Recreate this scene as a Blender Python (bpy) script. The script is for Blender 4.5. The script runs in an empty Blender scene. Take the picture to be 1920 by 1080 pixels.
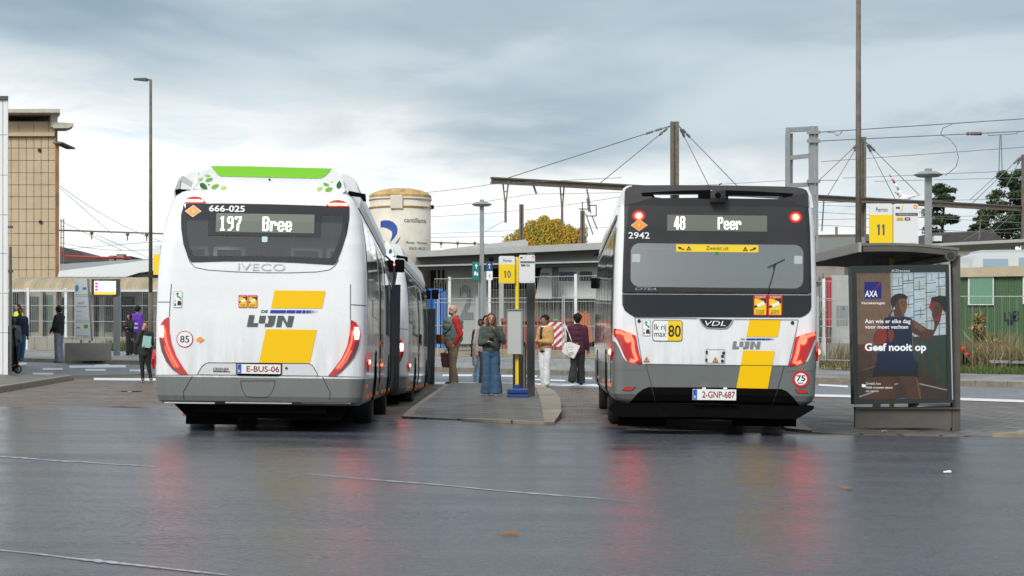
import bpy, bmesh, math, random
from mathutils import Vector, Matrix, noise
from mathutils.geometry import tessellate_polygon
random.seed(7)
R = math.radians
scene = bpy.context.scene
COL = scene.collection
# ---------------------------------------------------------------- camera
F, HY, CH = 3590.0, 645.0, 1.12          # focal length in photo pixels, horizon row, eye height
cd = bpy.data.cameras.new('camera'); cam = bpy.data.objects.new('camera', cd); COL.objects.link(cam)
cam.location = (0, 0, CH); cam.rotation_euler = (R(90), 0, 0)
cd.sensor_width = 36; cd.lens = F/1920*36; cd.shift_y = (HY-540)/1920
cd.clip_start = 0.1; cd.clip_end = 6000
cd.dof.use_dof = True; cd.dof.focus_distance = 25; cd.dof.aperture_fstop = 9.0
scene.camera = cam
# ---------------------------------------------------------------- world: overcast sky
SUN_EL, SUN_AZ = 38, 205
w = bpy.data.worlds.new('World'); scene.world = w; w.use_nodes = True
nt = w.node_tree; N_ = nt.nodes; L_ = nt.links
N_.clear()
def nn(t, **k):
    n = N_.new(t)
    for a, b in k.items(): setattr(n, a, b)
    return n
def mth(op, a, b=None, c=None, clamp=False):
    n = nn('ShaderNodeMath', operation=op); n.use_clamp = clamp
    for i, v in enumerate((a, b, c)):
        if v is None: continue
        if isinstance(v, (int, float)): n.inputs[i].default_value = v
        else: L_.new(v, n.inputs[i])
    return n.outputs[0]
tc = nn('ShaderNodeTexCoord'); sep = nn('ShaderNodeSeparateXYZ'); L_.new(tc.outputs['Generated'], sep.inputs[0])
elev = mth('ARCSINE', sep.outputs[2])
az = mth('ARCTAN2', sep.outputs[0], sep.outputs[1])
def cloud(sx, sz, off, detail=6, rough=.55, dist=.4):
    cb = nn('ShaderNodeCombineXYZ')
    L_.new(mth('MULTIPLY', az, sx), cb.inputs[0]); L_.new(mth('MULTIPLY', elev, sz), cb.inputs[1]); cb.inputs[2].default_value = off
    n = nn('ShaderNodeTexNoise'); L_.new(cb.outputs[0], n.inputs['Vector']); n.inputs['Scale'].default_value = 1
    n.inputs['Detail'].default_value = detail; n.inputs['Roughness'].default_value = rough; n.inputs['Distortion'].default_value = dist
    return n.outputs[0]
n1 = cloud(7.0, 26, 3.1); n2 = cloud(16, 60, 8.7, 7, .6, .6); n3 = cloud(3.0, 10, 1.7, 4, .5, .3)
def mixc(f, a, b):
    n = nn('ShaderNodeMix', data_type='RGBA')
    if isinstance(f, float): n.inputs[0].default_value = f
    else: L_.new(f, n.inputs[0])
    for i, v in ((6, a), (7, b)):
        if isinstance(v, tuple): n.inputs[i].default_value = v + (1,)
        else: L_.new(v, n.inputs[i])
    return n.outputs[2]
def sst(v, a, b):
    n = nn('ShaderNodeMapRange', interpolation_type='SMOOTHSTEP'); L_.new(v, n.inputs[0])
    n.inputs[1].default_value = a; n.inputs[2].default_value = b; return n.outputs[0]
# elevation of the edge between the bright gap over the horizon and the cloud deck (lower to the right)
edge = mth('ADD', mth('MULTIPLY', az, -.14), mth('MULTIPLY', mth('SUBTRACT', n1, .5), .085))
e2 = mth('SUBTRACT', elev, edge)
deck = sst(e2, .072, .128)
hi = mixc(sst(n3, .36, .62), (.26, .36, .44), (.56, .64, .69))
hi = mixc(sst(n1, .45, .68), hi, (.39, .47, .53))
low = mixc(sst(n2, .50, .72), (1.0, 1.0, .985), (.76, .86, .92))
skyc = mixc(deck, low, hi)
skyc = mixc(sst(elev, .32, .9), skyc, (.85, .9, .95))
below = mixc(sst(elev, -.02, 0.0), (.18, .18, .18), skyc)
st = nn('ShaderNodeTexSky', sky_type='NISHITA', sun_disc=False); st.sun_elevation = R(SUN_EL); st.sun_rotation = R(SUN_AZ)
bg1 = nn('ShaderNodeBackground'); L_.new(st.outputs[0], bg1.inputs[0]); bg1.inputs[1].default_value = .006
bg2 = nn('ShaderNodeBackground'); L_.new(below, bg2.inputs[0]); bg2.inputs[1].default_value = 0.96
ad = nn('ShaderNodeAddShader'); L_.new(bg1.outputs[0], ad.inputs[0]); L_.new(bg2.outputs[0], ad.inputs[1])
wo = nn('ShaderNodeOutputWorld'); L_.new(ad.outputs[0], wo.inputs[0])
# ---------------------------------------------------------------- sun behind cloud
sd = bpy.data.lights.new('sun', 'SUN'); sd.energy = 2.3; sd.angle = R(20); sd.color = (1, .97, .92)
so = bpy.data.objects.new('sun', sd); COL.objects.link(so)
a_, e_ = R(SUN_AZ), R(SUN_EL)
so.rotation_euler = Vector((math.sin(a_)*math.cos(e_), math.cos(a_)*math.cos(e_), math.sin(e_))).to_track_quat('Z', 'Y').to_euler()
scene.view_settings.view_transform = 'Standard'; scene.view_settings.look = 'None'
scene.view_settings.gamma = 1; scene.view_settings.exposure = 0.15
# ================================================================ helpers
def px(x, y, Y): return Vector(((x-960)*Y/F, Y, CH+(HY-y)*Y/F))   # where a photo point lies at distance Y
def lerp_tab(t, x):
    if x <= t[0][0]: return t[0][1]
    for (a, b), (c, d) in zip(t, t[1:]):
        if x <= c: return b+(d-b)*(x-a)/(c-a)
    return t[-1][1]
TB = [(-30,31),(-8,30.8),(-5.5,32),(-1.6,28.6),(.3,26.8),(1.2,26.4),(3.6,24.7),(7,24.6),(30,24)]
TN = [(-40,50),(-10,49),(-2,48),(2,46),(6.6,41),(10,38),(16,33),(40,18)]
TF = [(-60,68),(-17,65),(-2,55),(7.3,45),(11,42.5),(20,38),(60,25)]
def Bx(x): return lerp_tab(TB, x)
def Nx(x): return lerp_tab(TN, x)
def Fx(x): return lerp_tab(TF, x)
def ss(t): t = max(0, min(1, t)); return t*t*(3-2*t)
def H(x, y):
    n, f = Nx(x), Fx(x)
    z = -.013*max(-45, min(45, x))
    if y < 28: q = 0
    elif y < n: q = .09*ss((y-28)/(n-28))
    elif y < f: q = .09+.21*(y-n)/(f-n)
    else: q = .30+.03*min(y-f, 9)
    lane = ss((x+6.5)/1.5)*(1-ss((x+1.9)/.3))
    q -= .17*lane*ss((y-27)/9)*(1-ss((y-41)/6))
    return z+q
def gp(x, y, ex=0.0):                     # ground point seen at a photo point
    Y = 30.0
    for _ in range(60):
        X = (x-960)*Y/F
        Y = .5*Y+.5*F*(CH-H(X, Y)-ex)/(y-HY)
    X = (x-960)*Y/F
    return Vector((X, Y, H(X, Y)+ex))
MATS = {}
def mat(name, col, rough=.6, metal=0, coat=0, emit=None, estr=0, var=0, vscale=3, bump=0, bscale=40, rvar=0, spec=.5, stretch=None):
    if name in MATS: return MATS[name]
    m = bpy.data.materials.new(name); m.use_nodes = True
    t = m.node_tree; b = t.nodes['Principled BSDF']
    b.inputs['Base Color'].default_value = (*col, 1); b.inputs['Roughness'].default_value = rough
    b.inputs['Metallic'].default_value = metal; b.inputs['Coat Weight'].default_value = coat; b.inputs['Coat Roughness'].default_value = .06
    b.inputs['Specular IOR Level'].default_value = spec
    if emit: b.inputs['Emission Color'].default_value = (*emit, 1); b.inputs['Emission Strength'].default_value = estr
    if var or bump or rvar:
        tc = t.nodes.new('ShaderNodeTexCoord'); mp = t.nodes.new('ShaderNodeMapping'); t.links.new(tc.outputs['Object'], mp.inputs[0])
        if stretch: mp.inputs['Scale'].default_value = stretch
        n = t.nodes.new('ShaderNodeTexNoise'); n.inputs['Scale'].default_value = vscale; n.inputs['Detail'].default_value = 8; n.inputs['Roughness'].default_value = .62
        t.links.new(mp.outputs[0], n.inputs['Vector'])
        if var:
            mx = t.nodes.new('ShaderNodeMix'); mx.data_type = 'RGBA'
            mx.inputs[6].default_value = tuple(c*(1-var) for c in col)+(1,); mx.inputs[7].default_value = tuple(min(1, c*(1+var*.6)) for c in col)+(1,)
            mr = t.nodes.new('ShaderNodeMapRange'); mr.inputs[1].default_value = .3; mr.inputs[2].default_value = .7
            t.links.new(n.outputs[0], mr.inputs[0]); t.links.new(mr.outputs[0], mx.inputs[0]); t.links.new(mx.outputs[2], b.inputs['Base Color'])
        if rvar:
            mr = t.nodes.new('ShaderNodeMapRange'); mr.inputs[1].default_value = .3; mr.inputs[2].default_value = .7
            mr.inputs[3].default_value = max(.02, rough-rvar); mr.inputs[4].default_value = min(1, rough+rvar)
            t.links.new(n.outputs[0], mr.inputs[0]); t.links.new(mr.outputs[0], b.inputs['Roughness'])
        if bump:
            n2 = t.nodes.new('ShaderNodeTexNoise'); n2.inputs['Scale'].default_value = bscale; n2.inputs['Detail'].default_value = 4
            t.links.new(tc.outputs['Object'], n2.inputs['Vector'])
            bp = t.nodes.new('ShaderNodeBump'); bp.inputs['Strength'].default_value = bump; bp.inputs['Distance'].default_value = .01
            t.links.new(n2.outputs[0], bp.inputs['Height']); t.links.new(bp.outputs[0], b.inputs['Normal'])
    MATS[name] = m; return m
def glass(name, tint=(.3,.32,.33), refl=.1, rough=.02, gcol=(.95,.97,1)):
    if name in MATS: return MATS[name]
    m = bpy.data.materials.new(name); m.use_nodes = True; t = m.node_tree; t.nodes.clear()
    a = t.nodes.new('ShaderNodeBsdfTransparent'); a.inputs[0].default_value = (*tint, 1)
    g = t.nodes.new('ShaderNodeBsdfGlossy'); g.inputs['Roughness'].default_value = rough; g.inputs[0].default_value = (*gcol, 1)
    lw = t.nodes.new('ShaderNodeFresnel'); lw.inputs[0].default_value = 1.5
    ad = t.nodes.new('ShaderNodeMath'); ad.operation = 'ADD'; ad.use_clamp = True; ad.inputs[1].default_value = refl
    t.links.new(lw.outputs[0], ad.inputs[0])
    mx = t.nodes.new('ShaderNodeMixShader'); t.links.new(ad.outputs[0], mx.inputs[0]); t.links.new(a.outputs[0], mx.inputs[1]); t.links.new(g.outputs[0], mx.inputs[2])
    o = t.nodes.new('ShaderNodeOutputMaterial'); t.links.new(mx.outputs[0], o.inputs[0])
    MATS[name] = m; return m
def paving(name, c1, c2, mortar, bw, bh, rot=0, rough=.45, rvar=.25, mort=.015, bump=.5, off=.5):
    m = bpy.data.materials.new(name); m.use_nodes = True; t = m.node_tree; b = t.nodes['Principled BSDF']
    tc = t.nodes.new('ShaderNodeTexCoord'); mp = t.nodes.new('ShaderNodeMapping'); t.links.new(tc.outputs['Object'], mp.inputs[0]); mp.inputs['Rotation'].default_value = (0, 0, rot)
    br = t.nodes.new('ShaderNodeTexBrick'); t.links.new(mp.outputs[0], br.inputs['Vector']); br.inputs['Scale'].default_value = 1
    br.inputs['Brick Width'].default_value = bw; br.inputs['Row Height'].default_value = bh; br.inputs['Mortar Size'].default_value = mort; br.inputs['Mortar Smooth'].default_value = .3
    br.offset = off
    br.inputs['Color1'].default_value = (*c1, 1); br.inputs['Color2'].default_value = (*c2, 1); br.inputs['Mortar'].default_value = (*mortar, 1)
    n = t.nodes.new('ShaderNodeTexNoise'); n.inputs['Scale'].default_value = 1.1; n.inputs['Detail'].default_value = 9; n.inputs['Roughness'].default_value = .65; t.links.new(tc.outputs['Object'], n.inputs['Vector'])
    mx = t.nodes.new('ShaderNodeMix'); mx.data_type = 'RGBA'; mx.blend_type = 'MULTIPLY'; mx.inputs[0].default_value = 1
    cr = t.nodes.new('ShaderNodeMapRange'); cr.inputs[1].default_value = .3; cr.inputs[2].default_value = .7; cr.inputs[3].default_value = .55; cr.inputs[4].default_value = 1.35
    t.links.new(n.outputs[0], cr.inputs[0]); t.links.new(br.outputs[0], mx.inputs[6]); t.links.new(cr.outputs[0], mx.inputs[7]); t.links.new(mx.outputs[2], b.inputs['Base Color'])
    rr = t.nodes.new('ShaderNodeMapRange'); rr.inputs[1].default_value = .35; rr.inputs[2].default_value = .65; rr.inputs[3].default_value = rough-rvar; rr.inputs[4].default_value = rough+rvar
    t.links.new(n.outputs[0], rr.inputs[0]); t.links.new(rr.outputs[0], b.inputs['Roughness'])
    bp = t.nodes.new('ShaderNodeBump'); bp.inputs['Strength'].default_value = bump; bp.inputs['Distance'].default_value = .012; bp.invert = True
    t.links.new(br.outputs['Fac'], bp.inputs['Height'])
    n3 = t.nodes.new('ShaderNodeTexNoise'); n3.inputs['Scale'].default_value = 60; n3.inputs['Detail'].default_value = 3; t.links.new(tc.outputs['Object'], n3.inputs['Vector'])
    b2 = t.nodes.new('ShaderNodeBump'); b2.inputs['Strength'].default_value = .25; b2.inputs['Distance'].default_value = .006; t.links.new(n3.outputs[0], b2.inputs['Height']); t.links.new(bp.outputs[0], b2.inputs['Normal'])
    t.links.new(b2.outputs[0], b.inputs['Normal'])
    return m
# ------------------------------------------------ objects
def tag(o, label=None, cat=None, group=None, kind=None):
    if label: o['label'] = label
    if cat: o['category'] = cat
    if group: o['group'] = group
    if kind: o['kind'] = kind
    return o
def E(name, loc, label, cat, group=None, rot=(0,0,0)):
    o = bpy.data.objects.new(name, None); COL.objects.link(o); o.location = loc; o.rotation_euler = rot; o.empty_display_size = .2
    return tag(o, label, cat, group)
def copy_tree(o, parent=None):
    c = o.copy(); COL.objects.link(c)
    if parent: c.parent = parent
    for ch in list(o.children): copy_tree(ch, c)
    return c
TMP = bpy.data.scenes.new('tmp')
def evalmesh(o):
    TMP.collection.objects.link(o); vl = TMP.view_layers[0]; vl.update()
    me = bpy.data.meshes.new_from_object(o.evaluated_get(vl.depsgraph)); bpy.data.objects.remove(o); return me
class G:
    """collects shapes, then links them as one mesh object"""
    def __init__(s): s.bm = bmesh.new(); s.mi = 0; s.mats = []
    def m(s, mt):
        if mt not in s.mats: s.mats.append(mt)
        s.mi = s.mats.index(mt); return s
    def face(s, vs):
        try: f = s.bm.faces.new(vs); f.material_index = s.mi; return f
        except ValueError: return None
    def poly(s, pts): return s.face([s.bm.verts.new(p) for p in pts])
    def box(s, a, b, M=None, bev=0):
        (x0,y0,z0),(x1,y1,z1) = a, b
        v = [Vector(p) for p in ((x0,y0,z0),(x1,y0,z0),(x1,y1,z0),(x0,y1,z0),(x0,y0,z1),(x1,y0,z1),(x1,y1,z1),(x0,y1,z1))]
        if M is not None: v = [M @ p for p in v]
        v = [s.bm.verts.new(p) for p in v]
        fs = [s.face([v[i] for i in q]) for q in ((0,3,2,1),(4,5,6,7),(0,1,5,4),(1,2,6,5),(2,3,7,6),(3,0,4,7))]
        if bev:
            es = list({e for f in fs for e in f.edges})
            r = bmesh.ops.bevel(s.bm, geom=es, offset=bev, segments=2, affect='EDGES', profile=.6)
            for f in r['faces']: f.material_index = s.mi
        return s
    def bar(s, p0, p1, wx, wy=None, up=None):        # square bar
        p0, p1 = Vector(p0), Vector(p1); wy = wy or wx; d = (p1-p0).normalized()
        u = Vector(up) if up else (Vector((0,0,1)) if abs(d.z) < .9 else Vector((0,1,0)))
        a = d.cross(u).normalized()*wx/2; b = d.cross(a).normalized()*wy/2
        v = [s.bm.verts.new(p+sa*a+sb*b) for p in (p0, p1) for sa, sb in ((-1,-1),(1,-1),(1,1),(-1,1))]
        for q in ((3,2,1,0),(4,5,6,7),(0,1,5,4),(1,2,6,5),(2,3,7,6),(3,0,4,7)): s.face([v[i] for i in q])
        return s
    def cone(s, p0, p1, r0, r1=None, n=10, cap=True):
        p0, p1 = Vector(p0), Vector(p1); r1 = r0 if r1 is None else r1
        d = (p1-p0).normalized(); u = Vector((0,0,1)) if abs(d.z) < .9 else Vector((1,0,0))
        a = d.cross(u).normalized(); b = d.cross(a)
        c0 = [s.bm.verts.new(p0+(a*math.cos(t)+b*math.sin(t))*r0) for t in [2*math.pi*i/n for i in range(n)]]
        c1 = [s.bm.verts.new(p1+(a*math.cos(t)+b*math.sin(t))*r1) for t in [2*math.pi*i/n for i in range(n)]]
        for i in range(n):
            f = s.face((c0[i], c0[(i+1)%n], c1[(i+1)%n], c1[i]))
            if f: f.smooth = True
        if cap: s.face(c0[::-1]); s.face(c1)
        return s
    def tube(s, pts, r, n=6):
        for a, b in zip(pts, pts[1:]): s.cone(a, b, r, r, n)
        return s
    def ball(s, c, r, u=10, v=7, sc=(1,1,1)):
        r_ = bmesh.ops.create_uvsphere(s.bm, u_segments=u, v_segments=v, radius=r)
        for vv in r_['verts']: vv.co = Vector((vv.co.x*sc[0], vv.co.y*sc[1], vv.co.z*sc[2]))+Vector(c)
        for f in {f for vv in r_['verts'] for f in vv.link_faces}: f.material_index = s.mi; f.smooth = True
        return s
    def prism(s, pts, d):                          # polygon pushed along vector d
        d = Vector(d); a = [s.bm.verts.new(p) for p in pts]; b = [s.bm.verts.new(Vector(p)+d) for p in pts]
        s.face(a); s.face(b[::-1]); n = len(pts)
        for i in range(n): s.face((a[i], b[i], b[(i+1)%n], a[(i+1)%n]))
        return s
    def flat(s, loops, y=0.0, th=0):                # polygon with holes in the xz plane
        vs = [[Vector((p[0], p[1], 0)) for p in lp] for lp in loops]
        tri = tessellate_polygon(vs); fl = [p for lp in vs for p in lp]
        bv = [s.bm.verts.new((p.x, y, p.y)) for p in fl]
        for t in tri: s.face([bv[i] for i in t])
        return s
    def text(s, txt, x0, x1, z0, z1, y=0.0, shear=0, bold=0, align=None):
        """writing in the xz plane that fills the given box"""
        cu = bpy.data.curves.new('t', 'FONT'); cu.body = txt; cu.resolution_u = 3; cu.shear = shear; cu.offset = bold
        o = bpy.data.objects.new('t', cu); me = evalmesh(o); bpy.data.curves.remove(cu)
        b = bmesh.new(); b.from_mesh(me); bpy.data.meshes.remove(me)
        if b.verts:
            ax = min(v.co.x for v in b.verts); bx = max(v.co.x for v in b.verts); ay = min(v.co.y for v in b.verts); by = max(v.co.y for v in b.verts)
            k = (z1-z0)/(by-ay); kx = (x1-x0)/(bx-ax)
            vm = {v: s.bm.verts.new((x0+(v.co.x-ax)*kx, y, z0+(v.co.y-ay)*k)) for v in b.verts}
            for f in b.faces: s.face([vm[v] for v in f.verts])
        b.free(); return s
    def build(s, name, parent=None, mt=None, world=False, smooth=False, recalc=True, M=None):
        if mt is not None: s.mats = [mt]
        if M is not None: s.bm.transform(M)
        if world and parent is not None:
            q = parent
            while q.parent: q = q.parent
            s.bm.transform(Matrix.Translation(-q.location))
        if recalc: bmesh.ops.recalc_face_normals(s.bm, faces=s.bm.faces[:])
        me = bpy.data.meshes.new(name); s.bm.to_mesh(me); s.bm.free()
        for x in s.mats: me.materials.append(x)
        if smooth:
            for p in me.polygons: p.use_smooth = True
            try: me.set_sharp_from_angle(angle=R(38))
            except Exception: pass
        o = bpy.data.objects.new(name, me); COL.objects.link(o)
        if parent is not None: o.parent = parent
        return o
def arc(cx, cz, rx, rz, a0=0, a1=360, n=24):
    return [(cx+rx*math.cos(R(a0+(a1-a0)*i/n)), cz+rz*math.sin(R(a0+(a1-a0)*i/n))) for i in range(n if a1-a0 == 360 else n+1)]
def rrect(x0, z0, x1, z1, r, n=5):
    return arc(x1-r, z1-r, r, r, 0, 90, n)+arc(x0+r, z1-r, r, r, 90, 180, n)+arc(x0+r, z0+r, r, r, 180, 270, n)+arc(x1-r, z0+r, r, r, 270, 360.01, n)
def ribbon(pts, wd):                                # open polyline -> polygon of constant width
    L, Rr = [], []
    for i, p in enumerate(pts):
        a = pts[max(0, i-1)]; b = pts[min(len(pts)-1, i+1)]
        d = Vector((b[0]-a[0], b[1]-a[1])).normalized(); n = Vector((-d.y, d.x))*wd/2
        L.append((p[0]+n.x, p[1]+n.y)); Rr.append((p[0]-n.x, p[1]-n.y))
    return L+Rr[::-1]
# ================================================================ ground
def sheet(name, f0, f1, x0, x1, nx, ny, dz, mt, kind='structure'):
    g = G().m(mt); grid = []
    for j in range(ny+1):
        row = []
        for i in range(nx+1):
            x = x0+(x1-x0)*i/nx; a, b = f0(x), f1(x); y = a+(b-a)*j/ny
            row.append(g.bm.verts.new((x, y, H(x, y)+dz)))
        grid.append(row)
    for j in range(ny):
        for i in range(nx):
            f = g.face((grid[j][i], grid[j][i+1], grid[j+1][i+1], grid[j+1][i])); f.smooth = True
    o = g.build(name, recalc=False); o['kind'] = kind; return o
def asphalt(name, base, r0, r1, streak=True, sc=1):
    m = bpy.data.materials.new(name); m.use_nodes = True; t = m.node_tree; b = t.nodes['Principled BSDF']; nd = t.nodes.new; lk = t.links.new
    tc = nd('ShaderNodeTexCoord')
    def noi(scale, stretch=(1,1,1), detail=5, rough=.6, rot=0):
        mp = nd('ShaderNodeMapping'); lk(tc.outputs['Object'], mp.inputs[0]); mp.inputs['Scale'].default_value = stretch; mp.inputs['Rotation'].default_value = (0, 0, rot)
        n = nd('ShaderNodeTexNoise'); lk(mp.outputs[0], n.inputs['Vector']); n.inputs['Scale'].default_value = scale; n.inputs['Detail'].default_value = detail; n.inputs['Roughness'].default_value = rough
        return n.outputs[0]
    def mr(v, a, b_, c, d):
        n = nd('ShaderNodeMapRange'); lk(v, n.inputs[0]); n.inputs[1].default_value = a; n.inputs[2].default_value = b_; n.inputs[3].default_value = c; n.inputs[4].default_value = d; return n.outputs[0]
    fine = noi(60*sc, detail=3, rough=.8); grain = noi(26*sc, (.8,1.6,1), detail=7, rough=.92); big = noi(.35, (1,1.6,1), 7); st = noi(.9, (.22,1.1,1), 7, .68, .10); mid = noi(16, (1,1,1), 5, .75)
    vo = nd('ShaderNodeTexVoronoi'); lk(tc.outputs['Object'], vo.inputs['Vector']); vo.inputs['Scale'].default_value = 95
    mx = nd('ShaderNodeMix'); mx.data_type = 'RGBA'; lk(mr(grain, .42, .60, 0, 1), mx.inputs[0])
    mx.inputs[6].default_value = (*[c*.15 for c in base], 1); mx.inputs[7].default_value = (*[c*2.9 for c in base], 1)
    m2 = nd('ShaderNodeMix'); m2.data_type = 'RGBA'; m2.blend_type = 'MULTIPLY'; m2.inputs[0].default_value = 1; lk(mx.outputs[2], m2.inputs[6]); lk(mr(big, .3, .7, .75, 1.25), m2.inputs[7])
    lk(m2.outputs[2], b.inputs['Base Color'])
    ma = nd('ShaderNodeMath'); ma.operation = 'ADD'; lk(mr(st, .40, .60, 0, .5), ma.inputs[0]); lk(mr(big, .35, .65, 0, .4), ma.inputs[1])
    mf = nd('ShaderNodeMath'); mf.operation = 'ADD'; lk(ma.outputs[0], mf.inputs[0]); lk(mr(grain, .44, .58, -.30, .70), mf.inputs[1])
    lk(mr(mf.outputs[0], 0, 1.1, r0, r1), b.inputs['Roughness'])
    bp = nd('ShaderNodeBump'); bp.inputs['Strength'].default_value = .8; bp.inputs['Distance'].default_value = .0020; lk(grain, bp.inputs['Height'])
    b2 = nd('ShaderNodeBump'); b2.inputs['Strength'].default_value = .35; b2.inputs['Distance'].default_value = .0035; lk(mid, b2.inputs['Height']); lk(bp.outputs[0], b2.inputs['Normal'])
    df = nd('ShaderNodeBsdfDiffuse'); sp = noi(19*sc, (.9,1.7,1), 6, .95)
    dm = nd('ShaderNodeMix'); dm.data_type = 'RGBA'; lk(mr(sp, .38, .62, 0, 1), dm.inputs[0]); dm.inputs[6].default_value = (*[c*.25 for c in base], 1); dm.inputs[7].default_value = (*[min(1, c*6.5) for c in base], 1); lk(dm.outputs[2], df.inputs[0])
    ms_ = nd('ShaderNodeMixShader'); mw = nd('ShaderNodeMath'); mw.operation = 'MULTIPLY'; lk(mr(grain, .45, .57, .06, .80), mw.inputs[0]); lk(mr(ma.outputs[0], .15, .85, .30, 1.0), mw.inputs[1]); lk(mw.outputs[0], ms_.inputs[0]); lk(b.outputs[0], ms_.inputs[1]); lk(df.outputs[0], ms_.inputs[2]); lk(ms_.outputs[0], t.nodes['Material Output'].inputs[0])
    lk(b2.outputs[0], b.inputs['Normal']); lk(mr(grain, .43, .59, 1.0, .12), b.inputs['Specular IOR Level'])
    return m
M_asph = asphalt('wet_asphalt', (.030,.033,.039), .09, .36)
M_road = asphalt('road_asphalt', (.085,.092,.10), .34, .60)
M_cob = paving('brown_cobbles', (.125,.08,.055), (.19,.14,.105), (.030,.024,.02), .22, .11, .35, rough=.50, rvar=.24, mort=.014, bump=1)
M_slab = paving('grey_slabs', (.115,.105,.092), (.165,.15,.13), (.018,.016,.014), .60, .40, .62, rough=.56, rvar=.18, mort=.022, bump=1)
M_pav = paving('pale_pavement', (.20,.20,.195), (.25,.25,.245), (.10,.10,.10), .5, .5, 0, rough=.6, rvar=.15, mort=.01)
M_kerb = mat('kerb_stone', (.22,.19,.14), .55, var=.35, vscale=6, bump=.4)
M_earth = mat('earth', (.11,.10,.07), .9, var=.5, vscale=1.3, bump=.8, bscale=8)
M_mark = mat('road_paint', (.68,.70,.72), .5, var=.15, vscale=5)
sheet('ground', lambda x: -25, lambda x: 2600, -900, 900, 90, 120, -.16, M_earth)
sheet('forecourt', lambda x: -12, Bx, -30, 30, 60, 40, 0, M_asph)
sheet('cobbled_lane', Bx, Nx, -22, 22, 220, 60, -.004, M_cob)
sheet('road', Nx, Fx, -45, 40, 120, 10, 0, M_road)
sheet('pavement', lambda x: Fx(x)+.16, lambda x: Fx(x)+9, -50, 40, 120, 4, .12, M_pav)
sheet('far_verge', lambda x: Fx(x)+9, lambda x: Fx(x)+80, -70, 70, 60, 6, .10, M_earth)
def kerb(name, path, wd, h, mt, base=None, seg=.8):
    g = G().m(mt); pts = []
    for a, b in zip(path, path[1:]):
        a, b = Vector(a), Vector(b); n = max(1, round((b-a).length/seg))
        for k in range(n):
            p, q = a+(b-a)*k/n, a+(b-a)*(k+1)/n
            d = (q-p).normalized()*.004; p2, q2 = p+d, q-d
            nrm = Vector((-(b-a).y, (b-a).x)).normalized()*wd
            c = [Vector((v.x, v.y)) for v in (p2, q2, q2+nrm, p2+nrm)]
            lo = [Vector((v.x, v.y, H(v.x, v.y)-.15)) for v in c]; hi = [Vector((v.x, v.y, H(v.x, v.y)+h)) for v in c]
            lo_ = [g.bm.verts.new(v) for v in lo]; hi_ = [g.bm.verts.new(v) for v in hi]
            fs = [g.face(hi_)]+[g.face((lo_[i], lo_[(i+1)%4], hi_[(i+1)%4], hi_[i])) for i in range(4)]
            r = bmesh.ops.bevel(g.bm, geom=list(fs[0].edges), offset=.015, segments=2, affect='EDGES')
    o = g.build(name, smooth=True); o['kind'] = 'structure'; return o
kerb('pavement_kerb', [(x, Fx(x)) for x in (-48,-40,-30,-24,-17,-13,-9,-5,-2,1,4,7.3,11,14,20,30)], .16, .125, MATS['kerb_stone'])
def slab(name, pts, h, mt, hf=None):
    """raised paved area: polygon in plan, subdivided so that it follows the ground"""
    g = G().m(mt); bm = g.bm
    f = bm.faces.new([bm.verts.new((p[0], p[1], 0)) for p in pts])
    ys = [p[1] for p in pts]; xs = [p[0] for p in pts]
    for k in range(1, 16): bmesh.ops.bisect_plane(bm, geom=bm.verts[:]+bm.edges[:]+bm.faces[:], plane_co=(0, min(ys)+(max(ys)-min(ys))*k/16, 0), plane_no=(0,1,0))
    for k in range(1, 6): bmesh.ops.bisect_plane(bm, geom=bm.verts[:]+bm.edges[:]+bm.faces[:], plane_co=(min(xs)+(max(xs)-min(xs))*k/6, 0, 0), plane_no=(1,0,0))
    be = [e for e in bm.edges if e.is_boundary]
    r = bmesh.ops.extrude_edge_only(bm, edges=be)
    lowv = {v for v in r['geom'] if isinstance(v, bmesh.types.BMVert)}
    for v in bm.verts:
        hh = hf(v.co.x, v.co.y) if hf else h
        v.co.z = H(v.co.x, v.co.y)+(-.14 if v in lowv else hh)
    o = g.build(name); o['kind'] = 'structure'; return o
# platform island between the buses, higher towards its far end
ih = lambda x, y: .008+.024*ss((x+.9)/.5)+.10*ss((y-26.8)/5)
slab('platform_island', [(-1.50,28.3),(-.6,27.7),(.45,26.95),(.50,37.0),(.48,43.6),(-1.42,45.2),(-1.46,36)], 0, M_slab, ih)
M_kl = paving('yellowish_kerb', (.30,.25,.18), (.24,.20,.145), (.05,.045,.035), 1.0, 9, R(90), rough=.55, rvar=.15, mort=.012, bump=.6, off=0)
slab('island_kerb', [(.452,26.9),(.60,27.0),(.76,29.5),(.86,34),(.86,38.5),(.74,41),(.60,42.6),(.484,43.6),(.504,37)], 0, M_kl, lambda x, y: ih(x, y)+.006)
slab('island_front_kerb', [(-.72,27.55),(.452,26.65),(.60,26.75),(.60,27.0),(.452,26.95),(-.6,27.7)], 0, M_kl, lambda x, y: ih(x, y)+.006)
slab('island_edge_strip', [(-1.64,28.45),(-1.505,28.3),(-1.465,36),(-1.425,45.2),(-1.56,45.3),(-1.60,36)], 0, M_kl, lambda x, y: ih(x, y)*.6+.01)
# island under the bus shelter
slab('shelter_island', [(3.95,25.2),(4.3,25.0),(6.2,24.75),(6.65,25.3),(7.3,27),(8.5,31),(9.2,35),(7.0,38),(5.2,38),(4.55,31)], .03, M_slab, lambda x, y: .008+.022*ss((y-25)/2))
slab('shelter_island_kerb', [(3.70,25.9),(3.95,25.2),(4.55,31),(5.2,38),(5.0,38),(4.35,31),(3.78,26.8)], .034, M_kl)
slab('shelter_island_end', [(6.205,24.75),(6.62,24.72),(6.95,25.2),(7.05,25.9),(6.90,25.97),(6.65,25.3)], .05, M_kl)
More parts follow.
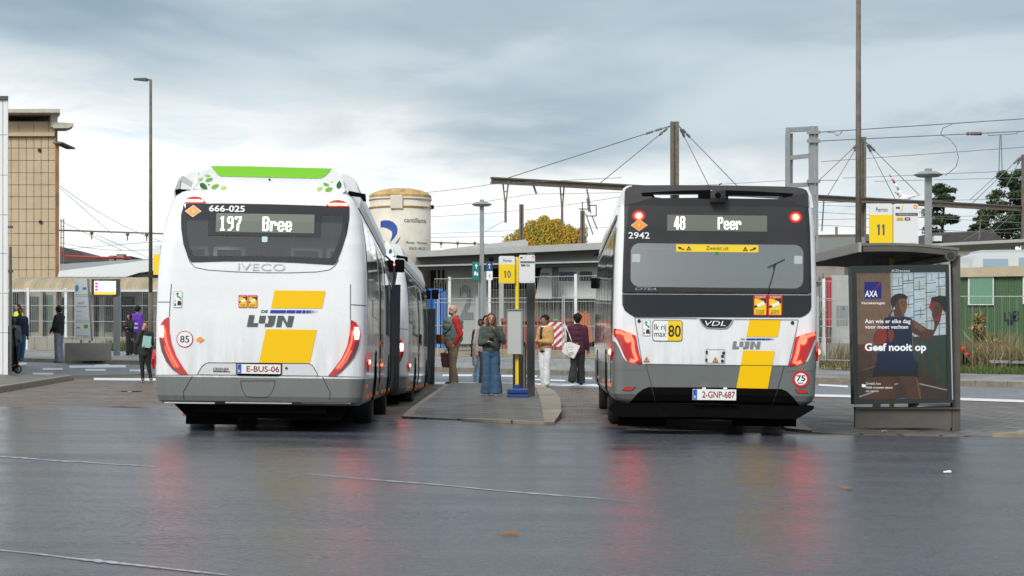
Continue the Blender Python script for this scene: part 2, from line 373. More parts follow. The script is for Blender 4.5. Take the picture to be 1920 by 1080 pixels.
# pavement at the left by the white building
slab('building_pavement', [(-25,31.5),(-9.8,31.5),(-10.25,38),(-10.65,43),(-11.05,47.5),(-11.7,48.6),(-25,49)], .10, M_slab)
kerb('building_pavement_kerb', [(-9.62,31.5),(-10.07,38),(-10.47,43),(-10.87,47.5),(-11.5,48.7)], .16, .115, M_kerb, seg=.7)
# lines on the road
gm = G().m(M_mark)
def mark(p0, p1, wd):
    p0, p1 = Vector(p0), Vector(p1); n = max(1, int((p1-p0).length/1.2)); d = (p1-p0).normalized(); nv = Vector((-d.y, d.x))*wd/2
    prev = None
    for k in range(n+1):
        p = p0+(p1-p0)*k/n; a, b = p+nv, p-nv
        cur = [gm.bm.verts.new((v.x, v.y, H(v.x, v.y)+.006)) for v in (a, b)]
        if prev: gm.face((prev[0], prev[1], cur[1], cur[0]))
        prev = cur
xs = [-11.5,-10,-6,-2,0,2,4.3,6.6,8.3,10,13,16]
def quadmark(x0, y0, x1, y1, t):
    n = max(1, int(abs(x1-x0)/40)); prev = None
    for k in range(n+1):
        x, y = x0+(x1-x0)*k/n, y0+(y1-y0)*k/n; cur = [gm.bm.verts.new(gp(x, y+d)+Vector((0,0,.006))) for d in (-t/2, t/2)]
        if prev: gm.face((prev[0], prev[1], cur[1], cur[0]))
        prev = cur
LN = [(176,711),(300,712),(560,716),(830,719),(1110,722.5),(1320,733),(1535,742),(1720,746),(1960,754)]
for a, b in zip(LN, LN[1:]): quadmark(*a, *b, 4.6)
def pm(x0, y0, x1, y1, wd):
    quadmark(x0, y0, x1, y1, 2+wd*5)
for q in ((80,692,118,692,.35),(130,688,236,687,.5),(160,694,198,694,.3),(30,683,50,682,.3),(100,701,62,701,.3),(243,695,275,695,.3),(830,704,885,704,.25),(940,705,1007,706,.25),(1070,708,1110,710,.25),(1535,722,1590,725,.3),(1003,712,1060,714,.15),(178,686,205,685,.3)): pm(*q)
gm.build('road_markings', recalc=False)['kind'] = 'structure'

# pale streaks on the wet asphalt, their sky sheen put into the colour
M_sheen = mat('streak_sheen', (.36,.39,.42), .45, var=.55, rvar=.1, vscale=9)
gf = G().m(M_sheen); random.seed(21)
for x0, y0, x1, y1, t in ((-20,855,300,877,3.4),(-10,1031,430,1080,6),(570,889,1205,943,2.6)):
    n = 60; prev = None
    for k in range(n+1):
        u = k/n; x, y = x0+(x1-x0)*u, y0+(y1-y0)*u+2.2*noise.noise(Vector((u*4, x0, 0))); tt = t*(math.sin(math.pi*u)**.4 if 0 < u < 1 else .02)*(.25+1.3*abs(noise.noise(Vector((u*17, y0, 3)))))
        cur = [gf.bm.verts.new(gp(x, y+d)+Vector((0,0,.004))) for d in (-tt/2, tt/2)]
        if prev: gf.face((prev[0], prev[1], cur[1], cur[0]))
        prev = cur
gf.build('sheen_streaks', recalc=False)['kind'] = 'structure'
# litter and leaves lying on the ground
M_leaf = mat('fallen_leaf', (.22,.10,.03), .7); M_white = mat('litter_white', (.7,.72,.72), .6); M_redl = mat('litter_red', (.5,.03,.02), .5)
for (x, y, r, mt, nm, lab, grp) in ((958,1005,.05,M_leaf,'leaf','orange leaf flat on the wet asphalt in the middle foreground',None),(1585,918,.045,M_leaf,'leaf','brown leaf on the asphalt to the right of the red reflections',None),
        (1776,888,.035,M_white,'litter','white scrap of litter on the asphalt in front of the shelter',None),(1753,793,.05,M_redl,'litter','red scrap of litter at the foot of the bus shelter',None),(1659,811,.03,M_white,'litter','white scrap of litter at the kerb below the poster',None),(243,736,.04,mat('litter_yellow',(.5,.5,.05),.6),'litter','yellow scrap on the brown cobbles left of the left bus',None)):
    p = gp(x, y, .035 if y < 815 and x > 1500 else 0); g = G().m(mt); pts = []
    for k in range(7):
        a = 2*math.pi*k/7; rr = r*random.uniform(.6, 1.2); pts.append((rr*1.4*math.cos(a), rr*math.sin(a), .008+random.uniform(0, .02)))
    g.prism(pts, (0,0,.003)); o = g.build(nm); o.location = p; tag(o, lab, nm)
def cover(x, y, r, lab, nm='drain_cover'):
    p = gp(x, y); g = G().m(mat('cast_iron', (.03,.03,.03), .5, metal=.6, bump=.5, bscale=30)); g.cone((0,0,-.05),(0,0,.004), r, r, 20)
    for k in range(-3, 4): g.box((-r*.7, k*r*.22-.012, .004), (r*.7, k*r*.22+.012, .012))
    o = g.build(nm); o.location = p; tag(o, lab, 'drain cover')
cover(245, 734, .24, 'dark round drain cover in the brown cobbles left of the left bus'); cover(1905, 779, .30, 'dark round drain cover on the wet paving right of the shelter')
# ================================================================ buses
M_bw = mat('bus_white', (.80,.81,.82), .28, coat=.6, var=.05, vscale=1.5, rvar=.06)
def grimy(m, top=1.5):
    t = m.node_tree; b = t.nodes['Principled BSDF']; src = b.inputs['Base Color'].links[0].from_socket; tc = t.nodes.new('ShaderNodeTexCoord'); sx = t.nodes.new('ShaderNodeSeparateXYZ'); t.links.new(tc.outputs['Object'], sx.inputs[0])
    mp = t.nodes.new('ShaderNodeMapping'); mp.inputs['Scale'].default_value = (9, 2, 1.3); t.links.new(tc.outputs['Object'], mp.inputs[0]); n = t.nodes.new('ShaderNodeTexNoise'); n.inputs['Scale'].default_value = 1; n.inputs['Detail'].default_value = 9; n.inputs['Roughness'].default_value = .7; t.links.new(mp.outputs[0], n.inputs[0])
    r1 = t.nodes.new('ShaderNodeMapRange'); r1.inputs[1].default_value = .35; r1.inputs[2].default_value = top; r1.inputs[3].default_value = .50; r1.inputs[4].default_value = .02; t.links.new(sx.outputs[2], r1.inputs[0])
    r2 = t.nodes.new('ShaderNodeMapRange'); r2.inputs[1].default_value = .38; r2.inputs[2].default_value = .70; t.links.new(n.outputs[0], r2.inputs[0])
    mu = t.nodes.new('ShaderNodeMath'); mu.operation = 'MULTIPLY'; t.links.new(r1.outputs[0], mu.inputs[0]); t.links.new(r2.outputs[0], mu.inputs[1])
    mx = t.nodes.new('ShaderNodeMix'); mx.data_type = 'RGBA'; t.links.new(mu.outputs[0], mx.inputs[0]); t.links.new(src, mx.inputs[6]); mx.inputs[7].default_value = (.12,.105,.085,1); t.links.new(mx.outputs[2], b.inputs['Base Color'])
grimy(M_bw)
M_bg = mat('bus_grey', (.145,.16,.155), .35, coat=.4, var=.06, vscale=2)
grimy(M_bg, 1.0)
M_bk = mat('black_gloss', (.012,.012,.014), .12, coat=.5)
M_bs = mat('black_satin', (.024,.023,.025), .35, rvar=.06, vscale=3)
M_bd = mat('black_plastic', (.0045,.0045,.0045), .8, var=.3, vscale=8, spec=.05)
M_rub = mat('tyre_rubber', (.016,.016,.016), .75, bump=.3)
M_rim = mat('wheel_metal', (.35,.35,.36), .4, metal=.7)
M_gw = glass('rear_window_glass', (.75,.80,.80), .065)
M_gw2 = glass('rear_window_glass_reflective', (.20,.21,.22), .44, .16, (.97,.93,.87))
M_sg = mat('side_window_glass', (.012,.014,.016), .03, coat=1, spec=1)
M_yel = mat('livery_yellow', (.88,.53,.0), .4, coat=.1, spec=.25)
M_blue = mat('livery_blue', (.012,.04,.30), .35)
M_lg = mat('logo_grey', (.085,.095,.095), .4); M_lg2 = mat('logo_mid_grey', (.20,.21,.22), .4)
M_seam = mat('panel_gap', (.10,.10,.105), .6)
M_seam2 = mat('panel_gap_dark', (.03,.03,.03), .6)
M_or = mat('sticker_orange', (.90,.30,.01), .4); M_wh = mat('sticker_white', (.82,.83,.83), .4); M_rd = mat('sticker_red', (.55,.02,.015), .4)
M_ty = mat('sticker_yellow', (.85,.58,.01), .4); M_blk = mat('sticker_black', (.02,.02,.02), .5); M_gn = mat('sticker_green', (.02,.25,.07), .4)
M_chr = mat('chrome', (.6,.6,.62), .25, metal=.9)
M_pl = mat('plate_white', (.78,.78,.76), .4); M_pr = mat('plate_red', (.28,.015,.02), .4); M_pb = mat('plate_blue', (.01,.09,.45), .4)
M_led = mat('led_text', (.9,.95,.8), .5, emit=(.95,1,.86), estr=1.5)
M_lp = mat('display_panel', (.10,.125,.095), .45); M_lp2 = mat('display_panel_warm', (.135,.14,.115), .45)
M_lens = mat('red_lens', (.22,.003,.004), .12, coat=1, emit=(1,.01,.005), estr=.22)
M_lensd = mat('smoked_lens', (.10,.03,.035), .2, coat=1)
M_on = mat('lamp_lit_red', (1,.05,.03), .3, emit=(1,.016,.008), estr=22)
M_hot = mat('lamp_lit_core', (1,.5,.4), .3, emit=(1,.11,.06), estr=26)
M_strip = mat('lamp_strip', (1,.1,.05), .3, emit=(1,.022,.012), estr=11)
M_amb = mat('amber_marker', (.65,.13,.01), .3, emit=(1,.25,.02), estr=.12)
M_lime = mat('lime_green', (.20,.60,.01), .35, coat=.4); M_lime2 = mat('leaf_light', (.38,.62,.14), .4); M_lime3 = mat('leaf_mid', (.16,.40,.02), .4); M_lime4 = mat('leaf_dark', (.02,.12,.02), .4)
PIX = {'1':"..##..|.###..|..##..|..##..|..##..|..##..|..##..|..##..|..##..|.####.",'9':".####.|##..##|##..##|##..##|.#####|....##|....##|....##|...##.|.###..",
'7':"######|##..##|....##|...##.|...##.|..##..|..##..|..##..|..##..|..##..",'B':"#####.|##..##|##..##|##..##|#####.|##..##|##..##|##..##|##..##|#####.",
'r':"......|......|......|##.##.|###.##|##..##|##....|##....|##....|##....",'e':"......|......|......|.####.|##..##|##..##|######|##....|##..##|.####.",
'4':"...##.|..###.|..###.|.#.##.|.#.##.|##.##.|######|######|...##.|...##.",'8':".####.|##..##|##..##|##..##|.####.|##..##|##..##|##..##|##..##|.####.",
'P':"#####.|##..##|##..##|##..##|#####.|##....|##....|##....|##....|##...."}
def led(g, txt, x0, x1, z0, z1, y=0):
    n = len(txt)*7-1; dx = (x1-x0)/n; dz = (z1-z0)/10
    for k, ch in enumerate(txt):
        for j, row in enumerate(PIX[ch].split('|')):
            for i, c in enumerate(row):
                if c == '#':
                    a = x0+(k*7+i)*dx; b = z1-(j+1)*dz
                    g.poly([(a, y, b), (a+dx*.97, y, b), (a+dx*.97, y, b+dz*.97), (a, y, b+dz*.97)])
class Body:
    def __init__(s, prof, r, L): s.p = prof; s.r = r; s.L = L
    def w(s, z): return lerp_tab([(a, b) for a, b, c in s.p], z)
    def ry(s, z): return lerp_tab([(a, c) for a, b, c in s.p], z)
    def rear(s, x, z):
        w_, r = s.w(z), s.r; d = abs(x)-(w_-r); y = s.ry(z)
        if d > 0:
            d = min(d, r*.9995); y += r-math.sqrt(r*r-d*d)
        return y
    def outline(s, z, ys):
        w_, r, y0, r2 = s.w(z), s.r, s.ry(z), .3
        rt = [(w_-r+r*math.sin(R(a)), y0+r-r*math.cos(R(a))) for a in range(0, 91, 5)]
        n = 70; mid = [(-(w_-r)+2*(w_-r)*i/n, y0) for i in range(1, n)]
        right = rt+[(w_, y) for y in ys]+[(w_-r2+r2*math.cos(R(a)), s.L-r2+r2*math.sin(R(a))) for a in (0,30,60,90)]
        left = [(-x, y) for x, y in right]
        return left[::-1]+mid+right
    def shell(s, z0, z1, ys, mt, cut=None, cap=False):
        g = G().m(mt); zs = sorted({z0, z1} | {p[0] for p in s.p if z0 < p[0] < z1} | ({z0+(z1-z0)*k/76 for k in range(1, 76)} if cut else set()))
        rows = [[g.bm.verts.new((x, y, z)) for x, y in s.outline(z, ys)] for z in zs]
        for a, b in zip(rows, rows[1:]):
            n = len(a)
            for i in range(n):
                q = (a[i], a[(i+1)%n], b[(i+1)%n], b[i]); c = sum((v.co for v in q), Vector())/4
                if cut and cut(c, q): continue
                g.face(q)
        if cap: g.face(rows[-1])
        return g
    def conform(s, g, off, grid=True):
        bm = g.bm
        if grid:
            gm_ = lambda: bm.verts[:]+bm.edges[:]+bm.faces[:]
            xs_ = [v.co.x for v in bm.verts]; zs_ = [v.co.z for v in bm.verts]; wa = min(s.w(min(zs_)), s.w(max(zs_)))-s.r; wb = max(s.w(z) for z in (min(zs_), max(zs_), sum(zs_)/len(zs_)))
            for k in range(0, 16):
                for sg in (-1, 1):
                    x = sg*(wa+(wb-wa)*math.sin(R(6*k)))
                    if min(xs_) < x < max(xs_): bmesh.ops.bisect_plane(bm, geom=gm_(), plane_co=(x,0,0), plane_no=(1,0,0))
            if max(abs(x) for x in xs_) > wa:
                z = math.ceil(min(zs_)/.05)*.05
                while z < max(zs_): bmesh.ops.bisect_plane(bm, geom=gm_(), plane_co=(0,0,z+.0007), plane_no=(0,0,1)); z += .05
            for p in s.p:
                if min(zs_) < p[0] < max(zs_): bmesh.ops.bisect_plane(bm, geom=gm_(), plane_co=(0,0,p[0]), plane_no=(0,0,1))
        for v in bm.verts: v.co.y = s.rear(v.co.x, v.co.z)-off+v.co.y
        return g
def wheel_parts(root, x, y, rad=.48, wd=.28):
    sg = 1 if x > 0 else -1
    g = G().m(M_rub); prof = [(rad-.05, -wd/2), (rad-.01, -wd/2+.03), (rad, -wd/2+.06), (rad, wd/2-.06), (rad-.01, wd/2-.03), (rad-.05, wd/2), (rad*.6, wd/2), (rad*.6, -wd/2)]
    n = 32; rings = [[g.bm.verts.new((x+b, y+a*math.cos(2*math.pi*k/n), rad+a*math.sin(2*math.pi*k/n))) for a, b in prof] for k in range(n)]
    for k in range(n):
        A, B = rings[k], rings[(k+1)%n]
        for i in range(len(prof)): g.face((A[i], A[(i+1)%len(prof)], B[(i+1)%len(prof)], B[i]))
    t = g.build('wheel', root, smooth=True)
    g = G().m(M_rim); g.cone((x-.05*sg, y, rad), (x+(wd/2-.03)*sg, y, rad), rad*.62, rad*.58, 24); g.m(M_bd); g.cone((x+(wd/2-.03)*sg, y, rad), (x+(wd/2+.01)*sg, y, rad), .12, .10, 12)
    g.build('rim', t)
def logo(root, B, cv, off, k, m1, parent=None, yscale=1):
    """the operator's mark; k maps crop points of the left bus to points of this bus"""
    def P(pts): return [cv(*k(*p)) for p in pts]
    g = G().m(M_yel)
    if parent is not None: pass
    g = G().m(m1)
    for pts in ([(710,184),(750,184),(740,242),(776,242),(771,269),(695,269)], [(786,188),(831,188),(823,243),(779,243)],
                [(843,188),(904,188),(892,248),(884,262),(868,269),(823,269),(828,244),(846,244),(852,214)],
                [(918,188),(958,188),(986,240),(994,188),(1036,190),(1019,270),(982,270),(952,216),(942,270),(905,270)]):
        g.flat([P(pts)])
    a, b = k(794,167), k(846,147); A, C = cv(*a), cv(*b); g.text('DE', A[0], C[0], A[1], C[1], shear=.15, bold=.03)
    B.conform(g, off, False).build('operator_logo', root)
    g = G().m(M_blue)
    for x0, x1 in ((862,973),(978,1043),(1048,1087),(1092,1116),(1121,1134),(1138,1146),(1150,1156),(1161,1165),(1172,1175),(1184,1186),(1197,1199)):
        g.flat([P([(x0+2,147),(x1+2,147),(x1-2,169),(x0-2,169)])])
    B.conform(g, off, False).build('logo_stripe', root)
def plate(root, B, cv, x0, y0, x1, y1, txt, off):
    a, b = cv(x0, y1), cv(x1, y0); y = B.rear(0, (a[1]+b[1])/2)-off
    g = G().m(M_bd); g.box((a[0]-.012, y, a[1]-.012), (b[0]+.012, y+.03, b[1]+.012)); g.m(M_pl); g.box((a[0], y-.006, a[1]), (b[0], y+.002, b[1]))
    o = g.build('licence_plate', root)
    h = b[1]-a[1]; w_ = b[0]-a[0]
    g = G().m(M_pb); g.box((a[0]+.004, y-.009, a[1]+.004), (a[0]+w_*.10, y-.004, b[1]-.004)); g.m(M_wh); g.text('B', a[0]+w_*.03, a[0]+w_*.075, a[1]+h*.15, a[1]+h*.4, y-.011)
    g.m(M_pr); g.text(txt, a[0]+w_*.15 if len(txt) > 9 else a[0]+w_*.22, b[0]-w_*.03, a[1]+h*.2, a[1]+h*.82, y-.010, bold=.012); g.build('plate_text', o)
def sticker(root, B, cv, x0, y0, x1, y1, off, words):
    a, b = cv(x0, y1), cv(x1, y0); w_, h = b[0]-a[0], b[1]-a[1]; X = lambda t: a[0]+w_*t; Z = lambda t: a[1]+h*t
    g = G().m(M_rd); g.flat([rrect(a[0], a[1], b[0], b[1], w_*.08, 3)])
    g.m(M_ty); g.flat([[(X(.08), Z(.05)), (X(.92), Z(.05)), (X(.92), Z(.83)), (X(.08), Z(.83))]], -.002)
    g.m(M_blk); g.flat([[(X(.08), Z(.36)), (X(.40), Z(.44)), (X(.92), Z(.62)), (X(.92), Z(.74)), (X(.5), Z(.58)), (X(.08), Z(.48))]], -.003)
    g.flat([[(X(.35), Z(.80)), (X(.92), Z(.68)), (X(.92), Z(.83)), (X(.6), Z(.83))]], -.003)
    g.m(M_wh); g.flat([[(X(.25), Z(.55)), (X(.72), Z(.68)), (X(.82), Z(.62)), (X(.80), Z(.54)), (X(.38), Z(.42)), (X(.25), Z(.47))]], -.004)
    g.text(words[0], X(.12), X(.88), Z(.87), Z(.96), -.003); g.m(M_blk); g.text(words[1], X(.2), X(.8), Z(.19), Z(.28), -.003, bold=.01); g.text(words[2], X(.2), X(.8), Z(.08), Z(.17), -.003, bold=.01)
    B.conform(g, off, False).build('warning_sticker', root)
def diamond(root, B, cv, cx, cy, rx, ry, off):
    p = [cv(cx-rx, cy), cv(cx, cy-ry), cv(cx+rx, cy), cv(cx, cy+ry)]; g = G().m(M_wh); g.flat([p])
    p2 = [cv(cx-rx*.92, cy), cv(cx, cy-ry*.92), cv(cx+rx*.92, cy), cv(cx, cy+ry*.92)]; g.m(M_or); g.flat([p2], -.002)
    q = lambda u, v: cv(cx+rx*u, cy+ry*v); g.m(M_wh)
    g.flat([[q(.06,-.42), q(-.10,.04), q(-.01,.04), q(-.06,.42), q(.11,-.08), q(.02,-.08)]], -.004)
    B.conform(g, off, False).build('battery_sticker', root)
def merge_sticker(root, B, cv, x0, y0, x1, y1, off):
    a, b = cv(x0, y1), cv(x1, y0); w_, h = b[0]-a[0], b[1]-a[1]; X = lambda t: a[0]+w_*t; Z = lambda t: a[1]+h*t
    g = G().m(M_lg2); g.flat([rrect(a[0], a[1], b[0], b[1], w_*.1, 3)]); g.m(M_wh); g.flat([rrect(a[0]+.004, a[1]+.004, b[0]-.004, b[1]-.004, w_*.1, 3)], -.002)
    g.m(M_gn); g.flat([ribbon([(X(.80), Z(.50)), (X(.78), Z(.60)), (X(.45), Z(.70)), (X(.45), Z(.86))], .018)], -.004); g.flat([[(X(.20), Z(.80)), (X(.45), Z(.95)), (X(.72), Z(.80)), (X(.45), Z(.86))]], -.004)
    g.m(M_blk); g.flat([[(X(.45), Z(.14)), (X(.92), Z(.14)), (X(.92), Z(.30)), (X(.84), Z(.42)), (X(.52), Z(.42)), (X(.45), Z(.30))]], -.004); g.flat([[(X(.12), Z(.1)), (X(.28), Z(.1)), (X(.28), Z(.26)), (X(.12), Z(.26))]], -.004)
    g.m(M_rd); g.flat([[(X(.12), Z(.44)), (X(.28), Z(.44)), (X(.20), Z(.34))]], -.004)
    B.conform(g, off, False).build('merge_sticker', root)
def round_sign(root, B, cv, cx, cy, r, ring, txt, sub, off):
    c = cv(cx, cy); e = cv(cx+r, cy); rr = e[0]-c[0]; g = G().m(M_rd); g.flat([arc(c[0], c[1], rr, rr, n=28)]); g.m(M_wh); g.flat([arc(c[0], c[1], rr*ring, rr*ring, n=28)], -.002)
    g.m(M_blk)
    if sub: g.text(txt, c[0]-rr*.52, c[0]+rr*.52, c[1]-rr*.25, c[1]+rr*.45, -.004, bold=.02); g.text(sub, c[0]-rr*.3, c[0]+rr*.3, c[1]-rr*.58, c[1]-rr*.34, -.004, bold=.02)
    else: g.text(txt, c[0]-rr*.55, c[0]+rr*.55, c[1]-rr*.42, c[1]+rr*.42, -.004, bold=.01)
    B.conform(g, off, False).build('speed_sticker', root)
def side_patch(B, sg, pts, off, mt, g=None):
    g = g or G(); g.m(mt); vs = [g.bm.verts.new((sg*(B.w(z)+off), y, z)) for y, z in pts]; g.face(vs); return g
def side_quad(g, B, sg, y0, y1, z0, z1, off, mt):
    g.m(mt); zs = [z0]+[p[0] for p in B.p if z0 < p[0] < z1]+[z1]
    prev = None
    for z in zs:
        cur = [g.bm.verts.new((sg*(B.w(z)+off), y, z)) for y in (y0, y1)]
        if prev: g.face((prev[0], prev[1], cur[1], cur[0]))
        prev = cur
def arch(root, B, sg, y, rad=.48):
    ro, ri = .60, .53; g = G().m(M_bd); out = [(y+ro*math.cos(R(a)), rad+ro*math.sin(R(a))) for a in range(-10, 191, 10)]; inn = [(y+ri*math.cos(R(a)), rad+ri*math.sin(R(a))) for a in range(-10, 191, 10)]
    for a, b, c, d in zip(out, out[1:], inn, inn[1:]): g.face([g.bm.verts.new((sg*(B.w(q[1])+.008), q[0], q[1])) for q in (a, b, d, c)])
    g.build('wheel_arch', root)
WH = (3.4, 9.3)
def wheelcut(c):
    return any((c.y-y)**2+(c.z-.48)**2 < .58**2 for y in WH) and abs(c.x) > .8
YS = [.4,.8,1.2,1.6,2,2.4,2.8]+[2.9+.1*k for k in range(11)]+[4.4,5.2,6,6.8,7.6,8.3]+[8.75+.1*k for k in range(12)]+[10.3,10.8,11.3]
def underbody(root, L, hw=1.12, z0=.26, z1=.60):
    g = G().m(M_bd); g.box((-hw*.72, .18, z0), (hw*.72, 2.7, z1)); g.box((-.55, 2.7, z0+.04), (.55, L-2, z1)); g.box((-hw, .35, z0+.12), (hw, 1.9, z1)); g.box((-.9, 4.2, .22), (.9, 8.4, .5)); g.build('chassis', root)
# ---------------------------------------------------------------- low floor bus with roof pod (the two at the left)
def make_left_bus(label):
    s, cx, gz = 154.0, 485.0, .04
    def cv0(x, y): return ((x-cx)/s, CH+(HY-(y-(x-cx)*.014))/s-gz)
    A = lambda x, y: cv0(280+x/4, 280+y/4)          # upper half of the rear
    D = lambda x, y: cv0(280+x/3.857, 540+y/3.857)  # lower half
    root = E('city_bus', (0,0,0), label, 'bus', 'white and grey city buses at the stops')
    B = Body([(.36,1.20,.10),(.40,1.245,.02),(.46,1.262,.0),(.69,1.285,0),(1.37,1.285,0),(1.8,1.279,.01),(2.02,1.272,.02),(2.346,1.245,.05),(2.6,1.205,.10),(2.75,1.17,.14),(2.86,1.13,.17),(2.93,1.09,.205),(2.975,1.03,.25),(2.998,.95,.32)], .20, 11.9)
    outer = [A(*p) for p in ((207,388),(500,384),(838,388),(1200,398),(1470,408),(1472,500),(1455,620),(1420,740),(1392,812),(1375,842),(1358,852),(1080,836),(800,826),(550,826),(320,833),(295,832),(280,808),(258,760),(235,700),(213,580),(205,470))]
    inner = [A(*p) for p in ((250,470),(262,464),(838,470),(1415,472),(1428,485),(1418,580),(1392,690),(1352,785),(1335,800),(1080,792),(800,786),(500,786),(325,788),(300,770),(275,700),(255,600))]
    def inside(p, poly):
        x, z = p; c = False
        for (x0, z0), (x1, z1) in zip(poly, poly[1:]+poly[:1]):
            if (z0 > z) != (z1 > z) and x < (x1-x0)*(z-z0)/(z1-z0)+x0: c = not c
        return c
    ocx, ocz = sum(p[0] for p in outer)/len(outer), sum(p[1] for p in outer)/len(outer)
    shr = [(ocx+(x-ocx)*.965, ocz+(z-ocz)*.90) for x, z in outer]
    cut = lambda c, q: (all(v.co.y < .6 for v in q) and any(inside((v.co.x, v.co.z), shr) for v in q)) or wheelcut(c)
    B.shell(.69, 2.998, YS, M_bw, cut, cap=True).build('body', root, smooth=True)
    B.shell(.36, .69, YS, M_bg, lambda c, q: wheelcut(c)).build('lower_skirt', root, smooth=True)
    underbody(root, 11.9)
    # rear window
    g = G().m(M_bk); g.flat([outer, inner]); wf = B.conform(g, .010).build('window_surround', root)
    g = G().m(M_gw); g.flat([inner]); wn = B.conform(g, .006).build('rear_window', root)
    # interior seen through it
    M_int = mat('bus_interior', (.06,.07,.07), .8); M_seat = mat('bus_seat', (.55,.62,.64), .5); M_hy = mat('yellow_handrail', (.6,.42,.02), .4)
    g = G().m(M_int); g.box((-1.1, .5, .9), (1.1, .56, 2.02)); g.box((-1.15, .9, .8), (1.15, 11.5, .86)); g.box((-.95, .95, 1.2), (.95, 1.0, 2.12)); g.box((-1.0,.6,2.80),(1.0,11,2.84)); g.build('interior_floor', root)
    for x in (-.92, -.46, .50, .95):
        g = G().m(M_seat); g.box((x-.21, .62, 1.5), (x+.21, .72, 2.33), bev=.06); g.m(M_bd); g.box((x-.15, .60, 2.20), (x+.15, .625, 2.28), bev=.01); g.build('seat', root, smooth=True)
    g = G().m(M_hy)
    for x, y in ((-.2, 2.4), (.12, 3.1), (.78, 1.2), (.05, 6), (-.3, 7)): g.cone((x, y, .86), (x, y, 2.8), .018, .018, 8)
    g.build('handrail', root, smooth=True)
    # destination display
    a, b = A(415, 630), A(1262, 462); g = G().m(M_bk); g.flat([[a, (b[0], a[1]), b, (a[0], b[1])]]); a, b = A(472, 603), A(1210, 470); g.m(M_lp); g.flat([[a, (b[0], a[1]), b, (a[0], b[1])]], -.004)
    dd = B.conform(g, .014).build('destination_display', root)
    g = G().m(M_led); a, b = A(497, 592), A(663, 486); led(g, '197', a[0], b[0], a[1], b[1]); a, b = A(822, 596), A(1042, 490); led(g, 'Bree', a[0], b[0], a[1], b[1]); B.conform(g, .024, False).build('display_text', dd)
    g = G().m(M_wh); a, b = A(415, 447), A(684, 402); g.text('666-025', a[0], b[0], a[1], b[1], bold=.02); B.conform(g, .020).build('fleet_number', root)
    g = G().m(mat('sticker_pale', (.45,.62,.58), .5)); a, b = A(820, 680), A(862, 638); g.flat([rrect(a[0], a[1], b[0], b[1], .01, 3)]); B.conform(g, .012, False).build('window_sticker', root)
    diamond(root, B, A, 297, 445, 62, 47, .018)
    # third brake lights
    for pts, hot in (([(210,380),(235,352),(265,336),(300,331),(340,336),(370,355),(390,380)], [(228,377),(255,352),(340,352),(368,377)]), ([(1295,402),(1320,372),(1350,358),(1385,355),(1425,363),(1450,380),(1470,408)], [(1316,402),(1345,374),(1425,378),(1450,404)])):
        g = G().m(M_lens); g.flat([[A(*p) for p in pts]]); o = B.conform(g, .02).build('brake_light', root)
        g = G().m(M_on); g.flat([[A(*p) for p in hot]]); c = A(sum(p[0] for p in hot)/4, sum(p[1] for p in hot)/4)
        g.m(M_hot)
        for k in range(-3, 4): g.flat([rrect(c[0]+k*.034-.012, c[1]-.012, c[0]+k*.034+.012, c[1]+.012, .005, 2)], -.003)
        B.conform(g, .026, False).build('lit_lamp', o)
    # moulded line below the window, maker's lettering, seams
    g = G().m(M_seam); g.flat([ribbon([A(*p) for p in ((262,770),(285,830),(325,872),(420,892),(620,905),(830,912),(1050,912),(1240,905),(1330,890),(1370,862),(1400,815))], .009)]); B.conform(g, .004).build('trim_line', root)
    g = G().m(M_chr); a, b = A(645, 893), A(1000, 845); g.text('IVECO', a[0], b[0], a[1], b[1], bold=.0); B.conform(g, .012, False).build('maker_lettering', root)
    for nm, ln in (('seam', [(146,-40),(140,90),(136,195)]), ('seam', [(1438,-40),(1440,110),(1442,215)]), ('seam', [(42,88),(140,90)]), ('seam', [(1440,108),(1552,112)])):
        g = G().m(M_seam); g.flat([ribbon([D(*p) for p in ln], .010)]); B.conform(g, .004).build('panel_seam', root)
    g = G().m(M_bw)
    # yellow blocks
    g = G().m(M_yel); g.flat([[D(890,4),D(1258,8),D(1235,135),(D(867,133))]]); B.conform(g, .006).build('yellow_block', root)
    g = G().m(M_yel); g.flat([[D(833,286),D(1200,290),D(1152,535),D(787,528)]]); B.conform(g, .006).build('yellow_block', root)
    logo(root, B, D, .008, lambda x, y: (x, y+(x-860)*.004), M_lg)
    sticker(root, B, D, 632, 38, 696, 130, .008, ('OPGELET','DODE','HOEK')); sticker(root, B, D, 701, 39, 768, 131, .008, ('ATTENTION','ANGLES','MORTS'))
    merge_sticker(root, B, D, 165, 12, 226, 130, .008); round_sign(root, B, D, 250, 358, 60, .90, '85', None, .008); diamond(root, B, D, 360, 361, 34, 26, .008)
    # tail lights
    for q, blob, st, low in (([(135,195),(100,215),(72,250),(60,300),(64,370),(82,445),(118,520),(165,575),(220,612),(280,616),(240,560),(190,480),(155,390),(138,300)], [(66,258),(96,262),(99,300),(95,345),(68,340),(62,300)], [(106,285),(113,350),(130,410),(158,480),(205,560)], [(64,345),(82,440),(118,520),(165,575),(220,612),(200,590),(150,530),(110,450),(90,370)]),
                       ([(1443,215),(1480,235),(1507,275),(1516,330),(1506,400),(1480,470),(1440,530),(1390,585),(1340,622),(1283,628),(1325,575),(1380,500),(1420,410),(1440,310)], [(1472,272),(1500,272),(1508,310),(1503,358),(1476,362),(1468,315)], [(1460,295),(1452,380),(1430,440),(1395,510),(1350,570)], [(1510,350),(1500,420),(1470,490),(1430,540),(1380,592),(1340,622),(1365,590),(1420,520),(1460,450),(1485,370)])):
        g = G().m(M_lens); g.flat([[D(*p) for p in q]]); o = B.conform(g, .014).build('tail_light', root)
        g = G().m(M_lensd); g.flat([[D(*p) for p in low]]); B.conform(g, .018).build('reflector', o)
        g = G().m(M_hot); g.flat([[D(*p) for p in blob]]); B.conform(g, .024).build('lit_lamp', o)
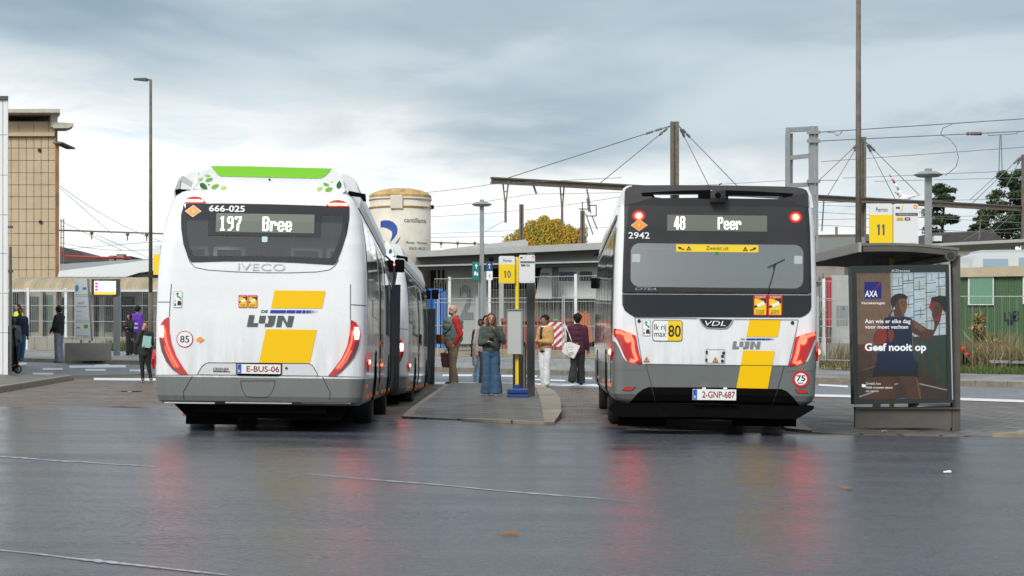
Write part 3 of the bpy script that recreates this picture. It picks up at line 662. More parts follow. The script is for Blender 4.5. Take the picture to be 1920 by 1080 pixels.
        g = G().m(M_strip); g.flat([ribbon([D(*p) for p in st], .020)]); dx = -.035 if q[0][0] < 700 else .035
        g.flat([ribbon([(D(*p)[0]+dx, D(*p)[1]) for p in st[2:]], .008)]); B.conform(g, .024).build('light_strip', o)
    # number plate recess, badge, plate
    g = G().m(mat('recess_white_shaded', (.62,.63,.64), .4)); g.flat([[D(*p) for p in ((345,612),(372,562),(395,538),(422,528),(1140,534),(1170,546),(1190,578),(1214,622))]]); B.conform(g, .005).build('plate_recess', root)  # flat patch; the recess's slight shade is put into its greyer white
    g = G().m(M_seam2); g.flat([ribbon([D(*p) for p in ((345,612),(372,562),(395,538),(422,528),(1140,534),(1170,546),(1190,578),(1214,622))], .008)]); g.flat([ribbon([D(*p) for p in ((40,618),(345,615),(1214,625),(1530,632))], .006)]); B.conform(g, .009).build('recess_edge', root)
    plate(root, B, D, 630, 542, 944, 606, 'E-BUS-06', .02)
    g = G().m(M_bd); a, b = D(640, 622), D(930, 608); g.flat([[a, (b[0], a[1]), b, (a[0], b[1])]]); B.conform(g, .012).build('plate_holder', root)
    g = G().m(M_blk); a, b = D(457, 588), D(568, 565); g.text('GREENER', a[0], b[0], a[1], b[1], shear=.2); a, b = D(457, 594), D(582, 591); g.flat([[a, (b[0], a[1]), b, (a[0], b[1])]]); B.conform(g, .012, False).build('badge', root)
    g = G().m(M_blk); c = D(985, 568); g.flat([arc(c[0], c[1], .016, .016, n=12)]); B.conform(g, .012, False).build('lock', root)
    # bumper seams and flap
    for ln in ([(308,625),(245,740),(250,793)], [(1245,632),(1303,745),(1300,798)]): g = G().m(M_seam2); g.flat([ribbon([D(*p) for p in ln], .009)]); B.conform(g, .005).build('panel_seam', root)
    fl = [(652,657),(905,657),(900,700),(880,750),(850,778),(820,783),(730,780),(690,765),(665,720)]
    g = G().m(M_seam2); fo = [D(*p) for p in fl]; fcx, fcz = sum(p[0] for p in fo)/9, sum(p[1] for p in fo)/9; g.flat([fo, [(fcx+(x-fcx)*.965, fcz+(z-fcz)*.94) for x, z in fo]]); B.conform(g, .005).build('tow_flap', root)
    for x0, x1 in ((105,470),(545,1025),(1095,1450)):
        a, b = D(x0, 816), D(x1, 806); g = G().m(M_chr); g.box((a[0], .04, a[1]-.008), (b[0], .10, a[1]+.010)); g.build('silver_strip', root)
    g = G().m(M_bd); g.prism([(-1.12,.3,.40),(-.92,.3,.21),(.86,.3,.17),(.98,.3,.19),(1.12,.3,.40)], (0,.35,0)); g.build('underrun_panel', root)
    g = G().m(M_bd); g.box((-.95,.5,.10), (-.30,.54,.30)); g.box((.62,.5,.14), (1.1,.54,.32)); g.m(M_amb); g.box((-.985,.48,.20),(-.945,.5,.26)); g.build('mud_flap', root)
    # wheels and arches
    for y in WH:
        for x in (-1.11, 1.11): wheel_parts(root, x, y); arch(root, B, 1 if x > 0 else -1, y)
    # sides: glazing, doors, roof rail, marker lights
    for sg in (-1, 1):
        for y0, y1, z0 in ((.55,2.1,1.72),(2.2,4.3,1.52),(4.4,6.2,1.38),(7.7,9.6,1.38)):
            if sg < 0 or y0 < 4.4 or y0 > 7:
                g = G(); side_quad(g, B, sg, y0, y1, z0, 2.66, .006, M_sg); g.build('side_window', root)
        g = G()
        for y in (.5, 2.12, 4.32, 6.25, 7.65, 9.65): side_quad(g, B, sg, y, y+.09, 1.3, 2.70, .004, M_bk)
        side_quad(g, B, sg, .5, 11.3, 2.66, 2.75, .004, M_bk); g.build('window_post', root)
        g = G().m(mat('battery_cover', (.70,.72,.70), .35)); zt = 3.28
        g.prism([(sg*1.13,.9,2.80),(sg*1.16,.9,2.95),(sg*1.08,.9,3.22),(sg*.98,.9,zt),(sg*.90,.9,zt),(sg*.90,.9,2.9)], (0,10.3,0)); g.build('roof_cover', root)
        g = G().m(M_bd); g.box((sg*1.13-.02,.6,2.78),(sg*1.13+.02,11,2.83)); g.build('rain_gutter', root)
    for y0, y1 in ((4.9,6.2),(10.1,11.3)):
        g = G(); side_quad(g, B, 1, y0, y1, .42, 2.62, .012, M_bk); side_quad(g, B, 1, y0+.08, (y0+y1)/2-.05, .6, 2.5, .018, M_sg); side_quad(g, B, 1, (y0+y1)/2+.05, y1-.08, .6, 2.5, .018, M_sg); g.build('door', root)
        g = G().m(M_hy); 
    g = G().m(M_bk); g.box((1.27,11.05,.36),(1.43,11.10,2.35), bev=.01); g.build('open_door_leaf', root)
    g = G().m(M_amb)
    for y, z in ((.35,.60),(1.0,.47),(2.2,.47),(4.4,.47),(5.0,.95),(6.5,.47),(8,.47),(10,.47),(4.6,1.2)):
        for sg in (1, -1): x = sg*(B.w(z)+.012); g.box((min(x-.012*sg, x+.012*sg), y-.05, z-.025), (max(x-.012*sg, x+.012*sg), y+.05, z+.025))
    g.build('side_marker', root)
    for sg in (1, -1):
        g = G().m(M_lens); x = sg*(B.w(.9)+.01); g.prism([(x,.20,.78),(x,.38,.90),(x,.20,1.02),(x,.10,.90)], (.03*sg,0,0)); g.m(M_hot); g.ball((x+.03*sg,.22,.9), .028, sc=(.6,1,1)); g.build('side_light', root)
    g = G().m(M_bd); g.tube([(1.0,11.75,2.95),(1.12,12.0,2.92),(1.25,12.05,2.80)], .018); g.box((1.10,12.0,2.62),(1.27,12.1,2.84), bev=.03); g.box((1.29,12.0,2.62),(1.47,12.1,2.86), bev=.03); g.tube([(1.28,12.05,2.62),(1.28,12.05,2.2)], .012); g.build('mirror', root, smooth=True)
    # roof pod
    P = lambda x, y: A(x, y)
    o1 = [P(*p) for p in ((252,282),(250,262),(268,212),(300,170),(345,120),(396,80),(700,84),(1336,98),(1372,140),(1410,190),(1440,232),(1456,270),(1440,292),(1400,298),(800,288))]
    g = G().m(M_bw); g.prism([(x, .40, z) for x, z in o1], (0,10.6,0)); bmesh.ops.bevel(g.bm, geom=[e for e in g.bm.edges if all(abs(v.co.y-.40) < 1e-4 for v in e.verts)], offset=.035, segments=3, affect='EDGES'); g.build('roof_pod', root, smooth=True)
    pf = lambda g, nm: g.build(nm, root, M=Matrix.Translation((0,.392,0)))
    g = G().m(M_lime); g.flat([[P(*p) for p in ((399,84),(700,87),(1330,102),(1296,135),(1268,163),(1240,175),(1215,178),(480,163),(458,153),(440,130))]]); pf(g, 'green_panel')
    g = G().m(M_blk); c = P(850, 188); g.flat([arc(c[0], c[1], .014, .014, n=10)]); c = P(838, 340); g.build('camera_eye', root, M=Matrix.Translation((0,.390,0)))
    g = G(); 
    for (x, y, l, wd, an, mt) in ((325,184,22,11,15,M_lime2),(380,158,24,10,-5,M_lime2),(392,190,32,14,20,M_lime3),(350,240,36,22,-35,M_lime4),(438,242,34,17,25,M_lime3),(390,228,10,6,20,M_lime3),(500,253,26,15,25,M_lime2),(1233,257,26,15,30,M_lime2),(1282,224,26,12,-15,M_lime3),(1325,203,9,5,0,M_lime2),(1304,262,32,18,20,M_lime3),(1380,226,32,20,80,M_lime4)):
        ca, sa = math.cos(R(an)), math.sin(R(an)); g.m(mt)
        g.flat([[P(x+l*u*ca+wd*v*sa, y-l*u*sa+wd*v*ca) for u, v in ((-1,0),(-.6,.75),(-.1,1),(.45,.7),(1,.0),(.5,-.65),(-.1,-.95),(-.65,-.7))]])
    pf(g, 'leaf_decoration')
    g = G().m(mat('pod_frame', (.45,.47,.46), .4, metal=.3)); g.prism([(x, .55, z) for x, z in [P(*p) for p in ((118,330),(112,270),(145,180),(178,148),(262,205),(250,240),(160,190),(150,260),(135,330))]], (0,.12,0)); g.m(M_bd); g.prism([(x, .5, z) for x, z in [P(*p) for p in ((125,262),(150,255),(262,262),(262,282),(180,285),(130,300))]], (0,.1,0)); g.prism([(x, .5, z) for x, z in [P(*p) for p in ((1450,265),(1580,290),(1585,345),(1560,340),(1540,310),(1452,300))]], (0,.1,0)); g.build('roof_bracket', root)
    return root
bus = make_left_bus('white electric city bus with green roof panel, 197 Bree on its display')
bus.location = (-3.085, 23.3, .02); bus.rotation_euler = (-.0145, .014, .034)
b2 = copy_tree(bus); b2['label'] = 'white city bus parked in front of and half hidden behind the 197 Bree bus'
b2.location = (-3.29, 36.45, -.17); b2.rotation_euler = (-.0145, .013, .006)
# ---------------------------------------------------------------- the bus at the right, black rear panel
def make_right_bus():
    s, cx, gz = 149.6, 1339.0, -.03
    def cv0(x, y): return ((x-cx)/s, CH+(HY-(y-(x-cx)*.012))/s-gz)
    A = lambda x, y: cv0(1090+x/4, 330+y/4)
    D = lambda x, y: cv0(1090+x/4.174, 580+y/4.174)
    root = E('city_bus', (0,0,0), 'white city bus with black rear panel, 48 Peer on its display', 'bus', 'white and grey city buses at the stops')
    B = Body([(.36,1.15,.14),(.42,1.235,.06),(.50,1.272,.02),(.90,1.28,0),(1.5,1.28,0),(2.0,1.272,.005),(2.3,1.262,.02),(2.6,1.245,.04),(2.87,1.225,.065),(3.02,1.20,.09),(3.09,1.17,.12),(3.13,1.12,.17)], .13, 11.95)
    win = rrect(*A(357,835), *A(1650,522), .11, 6)
    x0, x1, z0, z1 = win[0][0], -win[0][0], 0, 0
    zlo, zhi = min(p[1] for p in win), max(p[1] for p in win)
    cut = lambda c, q: (all(v.co.y < .4 and abs(v.co.x) < 1.16 and zlo-.09 < v.co.z < zhi+.09 for v in q)) or wheelcut(c)
    B.shell(.88, 2.87, YS, M_bw, cut, cap=True).build('body', root, smooth=True)
    B.shell(.36, .88, YS, M_bg, lambda c, q: wheelcut(c)).build('lower_skirt', root, smooth=True)
    underbody(root, 11.95)
    # side roof fairings
    for sg in (-1, 1):
        g = G().m(M_bw); pr = [(sg*B.w(z), z) for z in (2.87,2.95,3.02,3.09)]+[(sg*1.12,3.125),(sg*1.06,3.13),(sg*1.06,2.87)]
        g.prism([(x, .12, z) for x, z in pr], (0,11.2,0)); g.build('roof_fairing', root, smooth=True)
    g = G().m(M_bd); g.box((-.9, 4.0, 2.88), (.9, 9.5, 3.0)); g.build('roof_unit', root)
    # rear spoiler with open slots
    top = A(312,78)[1]; zb = 2.87
    def sp(pts): return [A(*p) for p in pts]
    outer = [(-1.155,zb)]+[(-1.15,3.05),(-1.13,3.09),(-1.08,3.115)]+[(x, 3.13+.012*math.cos(x*1.4)) for x in (-.9,-.6,-.3,0,.3,.6,.9)]+[(1.08,3.115),(1.13,3.09),(1.15,3.05),(1.155,zb)]
    h1 = sp([(520,140),(860,138),(858,165),(590,167),(535,160)]); h2 = sp([(1085,152),(1478,158),(1455,176),(1085,170)])
    for dy, nm in ((0, 'rear_spoiler'),):
        g = G().m(M_bs); g.flat([outer, h1, h2]); g2 = g.bm
        r = bmesh.ops.extrude_face_region(g2, geom=g2.faces[:]); bmesh.ops.translate(g2, verts=[v for v in r['geom'] if isinstance(v, bmesh.types.BMVert)], vec=(0,.10,0))
        for v in g2.verts: v.co.y += .055+max(0, v.co.z-3.0)*.5
        g.build(nm, root)
    g = G().m(M_bd); g.flat([[A(*p) for p in ((430,128),(700,112),(1000,106),(1300,118),(1575,135),(1560,152),(1500,165),(1480,150),(1085,146),(1085,176),(860,172),(862,132),(520,134),(535,168),(500,150),(440,150))]]); 
    g.build('spoiler_recess', root, M=Matrix.Translation((0,.05,0)))
    g = G().m(M_bk); a, b = A(942,210), A(1062,112); g.box((a[0], -.09, a[1]), (b[0], .12, b[1]), bev=.03); g.m(M_bd); c = A(1000,155); g.cone((c[0],-.10,c[1]),(c[0],-.08,c[1]), .035, .04, 14); g.build('rear_camera', root, smooth=True)
    g = G().m(M_bk); p = A(1030,60); g.tube([(p[0], .3, 3.12), (p[0], .3, 3.17), (p[0]+.03, .3, 3.18)], .008); p = A(1092,66); g.ball((p[0], .3, 3.14), .02); g.build('roof_antenna', root)
    # black rear panel and window
    pan = [A(*p) for p in ((312,214),(1692,234),(1700,400),(1706,640),(1712,884),(295,876),(299,640),(305,400))]
    pan = [(-1.155, A(312,214)[1]), (1.155, A(1692,232)[1])]+pan[2:]
    g = G().m(M_bs); g.flat([pan, win]); B.conform(g, .010).build('rear_panel', root)
    g = G().m(M_gw2); g.flat([win]); B.conform(g, .006).build('rear_window', root)
    g = G().m(mat('bus_interior', (.06,.07,.07), .8)); g.box((-1.15,.9,.9),(1.15,11.5,.95)); g.box((-1.2,.28,1.0),(1.2,.30,1.62)); g.m(mat('bus_seat', (.30,.34,.35), .5))
    for x in (-.95,-.5,.5,.95): g.box((x-.2,.7,1.3),(x+.2,.8,1.92), bev=.04)
    g.build('seat_row', root)
    lowp = [A(*p) for p in ((295,893),(1712,900),(1713,985),(1706,1012),(1690,1034),(1665,1052),(1630,1066))]+[D(405,66)]+[A(*p) for p in ((350,1040),(315,1012),(297,970))]
    g = G().m(M_bk); g.flat([lowp]); B.conform(g, .010).build('rear_panel_gloss', root)
    g = G().m(M_seam2); g.flat([ribbon([A(310,218),A(1695,234)], .010)]); g.flat([ribbon([A(295,884),A(1712,892)], .010)]); B.conform(g, .014, False).build('panel_seam', root)
    # display
    a, b = A(628,414), A(1377,302); g = G().m(M_lp2); g.flat([[a, (b[0], a[1]), b, (a[0], b[1])]]); dd = B.conform(g, .016).build('destination_display', root)
    g = G().m(M_led); a, b = A(680,404), A(762,306); led(g, '48', a[0], b[0], a[1], b[1]); a, b = A(1008,404), A(1182,315); led(g, 'Peer', a[0], b[0], a[1], b[1]); B.conform(g, .022, False).build('display_text', dd)
    for x, y in ((414,302),(1590,314)):
        c = A(x, y); g = G().m(M_lens); g.flat([arc(c[0], c[1], .085, .075)]); o = B.conform(g, .016, False).build('brake_light', root)
        g = G().m(M_on); g.flat([arc(c[0], c[1], .055, .048)]); g.m(M_hot); g.flat([arc(c[0], c[1], .032, .03)], -.004); B.conform(g, .022, False).build('lit_lamp', o)
    diamond(root, B, A, 418, 373, 63, 45, .018)
    g = G().m(M_wh); a, b = A(338,473), A(496,426); g.text('2942', a[0], b[0], a[1], b[1], bold=.01); B.conform(g, .016, False).build('fleet_number', root)
    g = G().m(M_chr); a, b = A(392,861), A(552,844); g.text('CITEA', a[0], b[0], a[1], b[1], shear=.25); B.conform(g, .016, False).build('maker_lettering', root)
    g = G().m(M_ty); a, b = A(695,572), A(1312,524); g.flat([rrect(a[0], a[1], b[0], b[1], .012, 3)])
    g.m(M_blk); a, b = A(922,560), A(1088,533); g.text('Zwenkt uit', a[0], b[0], a[1], b[1], -.003)
    for fx in (1, -1):
        q = lambda x, y: A(x, y) if fx > 0 else A(2006-x, y+6)
        g.flat([ribbon([q(757,555), q(738,553), q(718,542)], .014)], -.003); g.flat([[q(708,536), q(735,537), q(722,556)]], -.003)
        g.flat([[q(772,562),q(811,562),q(792,528)], [q(781,556),q(802,556),q(792,540)]], -.003); g.flat([ribbon([q(792,543), q(792,553)], .006)], -.004)
    B.conform(g, .014, False).build('swing_sticker', root)
    for r_ in ((366,590,428,652),(1580,605,1641,665)):
        g = G().m(mat('sticker_translucent', (.42,.47,.49), .5)); a, b = A(r_[0], r_[3]), A(r_[2], r_[1]); g.flat([rrect(a[0], a[1], b[0], b[1], .01, 3)]); B.conform(g, .012, False).build('window_sticker', root)
    g = G().m(M_gn); c = A(1003,585); g.flat([rrect(c[0]-.02, c[1]-.02, c[0]+.02, c[1]+.02, .005, 2)]); B.conform(g, .014, False).build('door_sticker', root)
    g = G().m(M_blk); g.flat([ribbon([A(1380,884), A(1412,790), A(1442,665)], .012)]); g.flat([ribbon([A(1385,692), A(1445,664), A(1510,631)], .018)]); g.flat([ribbon([A(1428,700), A(1436,664)], .02)]); r = bmesh.ops.extrude_face_region(g.bm, geom=g.bm.faces[:]); bmesh.ops.translate(g.bm, verts=[v for v in r['geom'] if isinstance(v, bmesh.types.BMVert)], vec=(0,-.02,0)); B.conform(g, .02, False).build('wiper', root)
    sticker(root, B, A, 1278, 900, 1382, 1052, .016, ('OPGELET','DODE','HOEK')); sticker(root, B, A, 1388, 902, 1494, 1053, .016, ('ATTENTION','ANGLES','MORTS'))
    # lower rear: grey corners, yellow blocks, logo
    for q in ([(235,250),(262,262),(290,310),(320,380),(345,410),(400,428),(455,440),(500,436),(500,480),(235,480)], [(1838,270),(1812,300),(1790,360),(1765,410),(1720,432),(1660,448),(1610,446),(1610,490),(1838,490)]):
        g = G().m(M_bg); g.flat([[D(*p) for p in q]]); B.conform(g, .004).build('grey_corner', root)
    g = G().m(M_yel); g.flat([[D(1305,84),D(1548,88),D(1528,223),D(1283,220)]]); B.conform(g, .006).build('yellow_block', root)
    g = G().m(M_yel); g.flat([[D(1260,327),D(1505,332),D(1455,627),D(1210,622)]]); B.conform(g, .008).build('yellow_block', root)
    logo(root, B, D, .009, lambda x, y: (1172+(x-695)*.655, (233+(y-147)*.62) if y < 180 else 255+(y-184)*.72), M_lg2)
    g = G().m(M_seam)
    for ln in ([(408,72),(430,200),(470,430)], [(1685,88),(1665,205),(1612,445)], [(410,70),(900,78)], [(1180,84),(1685,88)]): g.flat([ribbon([D(*p) for p in ln], .007)])
    g.m(M_seam2)
    for ln in ([(495,434),(1060,442),(1610,447)], [(500,434),(585,750)], [(1580,450),(1495,765)], [(235,706),(400,712)], [(1690,730),(1838,733)]): g.flat([ribbon([D(*p) for p in ln], .006)])
    B.conform(g, .011).build('panel_seam', root)
    # badge
    g = G().m(M_chr); g.flat([[D(*p) for p in ((905,78),(1182,84),(1172,110),(1150,140),(1130,155),(1100,160),(985,156),(955,146),(930,120))]]); g.m(M_bk); g.flat([[D(*p) for p in ((918,80),(1170,85),(1160,108),(1140,136),(1122,148),(1098,152),(988,149),(962,140),(940,116))]], -.004)
    g.m(M_wh); a, b = D(958,134), D(1120,98); g.text('VDL', a[0], b[0], a[1], b[1], -.008, shear=.2); B.conform(g, .014, False).build('maker_badge', root)
    # "Ik rij max 80"
    a, b = D(548,255), D(783,92); g = G().m(M_blk); g.flat([rrect(a[0], a[1], b[0], b[1], .035, 4)]); g.m(M_wh); g.flat([rrect(a[0]+.008, a[1]+.008, b[0]-.008, b[1]-.008, .03, 4)], -.002)
    c, d = D(667,251), D(779,96); g.m(M_ty); g.flat([[c, (d[0]-.03, c[1]), (d[0], c[1]+.03), (d[0], d[1]-.03), (d[0]-.03, d[1]), (c[0], d[1])]], -.004)
    g.m(M_blk); a, b = D(672,222), D(770,130); g.text('80', a[0], b[0], a[1], b[1], -.006, bold=.015)
    a, b = D(562,180), D(655,122); g.text('Ik rij', a[0], b[0], a[1], b[1], -.006); a, b = D(562,220), D(654,190); g.text('max', a[0], b[0], a[1], b[1], -.006); B.conform(g, .008, False).build('speed_plate', root)
    merge_sticker(root, B, D, 470, 90, 532, 214, .008)
    g = G().m(M_lg2); a, b = D(967,428), D(1118,320); g.flat([rrect(a[0], a[1], b[0], b[1], .006, 2), rrect(a[0]+.005, a[1]+.005, b[0]-.005, b[1]-.005, .006, 2)]); g.m(M_blk)
    for x, y in ((975,343),(973,403)): c = D(x, y); g.flat([rrect(c[0]-.015, c[1]-.02, c[0]+.012, c[1]+.02, .004, 2)], -.002)
    for x, y in ((1106,348),(1098,374),(1098,411)): c = D(x, y); g.flat([arc(c[0], c[1], .02, .02, n=12)], -.002)
    B.conform(g, .008, False).build('service_hatch', root)
    for x, y in ((505,400),(1043,402)):
        g = G().m(M_blk); g.flat([[D(x-24,y+18),D(x+24,y+18),D(x,y-24)]]); g.m(M_or); g.flat([[D(x-18,y+14),D(x+18,y+14),D(x,y-17)]], -.002); g.m(M_blk); g.flat([ribbon([D(x,y-6), D(x,y+9)], .008)], -.004); B.conform(g, .010, False).build('hazard_sticker', root)
    g = G().m(M_blk)
    for x, y in ((443,97),(1641,112)): c = D(x, y); g.flat([arc(c[0], c[1], .022, .024, n=14)])
    B.conform(g, .008, False).build('lock', root)
    # tail lights
    for q, st, core in (([(246,155),(300,165),(345,185),(415,210),(424,235),(432,290),(448,360),(472,435),(440,432),(352,408),(330,370),(308,320),(275,250),(245,205)], [(262,182),(300,187),(345,208),(385,232),(396,262),(398,310),(408,350),(428,400),(405,412),(375,402)], (290,190)),
                        ([(1833,178),(1780,190),(1740,200),(1666,225),(1660,255),(1650,310),(1636,380),(1612,452),(1650,450),(1740,422),(1757,385),(1782,330),(1812,262),(1833,225)], [(1818,196),(1780,208),(1735,226),(1700,246),(1690,280),(1684,330),(1672,375),(1655,420),(1680,428),(1712,414)], (1795,210))):
        g = G().m(M_lens); g.flat([[D(*p) for p in q]]); o = B.conform(g, .016).build('tail_light', root)
        g = G().m(M_strip); g.flat([ribbon([D(*p) for p in st], .040)]); B.conform(g, .024).build('light_strip', o)
        ml = [(-1)**i for i in range(2)]; c = D(*core); mid = D(sum(p[0] for p in q)/len(q), sum(p[1] for p in q)/len(q))
        g = G().m(M_on); g.flat([arc(mid[0], mid[1]+.10, .05, .07, n=10)]); B.conform(g, .020, False).build('lit_lamp', o)
    # black lower apron
    g = G().m(M_bd); g.flat([[D(*p) for p in ((375,742),(410,700),(440,662),(480,632),(525,615),(1050,618),(1565,630),(1605,648),(1645,685),(1685,728),(1715,766),(1000,745))]]); B.conform(g, .008).build('rear_apron', root)
    g = G().m(M_bd); g.prism([(x, .10, z) for x, z in [D(*p) for p in ((240,742),(1000,752),(1828,765),(1822,790),(1690,868),(1000,852),(300,850),(215,790))]], (0,.5,0)); g.build('underrun_panel', root)
    g = G().m(M_bd); g.box((-1.18,.75,.07),(-.55,.80,.45)); g.box((.30,.75,.09),(1.12,.80,.45)); g.box((-.6,.85,.16),(.5,.90,.45)); g.build('mud_flap', root)
    plate(root, B, D, 868, 634, 1208, 714, '2-GNP-687', .03)
    g = G().m(mat('plate_lamp', (.9,.9,.85), .4, emit=(1,1,.9), estr=1.2))
    for x in (957, 1122): c = D(x, 625); g.box((c[0]-.02, -.03, c[1]-.006), (c[0]+.02, -.005, c[1]+.006))
    g.build('plate_lamp', root)
    for q in ([(313,643),(345,615),(425,613),(395,643)], [(1662,632),(1742,636),(1778,666),(1690,664)]): g = G().m(M_lensd); g.flat([[D(*p) for p in q]]); g.m(M_rd); c = [D(*p) for p in q]; m_ = (sum(p[0] for p in c)/4, sum(p[1] for p in c)/4); g.flat([[(m_[0]+(p[0]-m_[0])*.8, m_[1]+(p[1]-m_[1])*.8) for p in c]], -.003); B.conform(g, .010).build('reflector', root)
    round_sign(root, B, D, 1712, 552, 66, .72, '75', 'km', .012)
    for y in WH:
        for x in (-1.10, 1.10): wheel_parts(root, x, y); arch(root, B, 1 if x > 0 else -1, y)
    M_side = mat('bus_side_silver', (.50,.50,.48), .28, coat=.6)
    for sg in (-1, 1):
        for y0, y1, z0 in ((.7,2.6,1.30),(2.75,4.6,1.30),(4.75,6.6,1.22),(6.75,8.4,1.22),(8.55,10.4,1.22),(10.55,11.4,1.1)):
            g = G(); side_quad(g, B, sg, y0, y1, z0, 2.60, .008, M_sg); g.build('side_window', root)
        g = G(); side_quad(g, B, sg, .55, 11.45, 1.1, 2.66, .004, M_bk); g.build('window_band', root)
        g = G(); side_quad(g, B, sg, .16, .42, 1.25, 2.6, .004, M_lg2); g.build('rear_pillar', root)
        g = G().m(M_lg); x = sg*(B.w(2.72)+.008); g.bar((x,.3,2.74), (x,11.4,2.74), .02, .05); g.build('rain_gutter', root)
        g = G().m(M_seam)
        for y in (.95,1.9,2.65,4.3,5.2,6.1,7,7.9): side_quad(g, B, sg, y, y+.015, .4, 1.25, .004, M_seam2)
        side_quad(g, B, sg, 1.0, 1.85, .55, 1.05, .006, M_side); g.build('service_panel', root)
        g = G().m(M_amb)
        for y, z in ((.6,.60),(1.9,.60),(4.6,.60),(8.4,.60),(1.2,1.12)): x = sg*(B.w(z)+.008); g.box((x-.010, y-.03, z-.022), (x+.010, y+.03, z+.022))
        g.build('side_marker', root)
        g = G().m(M_lens); c = D(245 if sg < 0 else 1843, 338); x = sg*(B.w(c[1])-.01); g.prism([(x,.14,c[1]-.12),(x,.30,c[1]),(x,.14,c[1]+.12),(x,.04,c[1])], (.035*sg,0,0)); g.m(M_hot); g.ball((x+.035*sg,.12,c[1]), .035, sc=(.7,1,1)); g.build('side_light', root)
        g = G().m(M_bd); g.tube([(sg*1.1,11.9,2.9),(sg*1.3,12.1,2.85)], .018); g.box((min(sg*1.20,sg*1.36),12.05,2.22),(max(sg*1.20,sg*1.36),12.15,2.42), bev=.03); g.build('mirror', root, smooth=True)
    return root
rb = make_right_bus(); rb.location = (2.532, 24.0, -.02); rb.rotation_euler = (-.004, .012, -.024)
# ================================================================ buildings and fixed things
TT = [(-70,78),(-17,73),(-2,65),(3,60),(8,49.5),(11,46.5),(20,42),(50,36)]
def Tx(x): return lerp_tab(TT, x)
def base(x, Y, dz=.12): X = (x-960)*Y/F; return Vector((X, Y, H(X, Y)+dz))
M_tan = mat('tan_panel', (.52,.405,.265), .6, var=.14, vscale=.8, bump=.15)
M_conc = mat('concrete', (.30,.28,.24), .8, var=.22, vscale=1.2, bump=.4, bscale=12)
M_concd = mat('concrete_dark', (.17,.165,.15), .8, var=.3, vscale=1.5, bump=.4, bscale=12)
M_cornice = mat('cornice_concrete', (.50,.47,.40), .8, var=.15)
M_wpan = mat('white_cladding', (.74,.76,.76), .35, coat=.3, var=.05, vscale=.5)
M_steel = mat('galvanised_steel', (.30,.32,.32), .45, metal=.4, var=.15, vscale=4)
M_steeld = mat('dark_steel', (.075,.08,.082), .5, var=.2, vscale=4)
M_rust = mat('weathered_steel', (.15,.125,.10), .7, var=.35, vscale=5)
M_wpost = mat('white_post', (.72,.73,.72), .5)
M_wire = mat('fence_wire', (.42,.44,.43), .5, metal=.3)
M_wirek = mat('overhead_wire', (.17,.18,.185), .6)
M_brick = paving('orange_brick', (.33,.16,.07), (.24,.12,.06), (.25,.22,.18), .5, .25, 0, rough=.8, rvar=.1)
M_roofd = mat('dark_roof', (.075,.07,.07), .8, var=.3, vscale=2)
M_dark = mat('deep_dark', (.02,.02,.02), .8)
def quadbox(name, parent, mt, x0, y0, x1, y1, Y, d, bev=0):
    a, b = px(x0, y1, Y), px(x1, y0, Y); g = G().m(mt); g.box((a.x, Y, a.z), (b.x, Y+d, b.z), bev=bev); return g.build(name, parent, world=True)
# --- white clad building at the left edge
r = E('white_building', base(0, 48), 'white clad building corner at the far left edge of the photo', 'building'); Y = 48
g = G().m(M_wpan); xe = px(14.6, 0, Y).x; zc = [px(0, y, Y).z for y in (187,253,328.5,403,475.5,550,624,706)]
for a, b in zip(zc, zc[1:]):
    for x0, x1 in ((xe-.54-.66*2, xe-.54-.66), (xe-.54-.66+.012, xe-.13), (xe-.118, xe)): g.box((x0, Y, b+.006), (x1, Y+.05, a-.006), bev=.004)
g.build('cladding', r, world=True)
g = G().m(M_seam2); g.prism([(xe-6,Y+.03,zc[-1]-.3),(xe-.03,Y+.03,zc[-1]-.3),(xe-.4,Y+1,zc[-1]-.3),(xe-4.6,Y+11,zc[-1]-.3),(xe-9,Y+11,zc[-1]-.3)], (0,0,zc[0]-zc[-1]+.3)); g.build('wall', r, world=True)
g = G().m(M_steeld); g.prism([(xe-6,Y-.06,zc[0]),(xe+.03,Y-.06,zc[0]),(xe-.3,Y+1,zc[0]),(xe-4.5,Y+11,zc[0]),(xe-9,Y+11,zc[0])], (0,0,.09)); g.build('roof_edge', r, world=True)
a = px(17, 702, 47.6); b = px(21.3, 463, 47.6); r = E('steel_post', (a.x+.03, 47.6, a.z), 'dark square steel post beside the white clad building', 'post')
g = G().m(M_steeld); g.box((a.x, 47.6, a.z-.1), (b.x, 47.66, b.z)); g.build('post_shaft', r, world=True)
g = G().m(M_steeld); g.box((a.x-.02, 47.57, 2.9), (b.x+.02, 47.69, 2.96)); g.box((a.x-.02, 47.57, 4.0), (b.x+.02, 47.69, 4.06)); g.build('bracket', r, world=True)
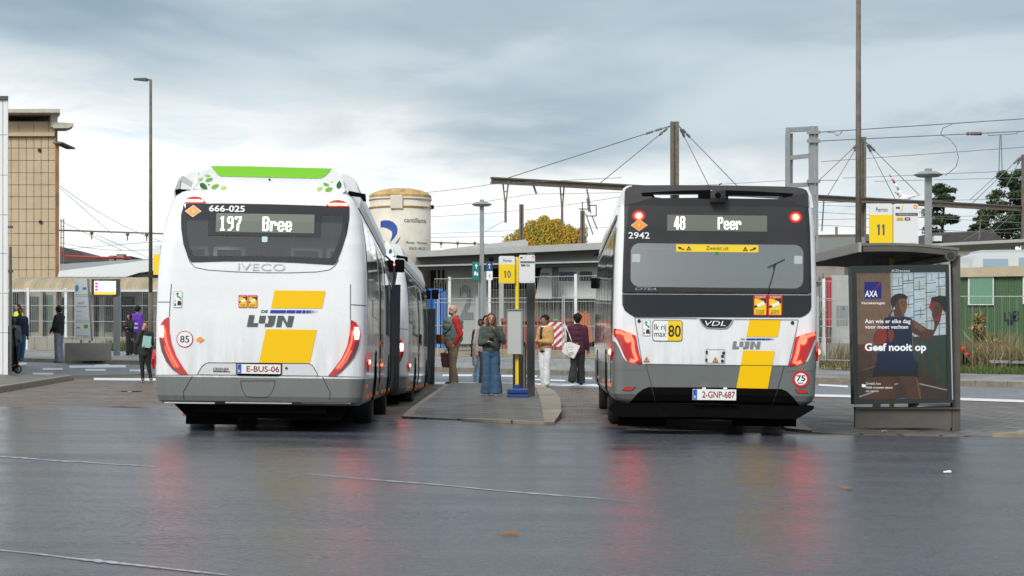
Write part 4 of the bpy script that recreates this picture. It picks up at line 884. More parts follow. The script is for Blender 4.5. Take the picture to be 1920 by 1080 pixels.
# --- tan panelled tower
Y = 110; r = E('tan_building', base(60, Y), 'tall tan panelled building behind the left platform canopy', 'building')
xs_ = [-20,-7,7,20.8,35.3,49.4,63.6,77.2,90.8,104.2]; ys_ = [257,277.8,301,324,346.7,369,392,416,438,460,483,506,528,551,574]
g = G().m(M_tan)
for x0, x1 in zip(xs_, xs_[1:]):
    for y0, y1 in zip(ys_, ys_[1:]):
        a, b = px(x0+.35, y1-.4, Y), px(x1-.35, y0+.4, Y); g.box((a.x, Y, a.z), (b.x, Y+.1, b.z), bev=.015)
for x0, x1 in zip(xs_[::2]+[104.2], xs_[2::2]+[104.2]):
    if x1 > x0: a, b = px(x0+.3, 248, Y), px(x1-.3, 228, Y); g.box((a.x, Y, a.z), (b.x, Y+.1, b.z), bev=.015)
g.build('facade_panels', r, world=True)
g = G().m(mat('panel_joint', (.06,.045,.03), .8)); a, b = px(-20, 660, Y), px(105, 226, Y); g.prism([(a.x,Y+.05,a.z),(b.x-.05,Y+.05,a.z),(b.x-.4,Y+1,a.z),(b.x-5.2,Y+14,a.z),(a.x-5,Y+14,a.z)], (0,0,b.z-a.z)); g.build('wall', r, world=True)
g = G().m(M_brick); a, b = px(104.4, 640, Y), px(111.5, 265, Y); g.prism([(a.x,Y-.05,a.z),(b.x,Y-.05,a.z),(b.x-.3,Y+1,a.z),(a.x-.4,Y+1,a.z)], (0,0,b.z-a.z)); g.build('brick_corner', r, world=True)
g = G().m(M_cornice); a, b = px(-20, 211, Y-1.2), px(113, 204, Y-1.2); g.prism([(a.x,Y-1.2,a.z),(b.x,Y-1.2,a.z),(b.x-.3,Y,a.z),(b.x-5,Y+14,a.z),(a.x-5,Y+14,a.z)], (0,0,b.z-a.z)); a, b = px(100, 240, Y), px(112, 206, Y); g.prism([(a.x,Y-.5,a.z),(b.x,Y-.5,a.z),(b.x-.6,Y+2,a.z),(a.x-.8,Y+2,a.z)], (0,0,b.z-a.z-.02)); g.prism([px(100,240,Y-.6), px(128,240,Y-.6), px(138,236,Y-.6), px(138,231,Y-.6), px(100,229,Y-.6)], (-.5,1.6,0)); g.build('roof', r, world=True)
g = G().m(M_tan); a, b = px(-20, 256, Y), px(104, 249, Y); g.box((a.x, Y-.25, a.z), (b.x, Y+.06, b.z)); g.build('ledge', r, world=True)
g = G().m(M_concd); a, b = px(102, 270, Y), px(119, 267, Y); g.box((a.x, Y-.4, a.z), (b.x, Y+3, b.z)); a, b = px(104, 266, Y), px(106.5, 240, Y); g.box((a.x, Y-.12, a.z), (b.x, Y+.2, b.z)); g.build('gutter_bracket', r, world=True)
for x, y in ((73.5,281.5),(75.5,416)): c = px(x, y, Y-.1); g = G().m(M_dark); g.cone(c, c+Vector((0,.15,0)), .1, .1, 12); g.build('vent', r, world=True)
# ladder on its side
g = G().m(M_rust); 
for x in (114.5,119.5): g.bar(px(x, 505, Y), px(x, 410, Y), .05)
for k in range(9): g.bar(px(114.5, 414+k*10.5, Y), px(119.5, 414+k*10.5, Y), .04)
g.build('ladder', r, world=True)
# --- houses far behind at the left
Y = 160; r = E('house', base(180, Y), 'far house with dark roof and brick chimney beyond the left canopy', 'house')
g = G().m(M_roofd); g.prism([px(112,492,Y), px(112,462,Y), px(150,472,Y), px(165,482,Y), px(245,480,Y), px(245,500,Y)], (0,8,0)); g.build('roof', r, world=True)
quadbox('chimney', r, M_brick, 218, 476, 232, 492, Y-1, 1.2); quadbox('chimney', r, M_brick, 204, 479, 214, 492, Y-1, 1.2); quadbox('wall', r, M_concd, 112, 492, 245, 560, Y+1, 8)
g = G().m(mat('red_rail', (.4,.04,.03), .6)); g.tube([px(114,462,Y-3), px(120,480,Y-3), px(245,485,Y-3)], .10); g.build('railing', r, world=True)
# --- curved platform canopy and angular white roof at the left
M_can = mat('stained_canopy', (.36,.29,.18), .55, var=.4, vscale=.7, stretch=(3,.4,.6))
Y = 84; r = E('platform_canopy', base(160, Y), 'curved stained brown platform canopy behind the left mesh fence', 'canopy')
g = G().m(M_can); n = 10; x0, x1 = px(-10,0,Y).x, px(330,0,Y).x; zb, zt = px(0,543,Y).z, px(0,517,Y).z; N2 = 90
rows = [[g.bm.verts.new((x0+(x1-x0)*i/N2, Y+2.6*(1-math.cos(R(90*k/n))), zb+(zt-zb)*math.sin(R(90*k/n))+(.02 if i % 2 else 0))) for i in range(N2+1)] for k in range(n+1)]
for a, b in zip(rows, rows[1:]):
    for i in range(N2): g.face((a[i], a[i+1], b[i+1], b[i]))
g.build('canopy_sheet', r, world=True)
g = G().m(M_wpost); g.bar((x0, Y, zb-.04), (x1, Y, zb-.04), .12, .10); g.build('edge_beam', r, world=True)
g = G().m(M_steel)
for x in (40,110,190,262): a = base(x, Y+2); g.box((a.x-.1, Y+2, a.z-.3), (a.x+.1, Y+2.2, zt)); 
g.build('support', r, world=True)
g = G().m(mat('tube_lamp', (.8,.8,.8), .4, emit=(1,1,.95), estr=.8))
for x in (38,265): a, b = px(x, 545, Y+.3), px(x+27, 542, Y+.3); g.box((a.x, Y+.3, a.z), (b.x, Y+.4, b.z))
g.build('strip_lamp', r, world=True)
Y = 90; r = E('station_roof', base(200, Y), 'angular white station roof behind the curved brown canopy', 'roof')
g = G().m(M_wpan); g.prism([px(108,519,Y), px(111,508,Y), px(300,485,Y), px(300,506,Y), px(262,511,Y), px(236,519,Y)], (0,.5,0)); g.build('fascia', r, world=True)
g = G().m(M_steel); g.prism([px(113,509,Y+.6), px(113,495,Y+6), px(300,484,Y+6), px(300,487,Y+.6)], (0,.1,.0)); g.build('corrugated_sheet', r, world=True)
g = G().m(M_steeld); g.prism([px(240,518,Y+.2), px(300,506,Y+.2), px(300,520,Y+.2)], (0,5,0)); g.build('soffit', r, world=True)
g = G().m(M_concd)
for x in (130,290): a = base(x, Y+1); g.box((a.x-.15, Y+1, a.z-.3), (a.x+.15, Y+1.3, px(0,512,Y).z))
g.build('support', r, world=True)
# facade of the platform building behind the left fence
Y = 96; r = E('platform_building', base(160, Y), 'low platform building with pale pillars and dark bays behind the left fence', 'building')
quadbox('wall', r, mat('beige_wall', (.34,.32,.27), .8, var=.2), -10, 545, 330, 660, Y, 4)
for x, w_, mt, y0 in ((24,14,M_dark,548),(50,22,M_steeld,556),(82,16,mat('green_tint', (.10,.17,.13), .4),553),(112,24,M_dark,558),(180,30,M_steeld,556),(228,24,M_dark,556),(258,20,mat('green_tint', (.10,.17,.13), .4),560)): quadbox('bay', r, mt, x, y0, x+w_, 622, Y-.03, .06)
for x in (44,76,104,142,172,216,254,284): quadbox('pillar', r, M_conc, x, 545, x+4, 640, Y-.35, .3)
# --- low concrete walls and mesh fences along the far side of the pavement
def wall(nm, x0, x1, h, label, off=.2, th=.25, mt=None, seg=14):
    r = E(nm, (x0, Tx(x0)+off, H(x0, Tx(x0))+.1), label, 'wall'); g = G().m(mt or M_conc)
    for k in range(seg):
        a = x0+(x1-x0)*k/seg; b = x0+(x1-x0)*(k+1)/seg-.012; ya, yb = Tx(a)+off, Tx(b)+off; za, zb = H(a, ya), H(b, yb)
        v = [g.bm.verts.new(p) for p in ((a,ya,za-.1),(b,yb,zb-.1),(b,yb+th,zb-.1),(a,ya+th,za-.1),(a,ya,za+h),(b,yb,zb+h),(b,yb+th,zb+h),(a,ya+th,za+h))]
        for q in ((0,1,5,4),(1,2,6,5),(2,3,7,6),(3,0,4,7),(4,5,6,7)): g.face([v[i] for i in q])
    g.build('wall_blocks', r, world=True); return r
def fence(nm, x0, x1, posts, zlo, ztop, label, off=.32, grp='mesh fences along the far pavement', post_mt=None, sp=.085, rails=(0,.33,.66,1), th=.0065, yoff=None, postw=.09):
    yo = (lambda x: Tx(x)+off) if yoff is None else yoff
    r = E(nm, (x0, yo(x0), H(x0, yo(x0))), label, 'fence', grp); g = G().m(M_wire)
    x = x0
    while x < x1:
        y = yo(x); z = H(x, y); g.bar((x, y, z+zlo), (x, y, z+ztop), th); x += sp
    for f in rails:
        n = max(2, int((x1-x0)/2))
        for k in range(n):
            a, b = x0+(x1-x0)*k/n, x0+(x1-x0)*(k+1)/n; zz = zlo+(ztop-zlo)*f
            g.bar((a, yo(a)-.01, H(a, yo(a))+zz), (b, yo(b)-.01, H(b, yo(b))+zz), .02)
    g.build('mesh_panel', r, world=True)
    for p in posts:
        y = yo(p)-.05; z = H(p, y); g = G().m(post_mt or M_wpost); g.box((p-postw/2, y-.05, z+.05), (p+postw/2, y+.03, z+ztop+.06)); g.box((p-postw*.7, y-.07, z+.05), (p+postw*.7, y+.05, z+.09) if zlo < .4 else (p+postw*.7, y+.05, z+zlo+.02)); g.build('fence_post', r, world=True)
    return r
def XT(x): # x where a column of the photo meets the fence line
    X = 0
    for _ in range(30): X = .5*X+.5*(x-960)*(Tx(X)+.3)/F
    return X
wall('concrete_wall', XT(-30), XT(292), .60, 'long low concrete wall under the left mesh fence')
fence('mesh_fence', XT(-30), XT(330), [XT(53), XT(124), XT(224), XT(300)], .62, 2.42, 'wire mesh fence with white posts on the low concrete wall at the left')
wall('concrete_wall', XT(815), XT(1125), .34, 'low sandy concrete wall behind the crossing pedestrians', mt=mat('sandy_concrete', (.33,.27,.19), .85, var=.3, vscale=1.5, bump=.4))
fence('mesh_fence', XT(815), XT(1125), [XT(843), XT(918), XT(1079)], .36, 2.75, 'tall wire mesh fence with white posts behind platform ten')
wall('concrete_wall', XT(1500), XT(1640), .78, 'low weathered concrete wall between the right bus and the shelter', off=.8)
fence('mesh_fence', XT(1500), XT(1640), [XT(1549)], .92, 2.4, 'wire mesh fence with one white post between the right bus and the shelter', off=.75, th=.007, sp=.06, postw=.07)
# temporary fence panels
fence('site_fence', XT(817)+.1, XT(894), [XT(817)+.1, XT(894)], .15, 2.05, 'temporary grey site fence panel behind the man in the green vest', off=-.5, grp='temporary site fence panels', post_mt=M_wire, sp=.13, rails=(0,1), postw=.03, th=.004)
fence('site_fence', XT(896), XT(1054), [XT(896), XT(1054)], .15, 2.05, 'temporary grey site fence panel behind platform sign ten', off=-.5, grp='temporary site fence panels', post_mt=M_wire, sp=.13, rails=(0,1), postw=.03, th=.004)
fence('site_fence', XT(1057), XT(1120), [XT(1057)], .15, 2.05, 'temporary grey site fence panel behind the person in maroon', off=-.5, grp='temporary site fence panels', post_mt=M_wire, sp=.13, rails=(0,1), postw=.03, th=.004)
fence('site_fence', XT(1535), XT(1640), [XT(1530)], .15, 1.95, 'temporary grey site fence left of the shelter poster', off=.1, grp='temporary site fence panels', post_mt=M_wire, sp=.11, rails=(0,.12,.6,1), postw=.06, th=.005)
fence('site_fence', XT(1780), XT(2000), [XT(1940)], .10, 2.0, 'temporary grey site fence in front of the green shed', off=.3, grp='temporary site fence panels', post_mt=M_wire, sp=.16, rails=(0,1), postw=.05, th=.004)
# --- silo
Y = 94; c = px(750.5, 0, Y); r = E('mortar_silo', (c.x, Y, H(c.x, Y)), 'rusty cream mortar silo with blue swoosh behind the left bus', 'silo')
M_silo = mat('silo_cream', (.66,.61,.52), .6, var=.16, vscale=1.0, bump=.15, bscale=6); M_silor = mat('silo_rust', (.50,.33,.13), .7, var=.5, vscale=2.5)
rs = 57.3*Y/F; zt = px(0,374,Y).z; z0 = px(0,560,Y).z
g = G().m(M_silo); g.cone((c.x,Y,z0),(c.x,Y,zt), rs, rs, 48); g.cone((c.x,Y,z0-1.8),(c.x,Y,z0), .3, rs, 32)
g.build('silo_body', r, world=True)
g = G().m(M_silor); prev = None; P_ = [(1.012,zt),(1.02,zt+.16),(.95,zt+.27),(.72,zt+.42),(.42,zt+.51),(.15,zt+.53),(.0,zt+.53)]
for (a, b), (a2, b2) in zip(P_, P_[1:]): g.cone((c.x,Y,b),(c.x,Y,b2), a*rs, max(.01,a2*rs), 48, cap=False)
g.build('silo_dome', r, world=True, smooth=True)
g = G().m(M_silor); 
for y in (390,):
    z = px(0, y, Y).z; g.cone((c.x,Y,z-.05),(c.x,Y,z+.03), rs*1.03, rs*1.03, 48)
g.m(M_silo); g.cone((c.x,Y,px(0,375,Y).z-.04),(c.x,Y,px(0,375,Y).z+.06), rs*1.03, rs*1.03, 48)
a, b = px(732,391,Y-rs*1.02), px(755,366,Y-rs*1.02); g.box((a.x, Y-rs*1.06, a.z), (b.x, Y-rs*.9, b.z), bev=.03); g.m(M_bd); g.box((c.x+rs*.98, Y-.15, px(0,392,Y).z), (c.x+rs*1.1, Y+.1, px(0,385,Y).z)); g.build('rim_band', r, world=True)
g = G().m(M_rust)
for sx in (-1,1):
    for sy in (-1,1): a = (c.x+sx*rs*.75, Y+sy*rs*.75); g.bar((a[0],a[1],H(c.x,Y)-.2),(a[0],a[1],z0+.4), .18)
g.build('silo_leg', r, world=True)
def wrap(g):
    for v in g.bm.verts:
        dx = max(-.99, min(.99, (v.co.x-c.x)/rs)); v.co.y = Y-rs*math.sqrt(1-dx*dx)-.012
    return g
def sx(x, y): p = px(x, y, Y-rs*.8); q = px(x, y, Y); return (c.x+(x-750.5)*Y/F, q.z)
g = G().m(mat('silo_blue', (.02,.07,.32), .5)); S = lambda x, y: sx(650+x/4.5, 340+y/4.5)
g.flat([[S(*p) for p in ((300,350),(330,343),(375,345),(410,360),(437,390),(445,425),(438,460),(415,495),(380,530),(390,500),(400,465),(398,440),(380,425),(350,408),(315,400),(300,402))]])
g.flat([[S(*p) for p in ((398,565),(430,530),(470,480),(455,515),(430,550),(402,572))]])
for k in range(1, 12): bmesh.ops.bisect_plane(g.bm, geom=g.bm.verts[:]+g.bm.edges[:]+g.bm.faces[:], plane_co=(c.x-rs+k*rs*.17,0,0), plane_no=(1,0,0))
wrap(g).build('silo_logo', r, world=True)
g = G().m(mat('silo_text', (.05,.05,.12), .6)); a, b = S(500,362), S(676,322); g.text('cantillana', a[0], b[0], a[1], b[1]); a, b = S(515,540), S(684,517); g.text('Mortels · Mortiers', a[0], b[0], a[1], b[1]); a, b = S(540,588), S(668,565); g.text('056/21.48.32', a[0], b[0], a[1], b[1]); wrap(g).build('silo_text', r, world=True)
# --- station building behind the fence in the middle
Y = 88; r = E('station_building', base(980, Y), 'grey flat roofed station building with a large 2 on its pale wall', 'building')
M_fas = mat('canopy_fascia', (.40,.41,.40), .5, var=.08)
def pr(nm, pts, Y0, d, mt, par=r): g = G().m(mt); g.prism([px(a, b, Y0) for a, b in pts], (0, d, 0)); return g.build(nm, par, world=True)
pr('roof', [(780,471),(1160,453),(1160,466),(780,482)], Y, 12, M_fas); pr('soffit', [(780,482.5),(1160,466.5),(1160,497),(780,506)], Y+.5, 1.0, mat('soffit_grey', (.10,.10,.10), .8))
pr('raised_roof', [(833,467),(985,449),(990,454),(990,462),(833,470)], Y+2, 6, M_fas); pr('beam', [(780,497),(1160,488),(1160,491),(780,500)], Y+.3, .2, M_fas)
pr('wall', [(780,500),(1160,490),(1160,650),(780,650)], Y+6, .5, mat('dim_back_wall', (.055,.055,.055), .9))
pr('pale_wall', [(837,492),(916,490),(916,645),(837,645)], Y+2.2, .4, mat('pale_grey_wall', (.40,.41,.39), .8, var=.08))
a, b = px(861,599,Y+2.15), px(887,534,Y+2.15); g = G().m(mat('number_grey', (.17,.18,.18), .7)); g.text('2', a.x, b.x, a.z, b.z, Y+2.17, bold=.03); g.build('number', r, world=True)
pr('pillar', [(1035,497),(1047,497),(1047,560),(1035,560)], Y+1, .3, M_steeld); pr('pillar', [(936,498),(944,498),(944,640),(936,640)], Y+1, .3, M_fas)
pr('platform', [(916,545),(1160,541),(1160,640),(916,640)], Y+2.5, 3, M_concd); pr('platform_line', [(916,543),(1160,539),(1160,541),(916,545)], Y+2.4, .2, mat('platform_yellow', (.4,.3,.1), .7))
for k in range(5): pr('support', [(818+k*8,506),(820+k*8,506),(820+k*8,530),(818+k*8,530)], Y+4, .1, M_fas)
# trains
def train(x0, x1, yt, yb, Y, wins, label, slant=0):
    c = px((x0+x1)/2, yb, Y); r = E('train', (c.x, Y, H(c.x, Y)), label, 'train', 'white trains at the platforms')
    g = G().m(mat('train_white', (.66,.68,.67), .35, coat=.4, var=.06)); g.prism([px(a, b, Y) for a, b in ((x0,yb),(x0+slant,yt+4),(x0+slant+8,yt),(x1,yt-2),(x1,yb))], (0,2.8,0)); g.build('train_body', r, world=True)
    g = G().m(mat('train_roof', (.38,.41,.43), .5)); g.prism([px(a, b, Y+.5) for a, b in ((x0+slant+4,yt+1),(x0+slant+10,yt-5),(x1,yt-8),(x1,yt))], (0,1.8,0)); g.build('train_roof', r, world=True)
    for a, b, c_, d, mt in wins: g = G().m(mt); p, q = px(a, d, Y), px(c_, b, Y); g.box((p.x, Y-.015, p.z), (q.x, Y+.02, q.z)); g.build('train_window', r, world=True)
    return r
M_tw = mat('train_glass', (.02,.022,.025), .1, coat=.5); M_tw2 = mat('train_glass_blue', (.30,.42,.50), .12, coat=.5)
train(1003, 1190, 499, 560, 89.8, [(1048,510,1079,527,M_tw),(1087,509,1110,527,M_tw),(1012,512,1030,515,M_tw),(1010,518,1026,521,M_tw),(1120,509,1150,527,M_tw)], 'white train with dark windows at the middle platform', 12)
train(1800, 2060, 474, 560, 75, [(1843,485,1890,500,M_tw2),(1910,483,1960,498,M_tw2),(1980,482,2030,497,M_tw2)], 'white train with pale blue windows above the green shed', 30)
# grey canopy beam behind the right bus
Y = 70; r = E('canopy_beam', base(1590, Y), 'flat grey canopy beam above the shelter roof, right of the right bus', 'canopy')
g = G().m(mat('grey_green_panel', (.22,.24,.23), .5)); g.prism([px(1430,447,Y), px(1622,444,Y), px(1622,472,Y), px(1430,490,Y)], (0,3,0)); g.build('beam', r, world=True); g = G().m(M_steel); 
for x in (1450,1590): a = base(x, Y+1); g.box((a.x-.1, Y+1, a.z-.2), (a.x+.1, Y+1.2, px(0,470,Y).z))
g.build('support', r, world=True)
Y = 100; r = E('station_roof', base(1800, Y), 'long pale flat station roof edge above the right train', 'roof')
g = G().m(M_fas); g.prism([px(1740,462,Y), px(1740,457,Y), px(1960,446,Y), px(1960,452,Y)], (0,8,0)); g.build('roof_edge', r, world=True); g = G().m(M_steel)
for x in (1760,1900): a = base(x, Y+2); g.box((a.x-.1, Y+2, a.z-.2), (a.x+.1, Y+2.2, px(0,457,Y).z))
g.build('support', r, world=True)
Y = 125; r = E('house', base(1810, Y), 'house with a dark tiled hip roof below the pines at the right', 'house')
g = G().m(M_roofd); g.prism([px(1735,462,Y), px(1748,436,Y), px(1862,433,Y), px(1892,458,Y)], (0,9,0)); g.build('roof', r, world=True); quadbox('wall', r, M_conc, 1740, 458, 1890, 540, Y+.5, 8); quadbox('dormer', r, M_wpost, 1752, 442, 1766, 452, Y-.6, 1)
Y = 140; r = E('house', base(1600, Y), 'low brown roofed house far behind the tall lamp pole', 'house')
g = G().m(M_rust); g.prism([px(1530,452,Y), px(1534,440,Y), px(1700,438,Y), px(1710,452,Y)], (0,8,0)); g.build('roof', r, world=True); quadbox('wall', r, M_conc, 1532, 452, 1706, 520, Y+.4, 7); quadbox('chimney', r, M_brick, 1568, 425, 1571, 440, Y+2, .5)
# --- green shed with graffiti
Y = 54; r = E('green_shed', base(1860, Y), 'green corrugated shed with graffiti at the right edge', 'shed')
M_gr = mat('green_sheet', (.095,.165,.085), .5, var=.12, vscale=1.5); M_gr2 = mat('pale_green_sheet', (.15,.30,.20), .5, var=.08)
a = px(1790, 650, Y); b = px(2030, 519, Y); g = G().m(M_gr); n = 120; xs_ = [a.x+(b.x-a.x)*i/n for i in range(n+1)]
zt0 = lambda x: b.z+(x-a.x)*.012
row = [[g.bm.verts.new((x, Y+(.03 if i % 2 else 0), z)) for i, x in enumerate(xs_)] for z in (a.z-.3,)]+[[g.bm.verts.new((x, Y+(.03 if i % 2 else 0), zt0(x))) for i, x in enumerate(xs_)]]
for i in range(n): g.face((row[0][i], row[0][i+1], row[1][i+1], row[1][i]))
g.box((a.x, Y+.05, a.z-.3), (b.x, Y+2.5, b.z)); g.build('wall', r, world=True)
g = G().m(mat('shed_roof', (.48,.41,.28), .8, var=.25, vscale=1.2)); g.prism([px(1788,520,Y), px(1788,503,Y), px(2030,494,Y), px(2030,516,Y)], (0,2.7,0)); g.bm.transform(Matrix.Translation((0,-.12,0))); g.build('roof', r, world=True)
a, b = px(1815,572,Y-.03), px(1863,518,Y-.03); g = G().m(M_wpost); g.box((a.x, Y-.05, a.z), (b.x, Y+.0, b.z)); fr = g.build('shutter_frame', r, world=True); g = G().m(M_gr2); g.box((a.x+.04, Y-.065, a.z+.04), (b.x-.04, Y-.02, b.z-.04)); g.build('shutter', fr, world=True)
quadbox('corner_post', r, M_wpost, 1918, 512, 1921, 570, Y-.06, .05)
g = G().m(mat('graffiti_black', (.02,.02,.03), .6)); V = lambda x, y: (lambda p: (p.x, p.z))(px(1780+x/3.6, 440+y/3.6, Y))
for ln in ([(372,525),(374,578),(412,572),(405,520)], [(425,550),(450,545),(466,530),(455,518),(432,522),(422,548),(432,575),(452,580),(468,560)], [(390,588),(428,580)], [(392,603),(430,594)]): g.flat([ribbon([V(*p) for p in ln], .045)])
g.bm.transform(Matrix.Translation((0, Y-.012, 0))); g.build('graffiti', r, world=True)
# --- things behind the middle fence
Y = 69; r = E('blue_container', base(822, Y), 'blue steel container behind the open bus door', 'container'); M_blc = mat('blue_steel', (.01,.12,.40), .5, var=.2)
a, b = px(796,662,Y), px(834,541,Y); g = G().m(M_blc); g.box((a.x, Y, a.z), (b.x, Y+3, b.z))
for k in range(5): x = a.x+.06+k*.14; g.box((x, Y-.04, a.z+.1), (x+.07, Y+.01, b.z-.12))
g.build('container_body', r, world=True); g = G().m(M_blc); g.box((a.x-.03, Y-.06, b.z-.1), (b.x+.03, Y+.05, b.z)); g.box((a.x-.03, Y-.06, a.z), (b.x+.03, Y+.05, a.z+.1)); g.box((b.x-.06, Y-.06, a.z), (b.x+.03, Y+.05, b.z)); g.build('frame', r, world=True); g = G().m(M_wire); g.bar((b.x-.2,Y-.08,a.z+.2),(b.x-.2,Y-.08,b.z-.2), .03); g.build('lock_bar', r, world=True)
M_skip = mat('rust_red_steel', (.30,.07,.035), .6, var=.3, vscale=2); M_sko = mat('orange_steel', (.48,.13,.035), .6, var=.3, vscale=2)
Y = 67.5; r = E('skip_container', base(1000, Y), 'rust red waste skip behind the mesh fence', 'skip')
g = G().m(M_skip); g.prism([px(a, b, Y) for a, b in ((940,664),(940,598),(1078,600),(1078,664))], (0,2.2,0)); g.build('skip_body', r, world=True); g = G().m(M_skip)
for k in range(9): x = 948+k*15; g.box(tuple(px(x,660,Y-.08)), tuple(px(x+3,604,Y-.08)+Vector((0,.1,0))))
g.build('rib', r, world=True); quadbox('top_rail', r, M_skip, 938, 597, 1080, 603, Y-.12, .2)
Y = 66.8; r = E('skip_container', base(1095, Y), 'orange open skip end rising behind the person in maroon', 'skip')
g = G().m(M_sko); g.prism([px(a, b, Y) for a, b in ((1076,588),(1082,586),(1104,587),(1112,640),(1100,645),(1080,600))], (0,1.8,0)); g.build('skip_body', r, world=True); quadbox('lifting_lug', r, M_sko, 1082, 583, 1086, 588, Y, .3); quadbox('lifting_lug', r, M_sko, 1096, 583, 1100, 588, Y, .3)
Y = 66.0; r = E('barrier_board', base(1044, Y), 'red and white striped barrier board behind the man in the tan jacket', 'barrier')
a, b = px(1027,650,Y), px(1060,604,Y); g = G().m(M_wh); g.box((a.x, Y, a.z), (b.x, Y+.04, b.z)); g.build('board', r, world=True); g = G().m(M_rd); w_, h = b.x-a.x, b.z-a.z
for k in range(-3, 4):
    pts = [(a.x, a.z+k*h*.30), (a.x, a.z+k*h*.30+h*.15), (b.x, a.z+k*h*.30+h*.15+w_*.95), (b.x, a.z+k*h*.30+w_*.95)]
    b3 = bmesh.new(); f = b3.faces.new([b3.verts.new((p[0], Y-.006, p[1])) for p in pts])
    for co, no in (((0,0,a.z),(0,0,-1)), ((0,0,b.z),(0,0,1))): bmesh.ops.bisect_plane(b3, geom=b3.verts[:]+b3.edges[:]+b3.faces[:], plane_co=co, plane_no=no, clear_outer=True)
    for f in b3.faces: g.poly([v.co.copy() for v in f.verts])
    b3.free()
g.build('stripe', r, world=True); g = G().m(M_steel)
for x in (1031,1056): p = px(x, 650, Y); g.bar(p, (p.x, Y, H(p.x, Y)), .06)
g.build('support_leg', r, world=True)
Y = 66.3; a, b = px(1036,602,Y), px(1047,597,Y); r = E('small_sign', (a.x, Y, a.z), 'small green sign above the striped barrier board', 'sign'); g = G().m(M_gn); g.box((a.x, Y, a.z), (b.x, Y+.02, b.z)); g.build('sign_plate', r, world=True); g = G().m(M_wh); g.text('uit', a.x+.05, b.x-.05, a.z+.03, b.z-.03, Y-.006); g.build('sign_text', r, world=True)
# --- behind the right gap: red framed cabinet and pale wall
Y = 56; r = E('technical_cabin', base(1575, Y), 'pale technical cabin with red corner behind the right mesh fence', 'cabin')
quadbox('wall', r, mat('pale_cabin', (.42,.43,.41), .6, var=.1), 1559, 516, 1640, 690, Y, 3); quadbox('red_corner', r, mat('cabin_red', (.38,.015,.03), .5), 1551.5, 520, 1559, 615, Y-.05, .4)
quadbox('red_base', r, MATS['cabin_red'], 1534, 588, 1552, 690, Y, .4)
quadbox('door', r, M_steel, 1568, 573, 1590, 612, Y-.02, .04); a, b = px(1578,582,Y), px(1584,577,Y); g = G().m(M_blk); g.text('JTB', a.x, b.x, a.z, b.z, Y-.03); g.build('label_text', r, world=True)
# ================================================================ railway masts, beams and wires
def W(g, x0, y0, x1, y1, Y0, Y1=None, r_=.014, sag=0):
    a, b = px(x0, y0, Y0), px(x1, y1, Y1 or Y0); n = 8 if sag else 1; pts = [a+(b-a)*k/n-Vector((0,0,sag*4*(k/n)*(1-k/n))) for k in range(n+1)]; g.tube(pts, r_, 4)
Yb = lambda x: 90+(x-922)/998*19
r = E('overhead_line_beam', px(1265, 355, Yb(1265)), 'long horizontal steel catenary beam crossing behind the right bus', 'catenary beam')
g = G().m(M_rust)
for o in (-.12, .12): a, b = px(921, 338, 90), px(1960, 393.5, Yb(1960)); g.bar(a+Vector((0,0,o)), b+Vector((0,0,o)), .20, .07)
g.bar(a, b, .04, .22)
g.build('beam', r, world=True)
for x, w_ in ((948,5.5),(1054,4)):
    y = 338+(x-922)*.054; Y = Yb(x); g = G().m(M_rust); g.bar(px(x-w_, y, Y), px(x-1, y+40, Y), .07); g.bar(px(x+w_, y, Y), px(x+1, y+40, Y), .07); g.bar(px(x, y+38, Y), px(x, y+78, Y), .12); g.bar(px(x-w_-3, y+3, Y), px(x+w_+3, y+3, Y), .12); g.bar(px(x-2.5, y+20, Y), px(x+2.5, y+20, Y), .05); g.build('hanger', r, world=True)
for x, l in ((1000,20),(1100,36)):
    y = 338+(x-922)*.054; Y = Yb(x); g = G().m(M_wirek); g.bar(px(x-8, y+2, Y), px(x+8, y+2, Y), .12)
    for k in range(7): g.ball(px(x+k*.9, y+5+k*l/8, Y), .06, 6, 4)
    g.build('insulator', r, world=True)
for x in (1545,1688,1840): y = 338+(x-922)*.054; Y = Yb(x); g = G().m(M_rust); g.bar(px(x-8, y+3, Y), px(x+8, y+3, Y), .12); g.bar(px(x, y, Y), px(x-4, y+62, Y), .06); g.build('hanger', r, world=True)
def mast(x0, x1, yt, Y, label, mt=None, h=True, rungs=False):
    c = px((x0+x1)/2, yt, Y); gz = H(c.x, Y)-.2; wd = (x1-x0)*Y/F; r = E('railway_mast', (c.x, Y, gz), label, 'mast', 'railway masts')
    g = G().m(mt or M_rust); g.box((c.x-wd/2, Y-.1, gz), (c.x-wd*.12, Y+.15, c.z)); g.box((c.x+wd*.12, Y-.1, gz), (c.x+wd/2, Y+.15, c.z)); g.box((c.x-wd*.12, Y, gz), (c.x+wd*.12, Y+.05, c.z)); g.build('mast_shaft', r, world=True); return r
m1 = mast(1257, 1273, 228, Yb(1265)-.4, 'tall brown railway mast rising behind the right bus roof')
m2 = mast(1612, 1623.5, 257, Yb(1618)-.4, 'brown railway mast just right of the tall lamp pole')
m3 = mast(1916, 1930, 290, Yb(1920)-.4, 'railway mast at the right edge of the photo')
mast(973.5, 982, 383, 115, 'grey railway mast left of the yellow willow tree'); 
m5 = mast(1088, 1096.5, 395, 112, 'railway mast with a small switch platform right of the yellow willow tree')
g = G().m(M_wirek)
for p in (((1085,392),(1104,392)),((1092,378),(1092,400)),((1100,405),(1118,405)),((1118,385),(1118,405)),((1105,385),(1118,385)),((1104,378),(1108,400)),((1098,400),(1112,440)),((1110,405),(1120,430))): g.bar(px(*p[0], 112), px(*p[1], 112), .07)
for k in range(5): g.ball(px(1102+k*.6, 374+k*5, 112), .1, 6, 4)
g.build('switch_gear', m5, world=True)
